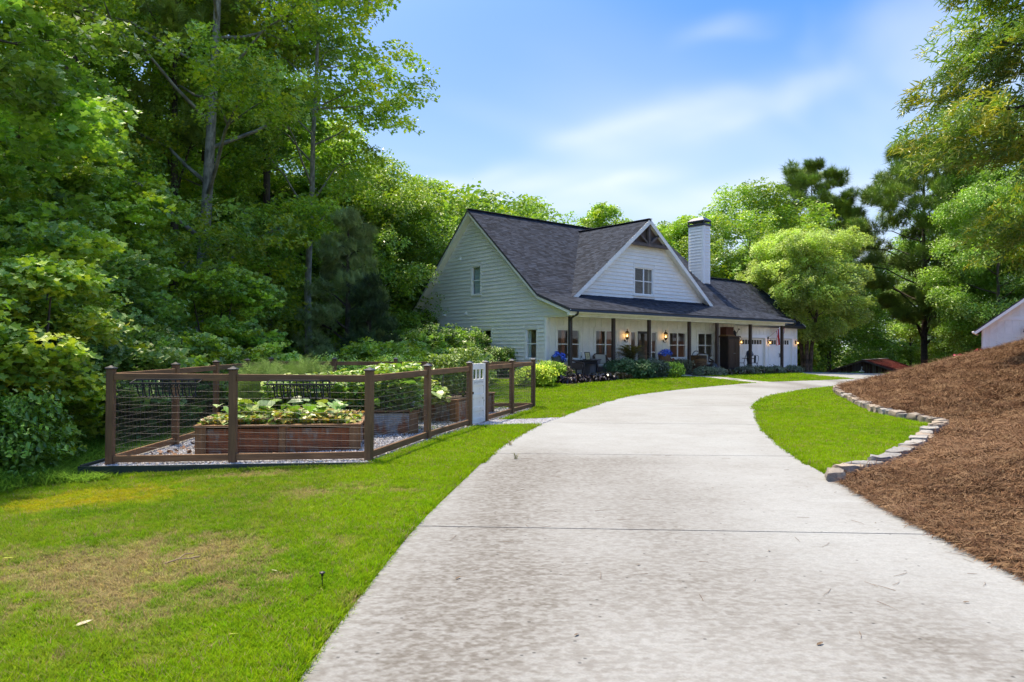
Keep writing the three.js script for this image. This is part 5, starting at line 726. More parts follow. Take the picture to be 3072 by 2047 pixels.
// ---------- porch furniture ----------
const FL = 0.30;
{
  const R = rng(905);
  const floret = leafShape([[0, 0], [0.5, 0.35], [0.35, 0.9], [0, 0.75], [-0.35, 0.9], [-0.5, 0.35]], 0.4);
  const hydrangea = (g, heads, tones, r = 0.1) => { const list = []; for (const [x, y, z] of heads) for (let k = 0; k < 70; k++) { const a = R() * 6.28, c = 2 * R() - 1, s = Math.sqrt(1 - c * c), t = tones[Math.floor(R() * tones.length)], f = 0.7 + R() * 0.6; list.push([new THREE.Matrix4().compose(V(x + Math.cos(a) * s * r, y + c * r * 0.8, z + Math.sin(a) * s * r), new THREE.Quaternion().setFromUnitVectors(V(0, 1, 0), V(Math.cos(a) * s, c, Math.sin(a) * s)), V(0.05, 0.05, 0.05)), col(t[0] * f, t[1] * f, t[2] * f)]); } heap('blossoms', floret, dullLeaf, list, g).userData.kind = 'stuff'; };
  const B = [[0.06, 0.16, 0.75], [0.10, 0.22, 0.85], [0.05, 0.10, 0.55]];
  // crate, tub of blue hydrangeas
  let g = hthing('wooden_crate', 'dark wooden crate holding the galvanised tub by the corner post', 'crate', -0.05, FL, 0.75); for (let k = 0; k < 4; k++) for (const s of [-1, 1]) part(g, 'slat', chamfer(0.72, 0.115, 0.02, 0.003), MAT.darkWood, 0, 0.07 + k * 0.135, s * 0.22); for (const s of [-1, 1]) for (let k = 0; k < 4; k++) part(g, 'slat', chamfer(0.02, 0.115, 0.42, 0.003), MAT.darkWood, s * 0.35, 0.07 + k * 0.135, 0); part(g, 'top_board', chamfer(0.76, 0.03, 0.48, 0.004), MAT.darkWood, 0, 0.56, 0);
  g = hthing('galvanised_tub', 'grey galvanised wash tub standing on the dark crate', 'tub', 0.0, FL + 0.575, 0.75); part(g, 'tub', lathe([[0, 0], [0.25, 0], [0.27, 0.1], [0.285, 0.12], [0.28, 0.14], [0.31, 0.29], [0.32, 0.30], [0.31, 0.305], [0.295, 0.29], [0.26, 0.05], [0, 0.04]], 30).scale(1.1, 1, 0.75), MAT.galv); for (const s of [-1, 1]) part(g, 'handle', new THREE.TorusGeometry(0.06, 0.008, 6, 14, Math.PI), MAT.galv, s * 0.34, 0.27, 0, 0, Math.PI / 2, 0);
  g = hthing('hydrangea', 'bright blue hydrangea flowers drooping over the galvanised tub', 'hydrangea', 0.0, FL + 0.85, 0.75, 0, 'blue hydrangeas'); hydrangea(g, [[-0.26, 0.06, 0.08], [-0.1, 0.14, 0.05], [0.08, 0.12, 0.1], [0.24, 0.08, 0.08], [0.05, -0.02, 0.22], [0.1, -0.1, 0.26], [0.0, 0.18, -0.08], [0.3, 0.0, 0.0]], B); part(g, 'stems', merge([0, 1, 2, 3].map(k => rod(V(0, -0.15, 0), V((k - 1.5) * 0.12, 0.1, 0.05), 0.008, 5))), mat({ color: col(0.05, 0.1, 0.03) }));
  // wicker chairs
  const chair = (lb, u, w, turn) => {
    const g = hthing('wicker_chair', lb, 'chair', u, FL, w, turn, 'wicker porch chairs'); const WK = MAT.wicker, bend = (pts, r) => tubeOf(new THREE.CatmullRomCurve3(pts).getPoints(20), Array(21).fill(r), 7);
    for (const [x, z] of [[-0.27, 0.26], [0.27, 0.26], [-0.25, -0.26], [0.25, -0.26]]) part(g, 'leg', new THREE.CylinderGeometry(0.028, 0.022, 0.36, 8), WK, x, 0.18, z);
    part(g, 'seat', chamfer(0.6, 0.1, 0.58, 0.02), WK, 0, 0.36, 0); part(g, 'apron', chamfer(0.58, 0.16, 0.03, 0.01), WK, 0, 0.25, 0.27);
    const bk = new THREE.CylinderGeometry(0.62, 0.62, 0.6, 14, 1, true, Math.PI - 0.52, 1.04); bk.scale(1, 1, 0.7); part(g, 'backrest', bk, WK, 0, 0.66, 0.16, -0.22, 0, 0);
    for (const s of [-1, 1]) { part(g, 'armrest', bend([V(s * 0.3, 0.9, -0.36), V(s * 0.34, 0.72, -0.2), V(s * 0.34, 0.64, 0.08), V(s * 0.33, 0.58, 0.28), V(s * 0.3, 0.36, 0.3)], 0.034), WK); part(g, 'arm_panel', chamfer(0.02, 0.22, 0.5, 0.006), WK, s * 0.31, 0.5, 0.0); }
    part(g, 'top_rail', bend([V(-0.31, 0.88, -0.36), V(-0.2, 0.97, -0.42), V(0, 1.0, -0.44), V(0.2, 0.97, -0.42), V(0.31, 0.88, -0.36)], 0.026), WK);
    part(g, 'seat_cushion', chamfer(0.54, 0.11, 0.52, 0.035), MAT.cushion, 0, 0.46, 0.05); part(g, 'back_cushion', chamfer(0.5, 0.46, 0.11, 0.035), MAT.cushion, 0, 0.73, -0.24, -0.24, 0, 0); return g;
  };
  chair('wicker chair with beige cushions next to the dark writing table', 1.12, 0.72, 0.75); chair('wicker chair with beige cushions beside the tall planter box and fern', 2.98, 1.0, -0.5); chair('wicker chair with beige cushions in front of the window beside the basket', 8.2, 0.95, 0.75); chair('wicker chair with beige cushions between the log chair and the cabinet', 10.75, 0.92, -0.55);
  { const o = hthing('yellow_cushion', 'small yellow cushion propped by the corner post', 'cushion', 0.52, FL + 0.14, 0.35, 0.4); part(o, 'cushion', new THREE.SphereGeometry(0.19, 16, 10).scale(1, 0.85, 0.35), mat({ color: col(0.55, 0.48, 0.01), roughness: 0.95 })); }
  // writing table with sign and bottle
  g = hthing('porch_table', 'dark wooden side table with a framed sign on it', 'table', 1.92, FL, 0.95); part(g, 'table_top', chamfer(1.0, 0.035, 0.5, 0.006), MAT.darkWood, 0, 0.69, 0); for (const z of [-0.2, 0.2]) part(g, 'apron', chamfer(0.9, 0.13, 0.025, 0.004), MAT.darkWood, 0, 0.605, z); for (const x of [-0.44, 0.44]) for (const z of [-0.2, 0.2]) part(g, 'leg', chamfer(0.05, 0.67, 0.05, 0.005), MAT.darkWood, x, 0.335, z);
  { const o = hthing('framed_sign', 'small framed sign with printed lines leaning on the dark table', 'sign', 1.92, FL + 0.712, 0.88, 0.15); const c = document.createElement('canvas'); c.width = 256; c.height = 256; const x = c.getContext('2d'); x.fillStyle = '#cdbf90'; x.fillRect(0, 0, 256, 256); x.fillStyle = '#4a3c28'; for (let k = 0; k < 7; k++) { const w = [120, 150, 60, 130, 170, 90, 110][k]; for (let q = 0; q < w; q += 14) x.fillRect(128 - w / 2 + q, 40 + k * 27, 9, 7); } const t = new THREE.CanvasTexture(c); t.colorSpace = THREE.SRGBColorSpace; const p = part(o, 'print', chamfer(0.32, 0.3, 0.01, 0.001), mat({ color: col(0.62, 0.53, 0.3) }), 0, 0.18, 0, -0.2, 0, 0); part(p, 'printed_face', new THREE.PlaneGeometry(0.3, 0.28), mat({ map: t }), 0, 0, 0.0065); for (const [a, b, w, h] of [[0, 0.165, 0.38, 0.03], [0, -0.165, 0.38, 0.03], [-0.175, 0, 0.03, 0.3], [0.175, 0, 0.03, 0.3]]) part(p, 'frame', chamfer(w, h, 0.025, 0.003), MAT.darkWood, a, b, 0.004); }
  { const o = hthing('glass_bottle', 'tall clear oil lamp bottle beside the framed sign', 'bottle', 1.55, FL + 0.71, 0.9); part(o, 'bottle', lathe([[0, 0], [0.06, 0], [0.065, 0.08], [0.03, 0.13], [0.035, 0.17], [0.03, 0.36], [0.026, 0.36]], 16), new THREE.MeshPhysicalMaterial({ transmission: 0.8, thickness: 0, roughness: 0.1, color: col(0.85, 0.88, 0.85), side: THREE.DoubleSide })); part(o, 'burner', lathe([[0, 0.12], [0.035, 0.12], [0.035, 0.17], [0, 0.18]], 12), MAT.iron); }
  g = hthing('planter_box', 'tall weathered whitewashed planter box behind the dark table', 'planter box', 2.45, FL, 1.12); for (const s of [-1, 1]) { part(g, 'panel', chamfer(0.66, 0.7, 0.025, 0.004), MAT.paleWood, 0, 0.35, s * 0.2); part(g, 'panel', chamfer(0.025, 0.7, 0.38, 0.004), MAT.paleWood, s * 0.32, 0.35, 0); } part(g, 'rim', chamfer(0.74, 0.06, 0.48, 0.006), MAT.paleWood, 0, 0.73, 0);
  // fern on a stand
  g = hthing('fern_stand', 'dark wooden plant stand under the large fern', 'plant stand', 4.35, FL, 0.5); for (const x of [-0.2, 0.2]) for (const z of [-0.2, 0.2]) part(g, 'leg', chamfer(0.05, 0.4, 0.05, 0.004), MAT.darkWood, x, 0.2, z); part(g, 'top', chamfer(0.52, 0.04, 0.52, 0.005), MAT.darkWood, 0, 0.42, 0); part(g, 'pot', lathe([[0, 0.44], [0.2, 0.44], [0.27, 0.68], [0.25, 0.68], [0.2, 0.5], [0, 0.5]], 20), MAT.darkWood);
  { const o = hthing('fern', 'large yellowish green fern spreading beside the front door', 'fern', 4.35, FL + 0.62, 0.5); const fl = []; for (let k = 0; k < 13; k++) { const t = k / 12, y = 0.25 * Math.sin(t * 2.4), z = t * 0.62; for (const s of [-1, 1]) { const l = 0.10 * Math.sin(0.35 + t * 2.5); fl.push(V(0, y, z - 0.018), V(s * l, y - 0.01, z + 0.03), V(0, y, z + 0.018)); } } const P = []; fl.forEach(p => P.push(p.x, p.y, p.z)); const fg = new THREE.BufferGeometry(); fg.setAttribute('position', new THREE.Float32BufferAttribute(P, 3)); fg.computeVertexNormals(); const list = []; for (let k = 0; k < 150; k++) { const f = 0.6 + R() * 0.7; list.push([quatY((R() - 0.5) * 0.35, 0.02 + R() * 0.05, (R() - 0.5) * 0.3, -0.75 + R() * 0.95, R() * 6.28, (R() - 0.5) * 0.4, 1.0 + R() * 0.55), col(0.22 * f, 0.20 * f, 0.02 * f)]); } heap('fronds', fg, leafMat, list, o).userData.kind = 'stuff'; }
  // urn with hydrangea by the door
  g = hthing('flower_urn', 'brown clay pot on a dark pedestal holding blue hydrangeas', 'flower pot', 6.98, FL, 0.62); part(g, 'pedestal', lathe([[0, 0], [0.2, 0], [0.2, 0.05], [0.1, 0.1], [0.09, 0.38], [0.17, 0.46], [0, 0.46]], 18), MAT.darkWood); part(g, 'pot', lathe([[0, 0.46], [0.2, 0.46], [0.25, 0.55], [0.31, 0.93], [0.33, 0.95], [0.31, 0.97], [0.28, 0.95], [0.2, 0.6], [0, 0.6]], 22), MAT.terra);
  g = hthing('hydrangea', 'round head of blue hydrangea flowers in the brown clay pot', 'hydrangea', 6.98, FL + 1.0, 0.62, 0, 'blue hydrangeas'); hydrangea(g, [[-0.3, 0, 0], [-0.15, 0.1, 0.1], [0.05, 0.13, 0.05], [0.2, 0.1, 0.1], [0.32, 0, 0], [-0.05, 0.02, 0.25], [0.12, 0.0, 0.24], [-0.22, -0.04, 0.16], [0.05, 0.1, -0.15]], B, 0.12); part(g, 'stems', rod(V(0, -0.3, 0), V(0, 0.05, 0), 0.03, 6), mat({ color: col(0.05, 0.1, 0.03) }));
  g = hthing('terracotta_saucer', 'round terracotta dish standing on edge behind the basket', 'dish', 7.5, FL + 0.44, 0.5, 0.2); part(g, 'dish', lathe([[0, 0], [0.15, 0], [0.18, 0.04], [0.17, 0.05], [0.14, 0.02], [0, 0.02]], 22), mat({ color: col(0.27, 0.08, 0.035), roughness: 0.85 }), 0, 0.17, 0, Math.PI / 2 - 0.25, 0, 0); part(g, 'dish_rest', chamfer(0.12, 0.06, 0.14, 0.01), MAT.darkWood, 0, 0.0, -0.02);
  g = hthing('plant_basket', 'dark red brown woven basket with trailing plants by the step', 'basket', 7.7, FL - 0.02, 0.3); part(g, 'basket_body', lathe([[0, 0], [0.27, 0], [0.33, 0.42], [0.35, 0.44], [0.32, 0.45], [0.28, 0.4], [0, 0.36]], 22), mat({ color: col(0.11, 0.045, 0.03), roughness: 0.85, map: rep(tex(64, 64, (x, y) => g3(0.55 + 0.45 * Math.abs(Math.sin(x / 64 * 12.57 + (y >> 3) % 2 * 1.57)))), 14, 8) }));
  // carved log chair
  g = hthing('log_chair', 'chair carved from a thick rough log stump with an iron hoop', 'log chair', 9.72, FL, 0.62); { const s = new THREE.CylinderGeometry(0.43, 0.40, 0.9, 26, 10), p = s.attributes.position; for (let i = 0; i < p.count; i++) { const x = p.getX(i), y = p.getY(i), z = p.getZ(i), a = Math.atan2(z, x), r = Math.hypot(x, z), k = r > 0.1 ? 1 + 0.10 * (vnoise(a * 3 + 9, y * 5, 4) - 0.5) + 0.06 * (vnoise(a * 9 + 30, y * 14, 8) - 0.5) * 2 : 1; p.setXYZ(i, x * k, y, z * k); } s.computeVertexNormals(); part(g, 'stump', s, mat({ map: rep(tex(256, 256, (x, y) => { const n = tfbm(x / 256 * 8, y / 256 * 8, 5, 921, 8); const v = 0.18 + 0.42 * clamp(n * 1.6 - 0.4); return [v, v * 0.74, v * 0.45]; }), 1), roughness: 0.9 }), 0, 0.45, 0); part(g, 'hoop', tubeOf(new THREE.CatmullRomCurve3([V(-0.38, 0.86, -0.1), V(-0.3, 1.02, -0.1), V(-0.1, 1.12, -0.1), V(0.12, 1.1, -0.1)]).getPoints(16), Array(17).fill(0.02), 7), MAT.iron); }
  g = hthing('clay_jug', 'round dark glazed jug in front of the last wicker chair', 'jug', 10.48, FL - 0.02, 0.25); part(g, 'jug_body', lathe([[0, 0], [0.16, 0], [0.24, 0.14], [0.26, 0.28], [0.22, 0.42], [0.12, 0.52], [0.1, 0.56], [0.12, 0.58], [0.09, 0.58]], 24), mat({ color: col(0.05, 0.035, 0.028), roughness: 0.35 })); part(g, 'handle', new THREE.TorusGeometry(0.09, 0.016, 6, 16, Math.PI), mat({ color: col(0.05, 0.035, 0.028), roughness: 0.35 }), 0.2, 0.4, 0, 0, 0, -1.0);
  // cabinet
  g = hthing('wooden_cabinet', 'tall brown wooden cupboard standing at the end of the porch', 'cabinet', 12.72, FL, 0.75); part(g, 'carcass', chamfer(1.1, 1.82, 0.5, 0.006), MAT.darkWood, 0, 0.97, 0); for (const s of [-1, 1]) { const dd = part(g, 'door', chamfer(0.52, 1.55, 0.03, 0.004), MAT.brownWood, s * 0.265, 1.0, 0.266); part(dd, 'door_panel', chamfer(0.34, 1.3, 0.02, 0.006), MAT.brownWood, 0, 0, 0.02); part(dd, 'knob', new THREE.SphereGeometry(0.018, 8, 8), mat({ color: col(0.7, 0.68, 0.6), metalness: 0.7, roughness: 0.3 }), -s * 0.22, 0, 0.035); } part(g, 'cornice', chamfer(1.22, 0.08, 0.58, 0.012), MAT.brownWood, 0, 1.9, 0.01); part(g, 'plinth', chamfer(1.14, 0.1, 0.53, 0.006), MAT.brownWood, 0, 0.06, 0.01);
  g = hthing('rust_red_crate', 'rust red wooden box on top of the cabinet', 'box', 12.45, FL + 1.94, 0.75); const redWood = mat({ map: rep(woodTex([0.40, 0.20, 0.13], [0.22, 0.10, 0.06], 941), 3, 1), roughness: 0.8 }); for (const s of [-1, 1]) { part(g, 'side', chamfer(0.7, 0.4, 0.02, 0.003), redWood, 0, 0.26, s * 0.18); part(g, 'end', chamfer(0.02, 0.4, 0.34, 0.003), redWood, s * 0.34, 0.26, 0); } part(g, 'lid', chamfer(0.72, 0.02, 0.4, 0.003), redWood, 0, 0.47, 0); part(g, 'base_board', chamfer(0.78, 0.055, 0.44, 0.004), mat({ color: col(0.26, 0.14, 0.05), roughness: 0.8 }), 0.02, 0.03, 0);
  g = hthing('watering_can', 'old dark metal watering can on top of the cabinet', 'watering can', 13.12, FL + 1.94, 0.75); part(g, 'can_body', lathe([[0, 0], [0.13, 0], [0.12, 0.2], [0.1, 0.26], [0.06, 0.27]], 18), MAT.iron); part(g, 'spout', rod(V(0.1, 0.06, 0.02), V(0.36, 0.36, 0.06), 0.018, 7, 0.012), MAT.iron); part(g, 'spout_rose', lathe([[0.012, 0], [0.05, 0.05], [0, 0.06]], 14), MAT.iron, 0.36, 0.35, 0.06, 0, 0, -0.75); part(g, 'handle', new THREE.TorusGeometry(0.11, 0.01, 6, 18, 3.6), MAT.iron, -0.04, 0.26, 0, 0, 0, 0.2);
  { const o = hthing('metal_rooster_figure', 'small dark metal flower ornament between box and watering can', 'ornament', 12.93, FL + 1.94, 0.62); part(o, 'stem', rod(V(0, 0, 0), V(0, 0.26, 0), 0.012, 6), MAT.iron); part(o, 'petals', merge([0, 1, 2, 3, 4, 5, 6, 7].map(k => at(leafShape([[0, 0], [0.3, 0.4], [0, 1], [-0.3, 0.4]], 0.2), 0, 0.32, 0, 1.2, 0, k * 0.785, 0.12))), MAT.iron); part(o, 'foot', lathe([[0, 0], [0.06, 0], [0.02, 0.02], [0, 0.02]], 10), MAT.iron); }
  // bistro set at the end of the porch
  g = hthing('bistro_table', 'small dark pedestal table by the garage with a bucket of flowers', 'table', 14.35, FL, 0.6); part(g, 'table_top', lathe([[0, 0.70], [0.36, 0.70], [0.37, 0.715], [0.36, 0.73], [0, 0.73]], 26), MAT.darkWood); part(g, 'pedestal', lathe([[0, 0], [0.34, 0], [0.34, 0.04], [0.12, 0.16], [0.1, 0.5], [0.13, 0.70], [0, 0.70]], 8), MAT.black);
  g = hthing('flower_bucket', 'grey bucket with drooping dark blue flowers on the pedestal table', 'bucket', 14.35, FL + 0.735, 0.6); part(g, 'bucket', lathe([[0, 0], [0.12, 0], [0.16, 0.24], [0.165, 0.25], [0.15, 0.25], [0.11, 0.03], [0, 0.03]], 18), MAT.galv); hydrangea(g, [[-0.12, 0.3, 0.03], [0.12, 0.3, 0.03], [0, 0.33, 0], [-0.18, 0.22, 0.05], [0.18, 0.21, 0.05]], [[0.025, 0.04, 0.10], [0.04, 0.06, 0.12]], 0.1);
  [['black metal chair with bent back rail beside the garage door', 15.05, 0.7, -1.2], ['black metal chair tucked behind the pedestal table', 14.6, 1.25, -2.6]].forEach(([lb, u, w, t]) => {
    const g = hthing('metal_chair', lb, 'chair', u, FL, w, t, 'black metal chairs'); part(g, 'seat', chamfer(0.36, 0.025, 0.36, 0.01), MAT.iron, 0, 0.45, 0); for (const [x, z] of [[-1, 1], [1, 1], [-1, -1], [1, -1]]) part(g, 'leg', rod(V(x * 0.15, 0.45, z * 0.15), V(x * 0.22, 0, z * 0.22), 0.014, 6), MAT.iron);
    part(g, 'back_frame', tubeOf(new THREE.CatmullRomCurve3([V(-0.16, 0.45, -0.15), V(-0.19, 0.7, -0.2), V(-0.16, 0.85, -0.24), V(0, 0.88, -0.25), V(0.16, 0.85, -0.24), V(0.19, 0.7, -0.2), V(0.16, 0.45, -0.15)]).getPoints(24), Array(25).fill(0.013), 6), MAT.iron); part(g, 'back_slat', chamfer(0.11, 0.4, 0.008, 0.002), MAT.iron, 0, 0.66, -0.2, -0.22, 0, 0);
  });
  // flag
  { const o = hthing('flag', 'drooping red and white striped flag on a pole by the garage door', 'flag', 19.63, 2.22, 2.56); o.scale.setScalar(1.3); part(o, 'pole', rod(V(0, 0, 0), V(0.62, 0.72, 0.5), 0.012, 7), mat({ color: col(0.5, 0.45, 0.36), roughness: 0.5 })); part(o, 'bracket', chamfer(0.06, 0.12, 0.05, 0.006), MAT.iron, 0, 0.0, 0.01); part(o, 'finial', new THREE.SphereGeometry(0.025, 10, 8), mat({ color: col(0.5, 0.4, 0.1), metalness: 0.8, roughness: 0.3 }), 0.63, 0.735, 0.51);
    const ft = tex(64, 208, (x, y) => { const s = Math.floor(y / 16) % 2 === 0; return x < 26 && y > 96 ? [0.13, 0.16, 0.36] : s ? [0.66, 0.10, 0.14] : [0.88, 0.85, 0.84]; }); const n = 20, m = 14, P = [], U = [], I = []; const A = V(0.12, 0.14, 0.1), Bp = V(0.60, 0.70, 0.485);
    for (let j = 0; j <= m; j++) for (let i = 0; i <= n; i++) { const a = i / n, b = j / m, base = A.clone().lerp(Bp, 0.35 + 0.65 * a), drop = b * (0.62 + 0.18 * Math.sin(a * 5)), gather = 1 - 0.3 * b; P.push(lerp(0.44, base.x, gather) + 0.05 * Math.sin(a * 14 + b * 2) * b, base.y - drop, lerp(0.36, base.z, gather) + 0.07 * Math.cos(a * 13) * (0.3 + b)); U.push(b, a); }
    for (let j = 0; j < m; j++) for (let i = 0; i < n; i++) { const q = j * (n + 1) + i; I.push(q, q + 1, q + n + 1, q + 1, q + n + 2, q + n + 1); } const fg = new THREE.BufferGeometry(); fg.setAttribute('position', new THREE.Float32BufferAttribute(P, 3)); fg.setAttribute('uv', new THREE.Float32BufferAttribute(U, 2)); fg.setIndex(I); fg.computeVertexNormals(); part(o, 'cloth', fg, mat({ map: ft, roughness: 0.9 })); }
}
// ---------- outbuildings ----------
{
  // barn lower down behind the drive
  const dir = Math.atan2(12, 8.7), b = thing('barn', 'weathered brown plank barn with a red metal roof beyond the drive', 'barn', [33, 0, -65], Math.atan2(8.7, 12) * -1 + 0.0);
  // local -z runs along the ridge away from the camera, x across the gable
  const pk = 0.55, ev = -0.62, hwid = 3.2, L = 14.8, bot = -3.6, R = rng(961), pl = {};
  for (let k = 0; k < 26; k++) { const x = -hwid + 0.125 + k * 0.2465, y = pk - 0.06 - Math.abs(x) * (pk - ev) / hwid - 0.05, h = y - bot - (k % 3) * 0.0, key = h.toFixed(2); part(b, 'plank', pl[key] ??= chamfer(0.235, h, 0.03, 0.004), MAT.barnWood[Math.floor(R() * 4)], x, bot + h / 2, 0.01 * (k & 1)); }
  along(b, 'cross_board', V(-hwid, -1.12, 0.05), V(hwid, -1.12, 0.05), 0.13, 0.04, MAT.barnWood[0]);
  const redM = mat({ color: col(0.30, 0.07, 0.06), roughness: 0.55, map: rep(tex(128, 128, (x, y) => g3(0.7 + 0.3 * tfbm(x / 32, y / 32, 4, 971, 4))), 0.3) });
  for (const s of [-1, 1]) { part(b, 'roof_sheet', prism([V(0, pk, 0.35), V(0, pk, -L), V(s * (hwid + 0.3), ev - 0.1, -L), V(s * (hwid + 0.3), ev - 0.1, 0.35)], V(0, -0.05, 0)), redM); for (let k = 0; k < 38; k++) { const z = 0.3 - k * 0.395; along(b, 'roof_rib', V(s * 0.03, pk + 0.012, z), V(s * (hwid + 0.28), ev - 0.085, z), 0.025, 0.03, redM, V(0, 1, 0), boxCache['rib'] ??= alongGeo(Math.hypot(hwid + 0.25, pk - ev + 0.1), 0.025, 0.03)); } along(b, 'rake_board', V(0, pk - 0.07, 0.36), V(s * (hwid + 0.3), ev - 0.17, 0.36), 0.12, 0.03, MAT.barnWood[3]); part(b, 'side_wall', chamfer(0.08, ev - bot, L, 0.01), MAT.barnWood[2], s * (hwid - 0.05), (ev + bot) / 2, -L / 2); }
  along(b, 'ridge_cap', V(0, pk + 0.02, 0.36), V(0, pk + 0.02, -L), 0.04, 0.3, mat({ color: col(0.45, 0.42, 0.42), roughness: 0.5, metalness: 0.4 }));
  const lm = mat({ color: col(0.75, 0.75, 0.75), roughness: 0.4 }); const bl = part(b, 'barn_lamp', tubeOf(new THREE.CatmullRomCurve3([V(0, -0.05, 0.04), V(0, 0.1, 0.25), V(0, 0.08, 0.5), V(0, -0.12, 0.55)]).getPoints(14), Array(15).fill(0.025), 6), lm, -0.1, -0.2, 0); part(bl, 'lamp_shade', lathe([[0.03, -0.1], [0.06, -0.2], [0.28, -0.36], [0.27, -0.37], [0.04, -0.22]], 18), lm, 0, 0, 0.55);
  along(b, 'door_frame', V(-0.55, -0.8, 0.06), V(0.45, -0.8, 0.06), 0.07, 0.03, MAT.barnWood[3]); for (const x of [-0.55, 0.45]) along(b, 'door_frame', V(x, -0.8, 0.06), V(x, -0.3, 0.06), 0.07, 0.03, MAT.barnWood[3], V(1, 0, 0));
  // white outbuilding up on the bank
  const z = 42, X = (2949 - 1536) / 2080 * z, by = bankY(X + 2, z) - 0.35, e = 2.78, sl = 0.80, W = 8.4;
  const s = thing('white_shed', 'white board and batten outbuilding at the top of the bank', 'shed', [X, 0, -z], -0.62);
  const apex = e + W / 2 * sl; part(s, 'wall', wallSheet([[0, by - 0.6], [W, by - 0.6], [W, e], [W / 2, apex], [0, e]], [], 0.14), MAT.white, 0, 0, -0.14);
  for (const x of [0, W]) part(s, 'side_wall', new THREE.BoxGeometry(0.12, e - by + 0.6, 7), MAT.white, x, (e + by - 0.6) / 2, -3.6); part(s, 'back_wall', new THREE.BoxGeometry(W, e - by + 0.6, 0.12), MAT.white, W / 2, (e + by - 0.6) / 2, -7.0);
  const bgm = {}; for (let x = 0.37; x < W; x += 0.366) { const t = e + Math.min(x, W - x) * sl - 0.12, bnd = 3.42; for (const [p, q] of t > bnd + 0.1 ? [[by - 0.5, bnd - 0.12], [bnd + 0.12, t]] : [[by - 0.5, t]]) { const h = q - p, k = h.toFixed(2); part(s, 'batten', bgm[k] ??= chamfer(0.05, h, 0.02, 0.003), MAT.white, x, (p + q) / 2, 0.011); } }
  along(s, 'band_board', V(0.6, 3.42, 0.014), V(W - 0.6, 3.42, 0.014), 0.2, 0.03, MAT.trim); part(s, 'corner_board', chamfer(0.13, e - by + 0.6, 0.03, 0.003), MAT.trim, 0.065, (e + by - 0.6) / 2, 0.017);
  for (const t of [-1, 1]) { const ex = W / 2 + t * (W / 2 + 0.4); along(s, 'rake_board', V(W / 2, apex + 0.1, 0.42), V(ex, e - 0.4 * sl + 0.1, 0.42), 0.2, 0.03, MAT.trim); part(s, 'roof_sheet', prism([V(W / 2, apex + 0.26, 0.44), V(W / 2, apex + 0.26, -7.4), V(ex, e - 0.4 * sl + 0.24, -7.4), V(ex, e - 0.4 * sl + 0.24, 0.44)], V(0, -0.08, 0)), deckM); part(s, 'soffit', prism([V(W / 2, apex + 0.06, 0.4), V(W / 2, apex + 0.06, 0.0), V(ex, e - 0.4 * sl + 0.06, 0.0), V(ex, e - 0.4 * sl + 0.06, 0.4)], V(0, -0.02, 0)), MAT.trim); }
  part(s, 'gutter', chamfer(0.12, 0.12, 7.6, 0.02), MAT.trim, -0.47, e - 0.18, -3.5);
  const aw = part(s, 'awning', prism([V(2.1, 3.05, 0.03), V(3.9, 3.05, 0.03), V(4.05, 2.62, 0.85), V(1.95, 2.62, 0.85)], V(0, -0.05, 0)), MAT.chimneyCap); part(s, 'door', chamfer(1.5, 2.1, 0.05, 0.006), MAT.brownWood, 3.0, 1.5, 0.03);
  // red flowers at its corner
  const R2 = rng(977), fl = leafShape([[0, 0], [0.5, 0.35], [0, 0.9], [-0.5, 0.35]], 0.3); for (const [dx, dd, lb, cc] of [[-0.9, 1.8, 'red flowers in front of the white shed corner', [0.55, 0.02, 0.05]], [-2.4, 2.2, 'pink and red flowers beside the pine straw away from the shed', [0.6, 0.05, 0.12]]]) { const x = X + dx, d = z - dd, g = thing('red_flower_plant', lb, 'flowers', [x, bankY(x, d) - 0.05, -d], 0, 'red flowers by the shed'), list = [], ll = []; for (let k = 0; k < 160; k++) { const f = 0.7 + R2() * 0.6; list.push([quatY((R2() - 0.5) * 1.3, 0.2 + R2() * 0.25, (R2() - 0.5) * 0.6, R2() * 2, R2() * 6, R2(), 0.09), col(cc[0] * f, cc[1] * f, cc[2] * f)]); ll.push([quatY((R2() - 0.5) * 1.4, R2() * 0.28, (R2() - 0.5) * 0.7, R2() * 2, R2() * 6, R2(), 0.1), col(0.1 * f, 0.14 * f, 0.05 * f)]); } heap('blossoms', fl, dullLeaf, list, g).userData.kind = 'stuff'; heap('foliage', fl, dullLeaf, ll, g).userData.kind = 'stuff'; }
}
// flagstones of the walk from the drive to the porch step
{
  const walk = new THREE.Group(); walk.name = 'front_walk'; walk.userData.kind = 'structure'; scene.add(walk); const R = rng(983), sm = [0, 1, 2].map(i => mat({ color: col(0.44 - i * 0.04, 0.42 - i * 0.035, 0.38 - i * 0.03), roughness: 0.92, map: rep(tex(128, 128, (x, y) => g3(0.75 + 0.25 * tfbm(x / 16, y / 16, 4, 985 + i, 8))), 1) }));
  for (let k = 0; k < 9; k++) for (const s of [0, 1]) { const t0 = k / 9, t1 = (k + 1) / 9, cut = 0.4 + 0.2 * R(), c = (t, q) => { const a = [lerp(6.35, 8.05, t), lerp(-0.5, -4.0, t)], b = [lerp(7.5, 9.15, t), lerp(-0.5, -3.9, t)], [x, d] = fromHouse(lerp(a[0], b[0], q), lerp(a[1], b[1], q)); return V(x, groundY(x, d) + 0.02, -d); }; const [q0, q1] = s ? [cut + 0.01, 1] : [0, cut - 0.01]; part(walk, 'flagstone', prism([c(t0 + 0.006, q0), c(t0 + 0.006, q1), c(t1 - 0.006, q1), c(t1 - 0.006, q0)], V(0, -0.06, 0)), sm[Math.floor(R() * 3)]); }
}

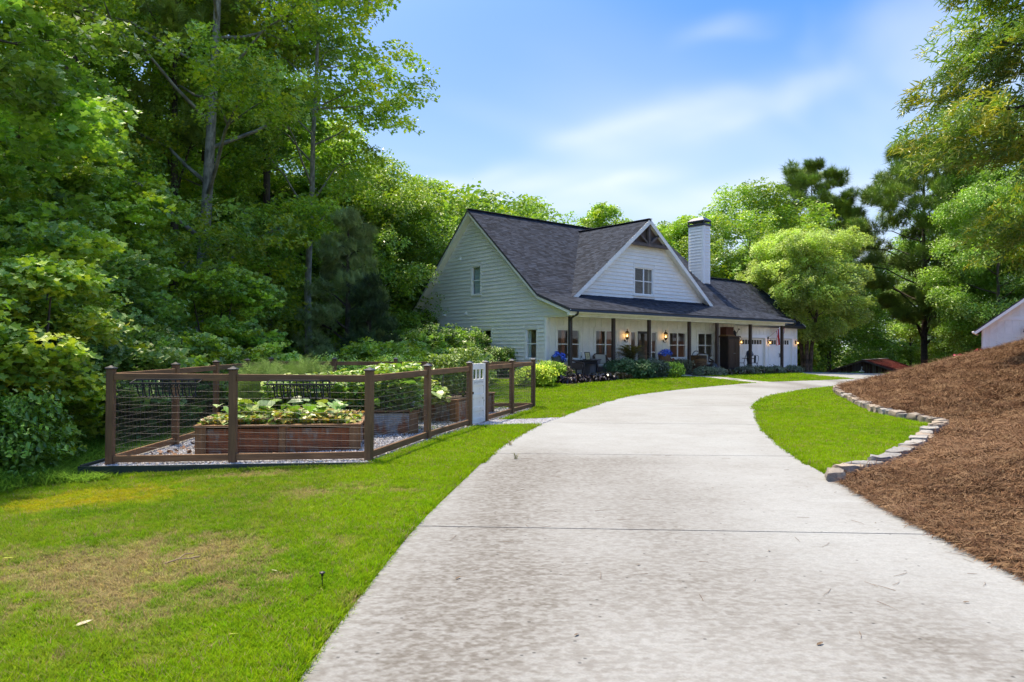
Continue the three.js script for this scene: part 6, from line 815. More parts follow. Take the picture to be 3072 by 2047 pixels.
// ---------- foliage ----------
// a spray is a short twig with leaves; crowns are thousands of sprays set round the ends of real limbs
function sprayGeo(seed, n, len, leaf, shape, flat = 0.5) {
  const R = rng(seed), P = [], c = V(), m = new THREE.Matrix4();
  for (let k = 0; k < n; k++) {
    const t = (k + 0.5) / n, a = k * 2.4 + R() * 0.8, r = len * (0.25 + 0.55 * R()) * (1 - 0.3 * t), px = Math.cos(a) * r * 0.7, pz = (t - 0.45) * len * 1.3 + Math.sin(a) * r * 0.3, py = (R() - 0.5) * len * flat, s = leaf * (0.7 + R() * 0.55);
    m.compose(V(px, py, pz), new THREE.Quaternion().setFromEuler(new THREE.Euler((R() - 0.5) * 1.1 + 0.35, a + (R() - 0.5), (R() - 0.5) * 1.1, 'YXZ')), V(s, s, s));
    const g = shape.attributes.position; for (let i = 0; i < g.count; i++) { c.fromBufferAttribute(g, i).applyMatrix4(m); P.push(c.x, c.y, c.z); }
  }
  const g = new THREE.BufferGeometry(); g.setAttribute('position', new THREE.Float32BufferAttribute(P, 3)); g.computeVertexNormals(); return g;
}
const oval = leafShape([[0, -0.5], [0.3, -0.05], [0.22, 0.35], [0, 0.62], [-0.22, 0.35], [-0.3, -0.05]], 0.35), lobed = leafShape([[0, -0.45], [0.42, -0.3], [0.3, -0.02], [0.5, 0.25], [0.12, 0.3], [0, 0.55], [-0.12, 0.3], [-0.5, 0.25], [-0.3, -0.02], [-0.42, -0.3]], 0.4), narrow = leafShape([[0, -0.6], [0.11, -0.1], [0.08, 0.4], [0, 0.75], [-0.08, 0.4], [-0.11, -0.1]], 0.3), diamond = leafShape([[0, -0.5], [0.34, 0.05], [0, 0.6], [-0.34, 0.05]], 0.35), needleShape = leafShape([[0, -0.1], [0.03, 0.1], [0, 1], [-0.03, 0.1]], 0.1);
function needleGeo(seed, n, len) { const R = rng(seed), P = [], c = V(), m = new THREE.Matrix4(), q = new THREE.Quaternion(); for (let k = 0; k < n; k++) { const a = R() * 6.28, el = -0.3 + R() * 1.5; q.setFromUnitVectors(V(0, 0, 1), V(Math.cos(a) * Math.cos(el), Math.sin(el), Math.sin(a) * Math.cos(el))); m.compose(V(0, (R() - 0.5) * len * 0.5, 0), q, V(len, len, len * (0.8 + R() * 0.4))); const g = needleShape.attributes.position; for (let i = 0; i < g.count; i++) { c.fromBufferAttribute(g, i).applyMatrix4(m); P.push(c.x, c.y, c.z); } } const g = new THREE.BufferGeometry(); g.setAttribute('position', new THREE.Float32BufferAttribute(P, 3)); g.computeVertexNormals(); return g; }
const SPRAY = {
  near: sprayGeo(1, 16, 0.32, 0.115, lobed), mid: sprayGeo(2, 20, 0.40, 0.11, lobed, 0.6), far: sprayGeo(3, 22, 0.62, 0.165, diamond, 0.8), vfar: sprayGeo(4, 20, 0.9, 0.25, diamond, 0.8), fine: sprayGeo(5, 20, 0.34, 0.10, oval, 0.7), willow: sprayGeo(6, 15, 0.34, 0.15, narrow, 0.4), shrub: sprayGeo(7, 12, 0.16, 0.065, oval, 0.7), big: sprayGeo(8, 15, 0.34, 0.115, lobed), pine: needleGeo(9, 34, 0.34), pineFar: needleGeo(10, 30, 0.55), cedar: needleGeo(11, 26, 0.2)
};
const TONE = {
  oakwood: [[0.300, 0.480, 0.026], [0.385, 0.560, 0.028], [0.230, 0.400, 0.030], [0.440, 0.580, 0.026], [0.27, 0.45, 0.034]], maple: [[0.265, 0.450, 0.030], [0.340, 0.530, 0.032], [0.210, 0.380, 0.036], [0.300, 0.500, 0.040]],
  poplar: [[0.300, 0.470, 0.024], [0.392, 0.568, 0.028], [0.207, 0.373, 0.028], [0.461, 0.588, 0.024]], bright: [[0.498, 0.630, 0.028], [0.608, 0.667, 0.024], [0.353, 0.523, 0.028]], yellow: [[0.675, 0.745, 0.020], [0.675, 0.706, 0.028]], deep: [[0.191, 0.355, 0.031], [0.259, 0.441, 0.037], [0.156, 0.284, 0.034], [0.310, 0.512, 0.037]], cool: [[0.230, 0.389, 0.054], [0.288, 0.448, 0.061], [0.186, 0.329, 0.048]], pine: [[0.200, 0.297, 0.039], [0.265, 0.352, 0.035], [0.166, 0.254, 0.043]], birch: [[0.553, 0.671, 0.097], [0.453, 0.577, 0.082], [0.553, 0.712, 0.114], [0.378, 0.503, 0.082]], oak: [[0.224, 0.363, 0.028], [0.304, 0.451, 0.028], [0.487, 0.491, 0.028], [0.162, 0.295, 0.028]], dill: [[0.230, 0.314, 0.095], [0.300, 0.373, 0.122]]
};
function treeOf(o) {
  const { name, label, group, x, d, h, cb = 0.35, rx, n, spray, tones, seed, trunkR = 0.16, bark = MAT.bark, size = 1, limbs = 16, leanX = 0, leanZ = 0, form = 'oval', droop = 0, puff = 0.26, stems = 1, m = leafMat, gap = 0, open, cat = 'tree', y0, tops } = o;
  const R = rng(seed), gy = y0 ?? (groundY(x, d) - 0.05), g = thing(name, label, cat, [x, gy, -d], 0, group);
  const env = form === 'cone' ? (t => 1.0 - 0.82 * t) : form === 'top' ? (t => Math.sqrt(clamp(1 - (2 * t - 1) ** 2)) * 0.6 + 0.4 * (t < 0.15 ? t / 0.15 : 1) * (1 - t * 0.6)) : form === 'round' ? (t => Math.sqrt(clamp(1 - (2 * t - 1.0) ** 2, 0.03))) : form === 'column' ? (t => clamp(0.55 + 0.6 * t) * Math.sqrt(clamp(1 - t ** 3))) : (t => Math.pow(Math.sin(Math.PI * clamp(0.08 + t * 0.90)), 0.7));
  const tube = [], ends = [];
  for (let s = 0; s < stems; s++) {
    const sa = s / stems * 6.28 + 0.4, spread = stems > 1 ? rx * 0.38 : 0, pts = [], rad = [], N = 9;
    for (let i = 0; i <= N; i++) { const t = i / N; pts.push(V(leanX * t * h + Math.cos(sa) * (stems > 1 ? 0.16 : 0) + Math.cos(sa) * spread * t ** 1.4 + (R() - 0.5) * 0.05 * h * 0.12 * (i ? 1 : 0), t * h * 0.94, leanZ * t * h + Math.sin(sa) * (stems > 1 ? 0.16 : 0) + Math.sin(sa) * spread * t ** 1.4 + (R() - 0.5) * 0.05 * h * 0.12 * (i ? 1 : 0))); rad.push(trunkR * (1 - 0.88 * t) * (i === 0 ? 1.25 : 1) + 0.008); }
    tube.push(tubeOf(pts, rad, 9)); const trunkAt = (t) => { const f = clamp(t) * N, i = Math.min(N - 1, Math.floor(f)); return pts[i].clone().lerp(pts[i + 1], f - i); };
    const L = Math.ceil(limbs / stems);
    for (let k = 0; k < L; k++) {
      const t = (k + R() * 0.8) / L, y = cb + (0.97 - cb) * t, A = trunkAt(Math.max(0.12, y / 0.94 - 0.10 * (1 - t) - 0.03)), a = k * 2.4 + R() * 0.9 + s * 1.1, reach = rx * env(t) * (0.72 + R() * 0.36), T = V(A.x * 0.4 + leanX * y * h * 0.6 + Math.cos(a) * reach, y * h + (R() - 0.5) * 0.05 * h - droop * reach * 0.25, A.z * 0.4 + leanZ * y * h * 0.6 + Math.sin(a) * reach);
      const M = A.clone().lerp(T, 0.5).add(V(0, reach * 0.10 + droop * reach * 0.2, 0)); const br = Math.max(0.012, trunkR * (1 - y) * 0.5 + 0.012); tube.push(tubeOf([A, A.clone().lerp(M, 0.55).add(V(0, -0.02 * reach, 0)), M, M.clone().lerp(T, 0.6), T], [br, br * 0.8, br * 0.6, br * 0.4, 0.006], 5));
      ends.push([T, reach], [M.clone().lerp(T, 0.45).add(V((R() - 0.5) * 0.3, 0.1, (R() - 0.5) * 0.3).multiplyScalar(reach * 0.4)), reach]);
      for (let q = 0; q < 2; q++) { const b = a + (q ? 0.6 : -0.6) + (R() - 0.5) * 0.4, S = M.clone().lerp(T, 0.1 + 0.3 * R()), E = S.clone().add(V(Math.cos(b), 0.25 - droop * 0.4 + R() * 0.3, Math.sin(b)).multiplyScalar(reach * (0.35 + R() * 0.25))); tube.push(tubeOf([S, S.clone().lerp(E, 0.5).add(V(0, 0.04, 0)), E], [br * 0.45, br * 0.3, 0.005], 4)); ends.push([E, reach]); }
    }
  }
  part(g, 'trunk', mergeGeometries(tube.map(plain)), bark);
  const list = [], q = new THREE.Quaternion(), e = new THREE.Euler(), cen = V(leanX * h * 0.6, (cb + 1) * 0.5 * h, leanZ * h * 0.6), per = ends.map(() => 0.55 + R() * 0.9), tot = per.reduce((a, b) => a + b), tint = ends.map(() => 0.72 + R() * 0.56);
  ends.forEach(([E, reach], i) => {
    const cnt = Math.round(n * per[i] / tot), pr = Math.max(0.35, puff * rx * (0.75 + R() * 0.5));
    for (let k = 0; k < cnt; k++) {
      const a = R() * 6.28, c = 2 * R() - 1, s = Math.sqrt(1 - c * c), rr = pr * Math.cbrt(0.25 + 0.75 * R()), P = V(E.x + Math.cos(a) * s * rr, E.y + c * rr * 0.62 - droop * Math.abs(rr * s) * 0.6, E.z + Math.sin(a) * s * rr);
      if (gap && vnoise(P.x * 1.1 + seed, P.y * 1.1 + P.z * 0.7, 3) < gap) continue;
      if (P.y < 0.08) continue;
      if (open && P.y > open[0] * h && P.y < open[1] * h && P.z > leanZ * P.y && Math.abs(P.x - leanX * P.y - 0.25 * Math.sin(P.y * 0.9 + seed)) < 0.55 + 0.45 * vnoise(P.y * 0.8, seed, 2)) continue;
      const t = tones[Math.floor(R() * tones.length)], f = tint[i] * (0.72 + R() * 0.5), out = Math.atan2(P.x - cen.x, P.z - cen.z);
      e.set(0.15 + droop * 0.9 + (R() - 0.5) * 0.8, out + (R() - 0.5) * 1.4, (R() - 0.5) * 0.8, 'YXZ'); const sc = size * (0.72 + R() * 0.56);
      list.push([new THREE.Matrix4().compose(P, q.setFromEuler(e), V(sc, sc, sc)), col(t[0] * f, t[1] * f, t[2] * f)]);
    }
  });
  heap('crown', spray, m, list, g); return g;
}
const LEFT = 'trees of the wood left of the garden', BACK = 'trees behind the house', RIGHT = 'trees beyond the drive';
const TR = [
  // big tulip poplar with the pale leaning trunk left of the garden, and its neighbours
  ['poplar_tree', 'tall tulip poplar with a pale slim trunk and yellow green leaves behind the garden', LEFT, -12.0, 26.5, 25, { cb: 0.13, rx: 5.8, n: 4160, spray: SPRAY.mid, tones: [...TONE.bright, ...TONE.poplar], trunkR: 0.27, bark: MAT.paleBark, limbs: 26, leanX: 0.035, size: 1.35, open: [0.12, 0.9] }],
  ['poplar_tree', 'tulip poplar with wide low bright branches over the left fence', LEFT, -12.8, 18.6, 8.2, { cb: 0.1, rx: 3.2, n: 2240, spray: SPRAY.near, tones: TONE.poplar, trunkR: 0.13, limbs: 20, size: 1.15 }],
  ['pine_tree', 'thick furrowed pine trunk rising high above the wood', LEFT, -15.6, 24.5, 29, { cb: 0.62, rx: 5, n: 900, spray: SPRAY.pine, tones: TONE.pine, trunkR: 0.50, limbs: 14, size: 1.5, m: dullLeaf, open: [0, 0.7] }],
  ['pine_tree', 'slim dark pine trunk behind the poplar', LEFT, -14.2, 29, 25, { cb: 0.45, rx: 3.2, n: 800, spray: SPRAY.pine, tones: TONE.pine, trunkR: 0.2, limbs: 14, size: 1.4, m: dullLeaf }],
  ['pine_tree', 'pine with reddish brown twigs reaching over the poplar crown', LEFT, -11.3, 32, 29, { cb: 0.55, rx: 4.2, n: 1040, spray: SPRAY.pine, tones: [...TONE.pine, [0.13, 0.09, 0.05], [0.10, 0.15, 0.03]], trunkR: 0.22, limbs: 18, size: 1.4, m: dullLeaf }],
  ['maple_tree', 'dense dark leaved maple at the edge of the wood', LEFT, -14.4, 17.0, 9, { cb: 0.12, rx: 3.6, n: 2400, spray: SPRAY.near, tones: TONE.maple, limbs: 20, size: 1.15, form: 'round' }],
  ['maple_tree', 'spreading maple with cool green leaves behind the thick pine trunk', LEFT, -19, 23, 15, { cb: 0.12, rx: 4.4, n: 2400, spray: SPRAY.mid, tones: TONE.maple, limbs: 20, size: 1.25, form: 'round' }],
  ['maple_tree', 'tall leafy maple closing the gap left of the pine', LEFT, -21, 27, 21, { cb: 0.15, rx: 5, n: 2720, spray: SPRAY.mid, tones: TONE.maple, limbs: 24, size: 1.35 }],
  ['maple_tree', 'maple with yellow green top behind the left fence', LEFT, -15.2, 34, 21, { cb: 0.12, rx: 4.8, n: 2560, spray: SPRAY.mid, tones: TONE.maple, limbs: 24, size: 1.4 }],
  ['poplar_tree', 'slender poplar with pale trunk and airy crown against the sky', LEFT, -8.9, 30, 21.5, { cb: 0.42, rx: 4.3, n: 1360, spray: SPRAY.mid, tones: TONE.poplar, trunkR: 0.17, bark: MAT.paleBark, limbs: 18, size: 1.25, leanX: 0.02, gap: 0.32, open: [0, 0.8] }],
  ['oak_tree', 'broad oak behind the slender pale poplar', LEFT, -12.5, 35, 16, { cb: 0.1, rx: 5.2, n: 2400, spray: SPRAY.far, tones: TONE.oakwood, limbs: 24, size: 1.05 }],
  ['oak_tree', 'rounded oak left of the house', LEFT, -7.4, 37, 11.3, { cb: 0.08, rx: 4.4, n: 2160, spray: SPRAY.far, tones: TONE.oakwood, limbs: 22, size: 1.0 }],
  ['oak_tree', 'deep green oak standing close behind the left gable', LEFT, -6.6, 44, 12.2, { cb: 0.06, rx: 4.8, n: 2160, spray: SPRAY.far, tones: TONE.oakwood, limbs: 22, size: 1.05 }],
  ['oak_tree', 'tall oak in the second row left of the house', LEFT, -12, 44, 17, { cb: 0.08, rx: 5.4, n: 2240, spray: SPRAY.far, tones: TONE.oakwood, limbs: 24, size: 1.15 }],
  ['oak_tree', 'tall oak at the back of the wood', LEFT, -18, 32, 24, { cb: 0.08, rx: 6, n: 2560, spray: SPRAY.far, tones: TONE.oakwood, limbs: 26, size: 1.15 }],
  ['oak_tree', 'tall oak far left in the second row', LEFT, -24, 26, 24, { cb: 0.1, rx: 6, n: 2400, spray: SPRAY.far, tones: TONE.oakwood, limbs: 26, size: 1.15 }],
  ['oak_tree', 'tall oak in the last row behind the pine', LEFT, -22, 42, 27, { cb: 0.1, rx: 7, n: 2400, spray: SPRAY.vfar, tones: TONE.oakwood, limbs: 26, size: 0.95 }],
  ['cedar_tree', 'grey green cedar behind the garden back fence', LEFT, -6.3, 26.5, 7.2, { cb: 0.03, rx: 2.0, n: 2080, spray: SPRAY.cedar, tones: TONE.dill, limbs: 26, size: 1.3, form: 'cone', m: dullLeaf }],
  ['cedar_tree', 'dark young cedar beside the grey green one', LEFT, -5.2, 25.2, 4.4, { cb: 0.03, rx: 1.3, n: 1360, spray: SPRAY.cedar, tones: [[0.05, 0.09, 0.03], [0.07, 0.12, 0.035]], limbs: 22, size: 1.15, form: 'cone', m: dullLeaf }],
  ['maple_tree', 'tall maple at the near left edge of the wood', LEFT, -11.6, 13.4, 14.5, { cb: 0.26, rx: 3.3, n: 2400, spray: SPRAY.near, tones: TONE.maple, trunkR: 0.17, limbs: 20, size: 1.2 }],
  // behind the house
  ['oak_tree', 'oak with an airy top directly behind the ridge of the house', BACK, 0.5, 60, 14.2, { cb: 0.1, rx: 5.2, n: 2300, spray: SPRAY.vfar, tones: TONE.oakwood, limbs: 22, size: 0.85, gap: 0.2 }],
  ['oak_tree', 'bright oak behind the left roof slope', BACK, -4.2, 56, 13.4, { cb: 0.1, rx: 4.8, n: 2300, spray: SPRAY.vfar, tones: TONE.oakwood, limbs: 22, size: 0.85, gap: 0.15 }],
  ['oak_tree', 'rounded oak showing over the main ridge', BACK, 7.6, 62, 15.2, { cb: 0.1, rx: 4.6, n: 2200, spray: SPRAY.vfar, tones: TONE.oakwood, limbs: 22, size: 0.85, gap: 0.25 }],
  ['poplar_tree', 'loose topped poplar beside the dormer ridge', BACK, 11.4, 66, 15.4, { cb: 0.2, rx: 3.4, n: 1300, spray: SPRAY.vfar, tones: TONE.poplar, limbs: 18, size: 0.75, gap: 0.35 }],
  ['oak_tree', 'bright yellow green oak behind the chimney', BACK, 20.6, 60, 17, { cb: 0.08, rx: 6.2, n: 2900, spray: SPRAY.vfar, tones: TONE.oakwood, limbs: 26, size: 0.9, gap: 0.12 }],
  ['oak_tree', 'bright oak right of the chimney', BACK, 25.5, 66, 18, { cb: 0.08, rx: 5.4, n: 2500, spray: SPRAY.vfar, tones: TONE.oakwood, limbs: 24, size: 0.9 }],
  ['oak_tree', 'lower oak filling in behind the garage roof', BACK, 22.3, 60, 12.5, { cb: 0.06, rx: 5, n: 2300, spray: SPRAY.vfar, tones: TONE.oakwood, limbs: 22, size: 0.85 }],
  ['oak_tree', 'dark oak low behind the house', BACK, 13.5, 64, 13.5, { cb: 0.06, rx: 5, n: 2000, spray: SPRAY.vfar, tones: TONE.oakwood, limbs: 20, size: 0.9 }],
  ['oak_tree', 'leafy oak between the dormer peak and the chimney', BACK, 15.8, 65, 15.2, { cb: 0.08, rx: 4.4, n: 2300, spray: SPRAY.vfar, tones: TONE.oakwood, limbs: 22, size: 0.85, gap: 0.1 }],
  ['oak_tree', 'oak showing just right of the birch top', BACK, 30.5, 76, 18, { cb: 0.06, rx: 5.4, n: 2400, spray: SPRAY.vfar, tones: TONE.oakwood, limbs: 24, size: 0.9, y0: -2 }],
  // right of the drive
  ['hardwood_tree', 'hardwood closing the gap between the largest pine and the shed', RIGHT, 45, 69, 20, { cb: 0.05, rx: 6, n: 2800, spray: SPRAY.vfar, tones: TONE.maple, limbs: 26, size: 0.9, y0: -1 }],
  ['hardwood_tree', 'tall hardwood over the shed roof', RIGHT, 53, 62, 21, { cb: 0.05, rx: 6.5, n: 2800, spray: SPRAY.vfar, tones: TONE.maple, limbs: 26, size: 0.9, y0: 0 }],
  ['hardwood_tree', 'hardwood far behind the barn ridge', RIGHT, 36, 92, 19, { cb: 0.05, rx: 6.5, n: 2400, spray: SPRAY.vfar, tones: TONE.maple, limbs: 24, size: 1.0, y0: -3 }],
  ['river_birch', 'pale yellow green river birch with several trunks at the garage corner', null, 20.2, 47.5, 10.0, { cb: 0.32, rx: 3.7, n: 5400, spray: SPRAY.fine, tones: TONE.birch, trunkR: 0.15, bark: MAT.birchBark, limbs: 40, size: 1.35, form: 'round', stems: 4, droop: 0.16, puff: 0.24 }],
  ['pine_tree', 'open crowned pine standing dark against the sky behind the birch', RIGHT, 28.6, 66, 20.5, { cb: 0.55, rx: 4.2, n: 2600, spray: SPRAY.pineFar, tones: TONE.pine, trunkR: 0.22, limbs: 34, size: 1.0, m: dullLeaf, form: 'top', puff: 0.14, y0: -1 }],
  ['pine_tree', 'largest pine with layered dark boughs right of the birch', RIGHT, 37.5, 63, 23.5, { cb: 0.3, rx: 6.2, n: 6500, spray: SPRAY.pineFar, tones: TONE.pine, trunkR: 0.32, limbs: 56, size: 1.05, m: dullLeaf, puff: 0.13, y0: -2.5 }],
  ['pine_tree', 'pine half hidden between the two taller pines', RIGHT, 38.5, 84, 22, { cb: 0.3, rx: 5, n: 4500, spray: SPRAY.pineFar, tones: TONE.pine, trunkR: 0.25, limbs: 46, size: 1.05, m: dullLeaf, puff: 0.14, y0: -2 }],
  ['hardwood_tree', 'dark green hardwood behind the barn roof', RIGHT, 46, 80, 17, { cb: 0.05, rx: 6, n: 2600, spray: SPRAY.vfar, tones: TONE.maple, limbs: 26, size: 0.9, y0: -3.4 }],
  ['hardwood_tree', 'rounded hardwood left of the barn', RIGHT, 27, 82, 15, { cb: 0.05, rx: 4.6, n: 2200, spray: SPRAY.vfar, tones: TONE.maple, limbs: 24, size: 0.85, y0: -3 }],
  ['hardwood_tree', 'broad hardwood with mid green boughs behind the bank', RIGHT, 40.2, 57, 13.2, { cb: 0.04, rx: 4.4, n: 2900, spray: SPRAY.far, tones: TONE.maple, limbs: 28, size: 1.05, form: 'oval', y0: -2.6 }],
  ['hardwood_tree', 'dark hardwood left of the white shed', RIGHT, 36.5, 52, 14.5, { cb: 0.04, rx: 4.6, n: 2900, spray: SPRAY.far, tones: TONE.maple, limbs: 26, size: 1.05, y0: 0 }],
  ['hardwood_tree', 'tall dark hardwood behind the white shed', RIGHT, 43, 58, 19, { cb: 0.05, rx: 6.2, n: 3000, spray: SPRAY.far, tones: TONE.maple, limbs: 28, size: 1.25, y0: 0.5 }],
  ['hardwood_tree', 'deep green hardwood at the far right behind the shed roof', RIGHT, 49, 52, 17, { cb: 0.05, rx: 6, n: 2600, spray: SPRAY.far, tones: TONE.maple, limbs: 26, size: 1.25, y0: 1 }],
  ['hardwood_tree', 'low hardwood behind the barn gable', RIGHT, 22.5, 86, 14, { cb: 0.04, rx: 5, n: 1900, spray: SPRAY.vfar, tones: TONE.maple, limbs: 22, size: 0.9, y0: -3.6 }],
  // willow oak hanging in from the right
  ['willow_oak', 'willow oak on the bank reaching into view with drooping narrow leaved twigs', null, 16.2, 17.6, 15.5, { cb: 0.10, rx: 4.7, n: 8500, spray: SPRAY.willow, tones: TONE.oak, trunkR: 0.24, limbs: 34, size: 1.25, droop: 0.35, puff: 0.2, y0: 1.9, gap: 0.22 }]
];
TR.forEach(([name, label, group, x, d, h, o], i) => treeOf({ name, label, group, x, d, h, seed: 1000 + i * 37, ...o }));
// far backdrop of the wood, too distant to tell tree from tree
{
  const R = rng(1777), mk = (nm, lb, places, hgt, count, tones, size) => { const list = []; for (let k = 0; k < count; k++) { const [x, d, b] = places(R()), t = tones[Math.floor(R() * tones.length)], yy = R(), f = 0.6 + R() * 0.6, top = hgt(x, d); list.push([quatY(x + (R() - 0.5) * 6, b + top * yy, -d + (R() - 0.5) * 7 * (1.1 - yy), (R() - 0.5), R() * 6.28, (R() - 0.5), size * (0.8 + R() * 0.5)), col(t[0] * f, t[1] * f, t[2] * f)]); } tag(heap(nm, SPRAY.vfar, leafMat, list), lb, 'woods', null, 'stuff'); };
  mk('distant_woods', 'distant mass of green woods closing the view behind the left trees', t => { const a = t * 70; return [-40 + a * 0.62, 50 + 14 * Math.sin(t * 7), -1]; }, (x, d) => 10 + 4 * vnoise(x * 0.22, 3, 9) + 10 * sst(-14, -24, x), 9000, [...TONE.deep, ...TONE.poplar], 1.2);
  mk('far_woods', 'distant mass of green woods behind house, birch and barn', t => [-4 + t * 74, 96 + 6 * Math.sin(t * 9), -3], (x, d) => 13 + 4 * vnoise(x * 0.2, 7, 5), 9000, [...TONE.deep, ...TONE.poplar], 1.3);
}
// ---------- shrubs and beds ----------
const shrub = (name, label, group, x, d, h, rx, n, tones, seed, spray = SPRAY.shrub, size = 1, m = glossLeaf, y0) => treeOf({ name, label, group, x, d, h, cb: 0.10, rx: rx * 0.72, n, spray, tones, seed, trunkR: 0.03, limbs: 18, size, form: 'round', puff: 0.42, stems: 3, m, cat: 'shrub', y0, droop: 0.0 });
{
  const S = 'undergrowth at the edge of the wood';
  const under = [[-8.3, 9.2, 2.9, 1.7, 'young tulip poplar thicket with large leaves at the near edge of the wood', TONE.poplar, SPRAY.big, 900], [-7.6, 10.9, 3.2, 1.5, 'leafy sapling thicket beside the corner post of the garden', [...TONE.poplar, ...TONE.bright], SPRAY.big, 850], [-8.9, 12.6, 4.2, 1.9, 'tall leafy thicket behind the left fence', TONE.poplar, SPRAY.near, 1100], [-7.5, 8.0, 1.15, 1.1, 'low dark ground bushes beneath the thicket', TONE.deep, SPRAY.shrub, 1300], [-7.1, 9.6, 1.2, 0.8, 'low leafy bush left of the corner post', TONE.deep, SPRAY.shrub, 1000], [-9.6, 8.2, 2.4, 1.5, 'tangled bush at the far left edge of the wood', TONE.deep, SPRAY.near, 700], [-7.6, 13.6, 1.9, 1.1, 'cool green bush behind the left wire fence', TONE.cool, SPRAY.near, 520], [-7.9, 15.8, 2.3, 1.3, 'broad green bush behind the back part of the left fence', [...TONE.cool, ...TONE.poplar], SPRAY.near, 700], [-7.3, 18.4, 1.72, 1.60, 'bright bush outside the back corner of the fence', TONE.poplar, SPRAY.near, 900], [-5.2, 19.6, 1.32, 1.40, 'mid green bush behind the back fence', TONE.poplar, SPRAY.shrub, 1700], [-3.3, 20.6, 1.25, 1.40, 'bright small leaved bush behind the back fence', [...TONE.poplar, ...TONE.bright], SPRAY.shrub, 1700], [-1.7, 21.4, 1.16, 1.20, 'rounded bush behind the back fence near the house', [...TONE.poplar, ...TONE.bright], SPRAY.shrub, 1500], [-4.6, 23.2, 1.72, 1.70, 'larger bush in front of the cedars', TONE.poplar, SPRAY.near, 900], [-2.4, 27, 1.17, 1.76, 'dark undergrowth left of the gable', TONE.deep, SPRAY.near, 900], [-3.8, 32, 2.04, 2.60, 'dark undergrowth behind the left corner of the house', TONE.deep, SPRAY.near, 1000], [-10.8, 10.6, 4.6, 2.2, 'deep green sapling thicket under the maple', [...TONE.deep, ...TONE.poplar], SPRAY.big, 800], [-10.4, 17.6, 4.2, 2.2, 'sapling thicket below the poplar', [...TONE.deep, ...TONE.cool], SPRAY.near, 1000], [-9.2, 21.5, 4.4, 2.3, 'leafy understory below the tall poplar', TONE.poplar, SPRAY.near, 1000]];
  under.forEach(([x, d, h, r, lb, t, sp, n], i) => shrub('wood_bush', lb, S, x, d, h, r, n, t, 3000 + i * 13, sp, 1, sp === SPRAY.shrub ? glossLeaf : leafMat));
  // glossy shrubs against the gable wall
  const gpos = [[-1.0, 3.9, 1.20, 1.01, 'short glossy evergreen shrub at the right end of the gable hedge'], [-1.2, 5.6, 1.88, 1.24, 'tallest glossy evergreen shrub against the gable wall'], [-1.3, 7.4, 1.56, 1.20, 'glossy evergreen shrub in the middle of the gable hedge'], [-1.4, 9.2, 1.52, 1.20, 'glossy evergreen shrub below the pair of vent hoods'], [-1.5, 11.0, 1.36, 1.20, 'glossy evergreen shrub near the rear corner of the gable'], [-1.8, 12.9, 1.20, 1.10, 'last glossy evergreen shrub past the rear corner of the house']];
  gpos.forEach(([u, w, h, r, lb], i) => { const [x, d] = fromHouse(u, w); shrub('evergreen_shrub', lb, 'evergreen hedge along the gable wall', x, d, h, r, 2600, [[0.22, 0.35, 0.03], [0.28, 0.42, 0.03], [0.15, 0.26, 0.03], [0.09, 0.17, 0.03]], 3400 + i * 11, SPRAY.shrub, 1.15); });
  // planting along the porch
  const bedM = mat({ color: col(0.05, 0.033, 0.022), roughness: 1, map: rep(tex(128, 128, (x, y) => g3(0.6 + 0.4 * hash2(x >> 1, y >> 1, 6))), 2) });
  const strip = (u0, u1) => { const P = [], I = [], n = 40; for (let i = 0; i <= n; i++) { const u = lerp(u0, u1, i / n); for (const w of [bedW(u), Math.min(-0.1, bedW(u) + 4)]) { const [x, d] = fromHouse(u, w); P.push(x, groundY(x, d) + 0.03, -d); } if (i < n) I.push(i * 2, i * 2 + 2, i * 2 + 1, i * 2 + 1, i * 2 + 2, i * 2 + 3); } const g = new THREE.BufferGeometry(); g.setAttribute('position', new THREE.Float32BufferAttribute(P, 3)); g.setAttribute('uv', new THREE.Float32BufferAttribute(new Float32Array(P.length / 3 * 2).map((_, i) => P[Math.floor(i / 2) * 3 + (i % 2) * 2]), 2)); g.setIndex(I); g.computeVertexNormals(); return g; };
  struct('planting_bed', strip(-4.3, 6.2), bedM); struct('planting_bed', strip(7.6, 17.2), bedM);
  { const P = [], I = []; [[-2.2, 1.2], [-2.2, 13], [0.0, 13], [0.0, 1.2]].forEach(([u, w]) => { const [x, d] = fromHouse(u, w); P.push(x, groundY(x, d) + 0.035, -d); }); const g = new THREE.BufferGeometry(); g.setAttribute('position', new THREE.Float32BufferAttribute(P, 3)); g.setIndex([0, 2, 1, 0, 3, 2]); g.computeVertexNormals(); struct('planting_bed', g, mat({ color: col(0.05, 0.033, 0.022), roughness: 1 })); }
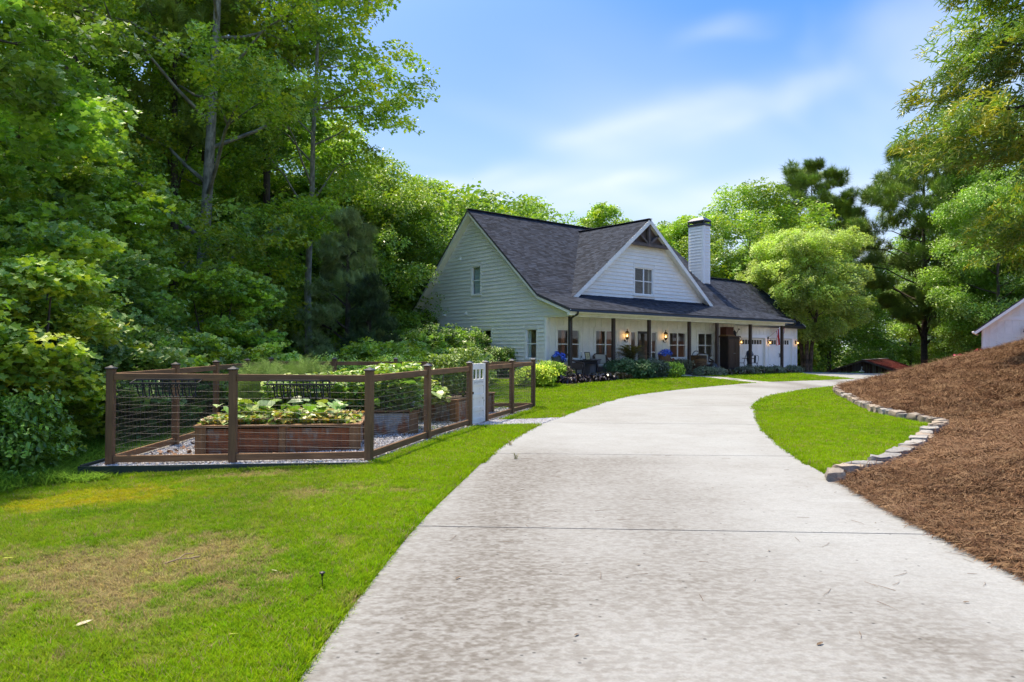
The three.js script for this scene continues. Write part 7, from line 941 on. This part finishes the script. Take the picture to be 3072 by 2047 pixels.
  const porchShrubs = [[-3.3, -1.6, 0.62, 0.64, 'light green shrub at the left end of the porch bed', TONE.bright], [-2.2, -1.0, 0.69, 0.59, 'mid green shrub beside the house corner', TONE.poplar], [-1.5, -0.9, 0.53, 0.42, 'small brownish shrub in front of the crate', [[0.12, 0.11, 0.05], [0.16, 0.12, 0.06]]], [2.75, -0.75, 0.73, 0.81, 'largest grey green shrub in front of the fern', [[0.07, 0.15, 0.04], [0.10, 0.19, 0.06], [0.06, 0.12, 0.035]]], [3.55, -0.75, 0.62, 0.59, 'dark green shrub right of the largest one', [[0.05, 0.11, 0.035], [0.08, 0.15, 0.05]]], [4.6, -0.7, 0.73, 0.47, 'grey leaved shrub in front of the door post', [[0.09, 0.12, 0.07], [0.12, 0.15, 0.09]]], [5.6, -0.7, 0.57, 0.53, 'bright green shrub left of the porch step', TONE.poplar], [8.5, -0.6, 0.26, 0.32, 'pale green bushy plant right of the porch step', [[0.13, 0.17, 0.08], [0.17, 0.2, 0.1]]], [9.3, -0.65, 0.21, 0.32, 'silver green plant below the log chair', [[0.14, 0.17, 0.11], [0.2, 0.22, 0.14]]], [12.3, -0.6, 0.26, 0.35, 'silvery plant in front of the cabinet', [[0.13, 0.15, 0.09], [0.2, 0.2, 0.12]]], [13.6, -0.6, 0.20, 0.32, 'low green plant in front of the pedestal table', [[0.10, 0.13, 0.06]]], [15.0, -0.6, 0.21, 0.29, 'pale green plant before the first garage door', [[0.14, 0.18, 0.11], [0.2, 0.23, 0.15]]], [16.9, -0.5, 0.46, 0.34, 'silvery green plant at the last porch post', [[0.16, 0.2, 0.13], [0.12, 0.16, 0.09]]], [7.75, 0.28, 0.53, 0.32, 'trailing plant growing out of the woven basket', [[0.13, 0.13, 0.06], [0.2, 0.19, 0.1]]]];
  porchShrubs.forEach(([u, w, h, r, lb, t], i) => { const [x, d] = fromHouse(u, w); shrub('porch_shrub', lb, 'shrubs along the porch', x, d, h, r, 1300, t, 3600 + i * 7, SPRAY.shrub, 0.95, dullLeaf, i === 13 ? FL : undefined); });
  const R = rng(3901), hl = leafShape([[0, -0.2], [0.35, 0.05], [0.3, 0.5], [0, 0.95], [-0.3, 0.5], [-0.35, 0.05]], 0.5);
  const glossDark = mat({ color: 0xffffff, roughness: 0.3 });
  const ground = (nm, lb, u0, u1, w0, w1, n, size, tones, top) => { const list = []; for (let k = 0; k < n; k++) { const u = lerp(u0, u1, R()), w = lerp(w0, w1, R()) - 0.5 * (u < 0 ? (0 - u) / 3 : 0), [x, d] = fromHouse(u, w), t = tones[Math.floor(R() * tones.length)], f = 0.7 + R() * 0.6; list.push([quatY(x, groundY(x, d) + 0.05 + top * R() * (0.6 + 0.6 * vnoise(u * 2.2, w * 2.2, 3)), -d, 0.2 + R() * 0.9, R() * 6.28, (R() - 0.5) * 0.8, size * (0.7 + R() * 0.6)), col(t[0] * f, t[1] * f, t[2] * f)]); } tag(heap(nm, hl, glossDark, list), lb, 'bedding plants', null, 'stuff'); };
  ground('dark_coral_bells', 'dark purple leaved coral bells at the foot of the corner post', -2.3, 0.9, -1.75, -0.5, 1500, 0.13, [[0.028, 0.018, 0.022], [0.05, 0.03, 0.03], [0.02, 0.016, 0.016]], 0.25);
  ground('bronze_coral_bells', 'bronze leaved coral bells before the dark table', 0.5, 2.4, -1.3, -0.4, 1300, 0.12, [[0.14, 0.10, 0.03], [0.10, 0.06, 0.025], [0.17, 0.13, 0.05]], 0.26);
  ground('mixed_bedding', 'low purple and bronze bedding plants right of the step', 8.0, 17.2, -1.05, -0.3, 3600, 0.10, [[0.05, 0.03, 0.025], [0.10, 0.07, 0.03], [0.03, 0.03, 0.02], [0.09, 0.12, 0.05]], 0.22);
  ground('door_bedding', 'bronze bedding plants under the shrubs near the door', 3.2, 6.0, -1.0, -0.4, 1000, 0.10, [[0.13, 0.09, 0.04], [0.04, 0.035, 0.03], [0.07, 0.1, 0.04]], 0.2);
  // low evergreens beside the far end of the drive
  [[20.5, 48.8, 'low dark juniper beside the drive near the birch'], [23.2, 47.4, 'low spreading juniper at the bend of the drive'], [25.4, 46.6, 'last low juniper in front of the barn']].forEach(([x, d, lb], i) => shrub('juniper', lb, 'junipers along the far drive', x, d, 0.32, 0.95, 900, TONE.deep, 3950 + i, SPRAY.shrub, 1.1, dullLeaf, -0.62));
  shrub('understory_sapling', 'yellow green sapling behind the birch trunks', null, 22.2, 54, 2.6, 1.5, 800, TONE.bright, 3970, SPRAY.near, 1.2, leafMat, -0.6);
}
renderer.render(scene, camera);
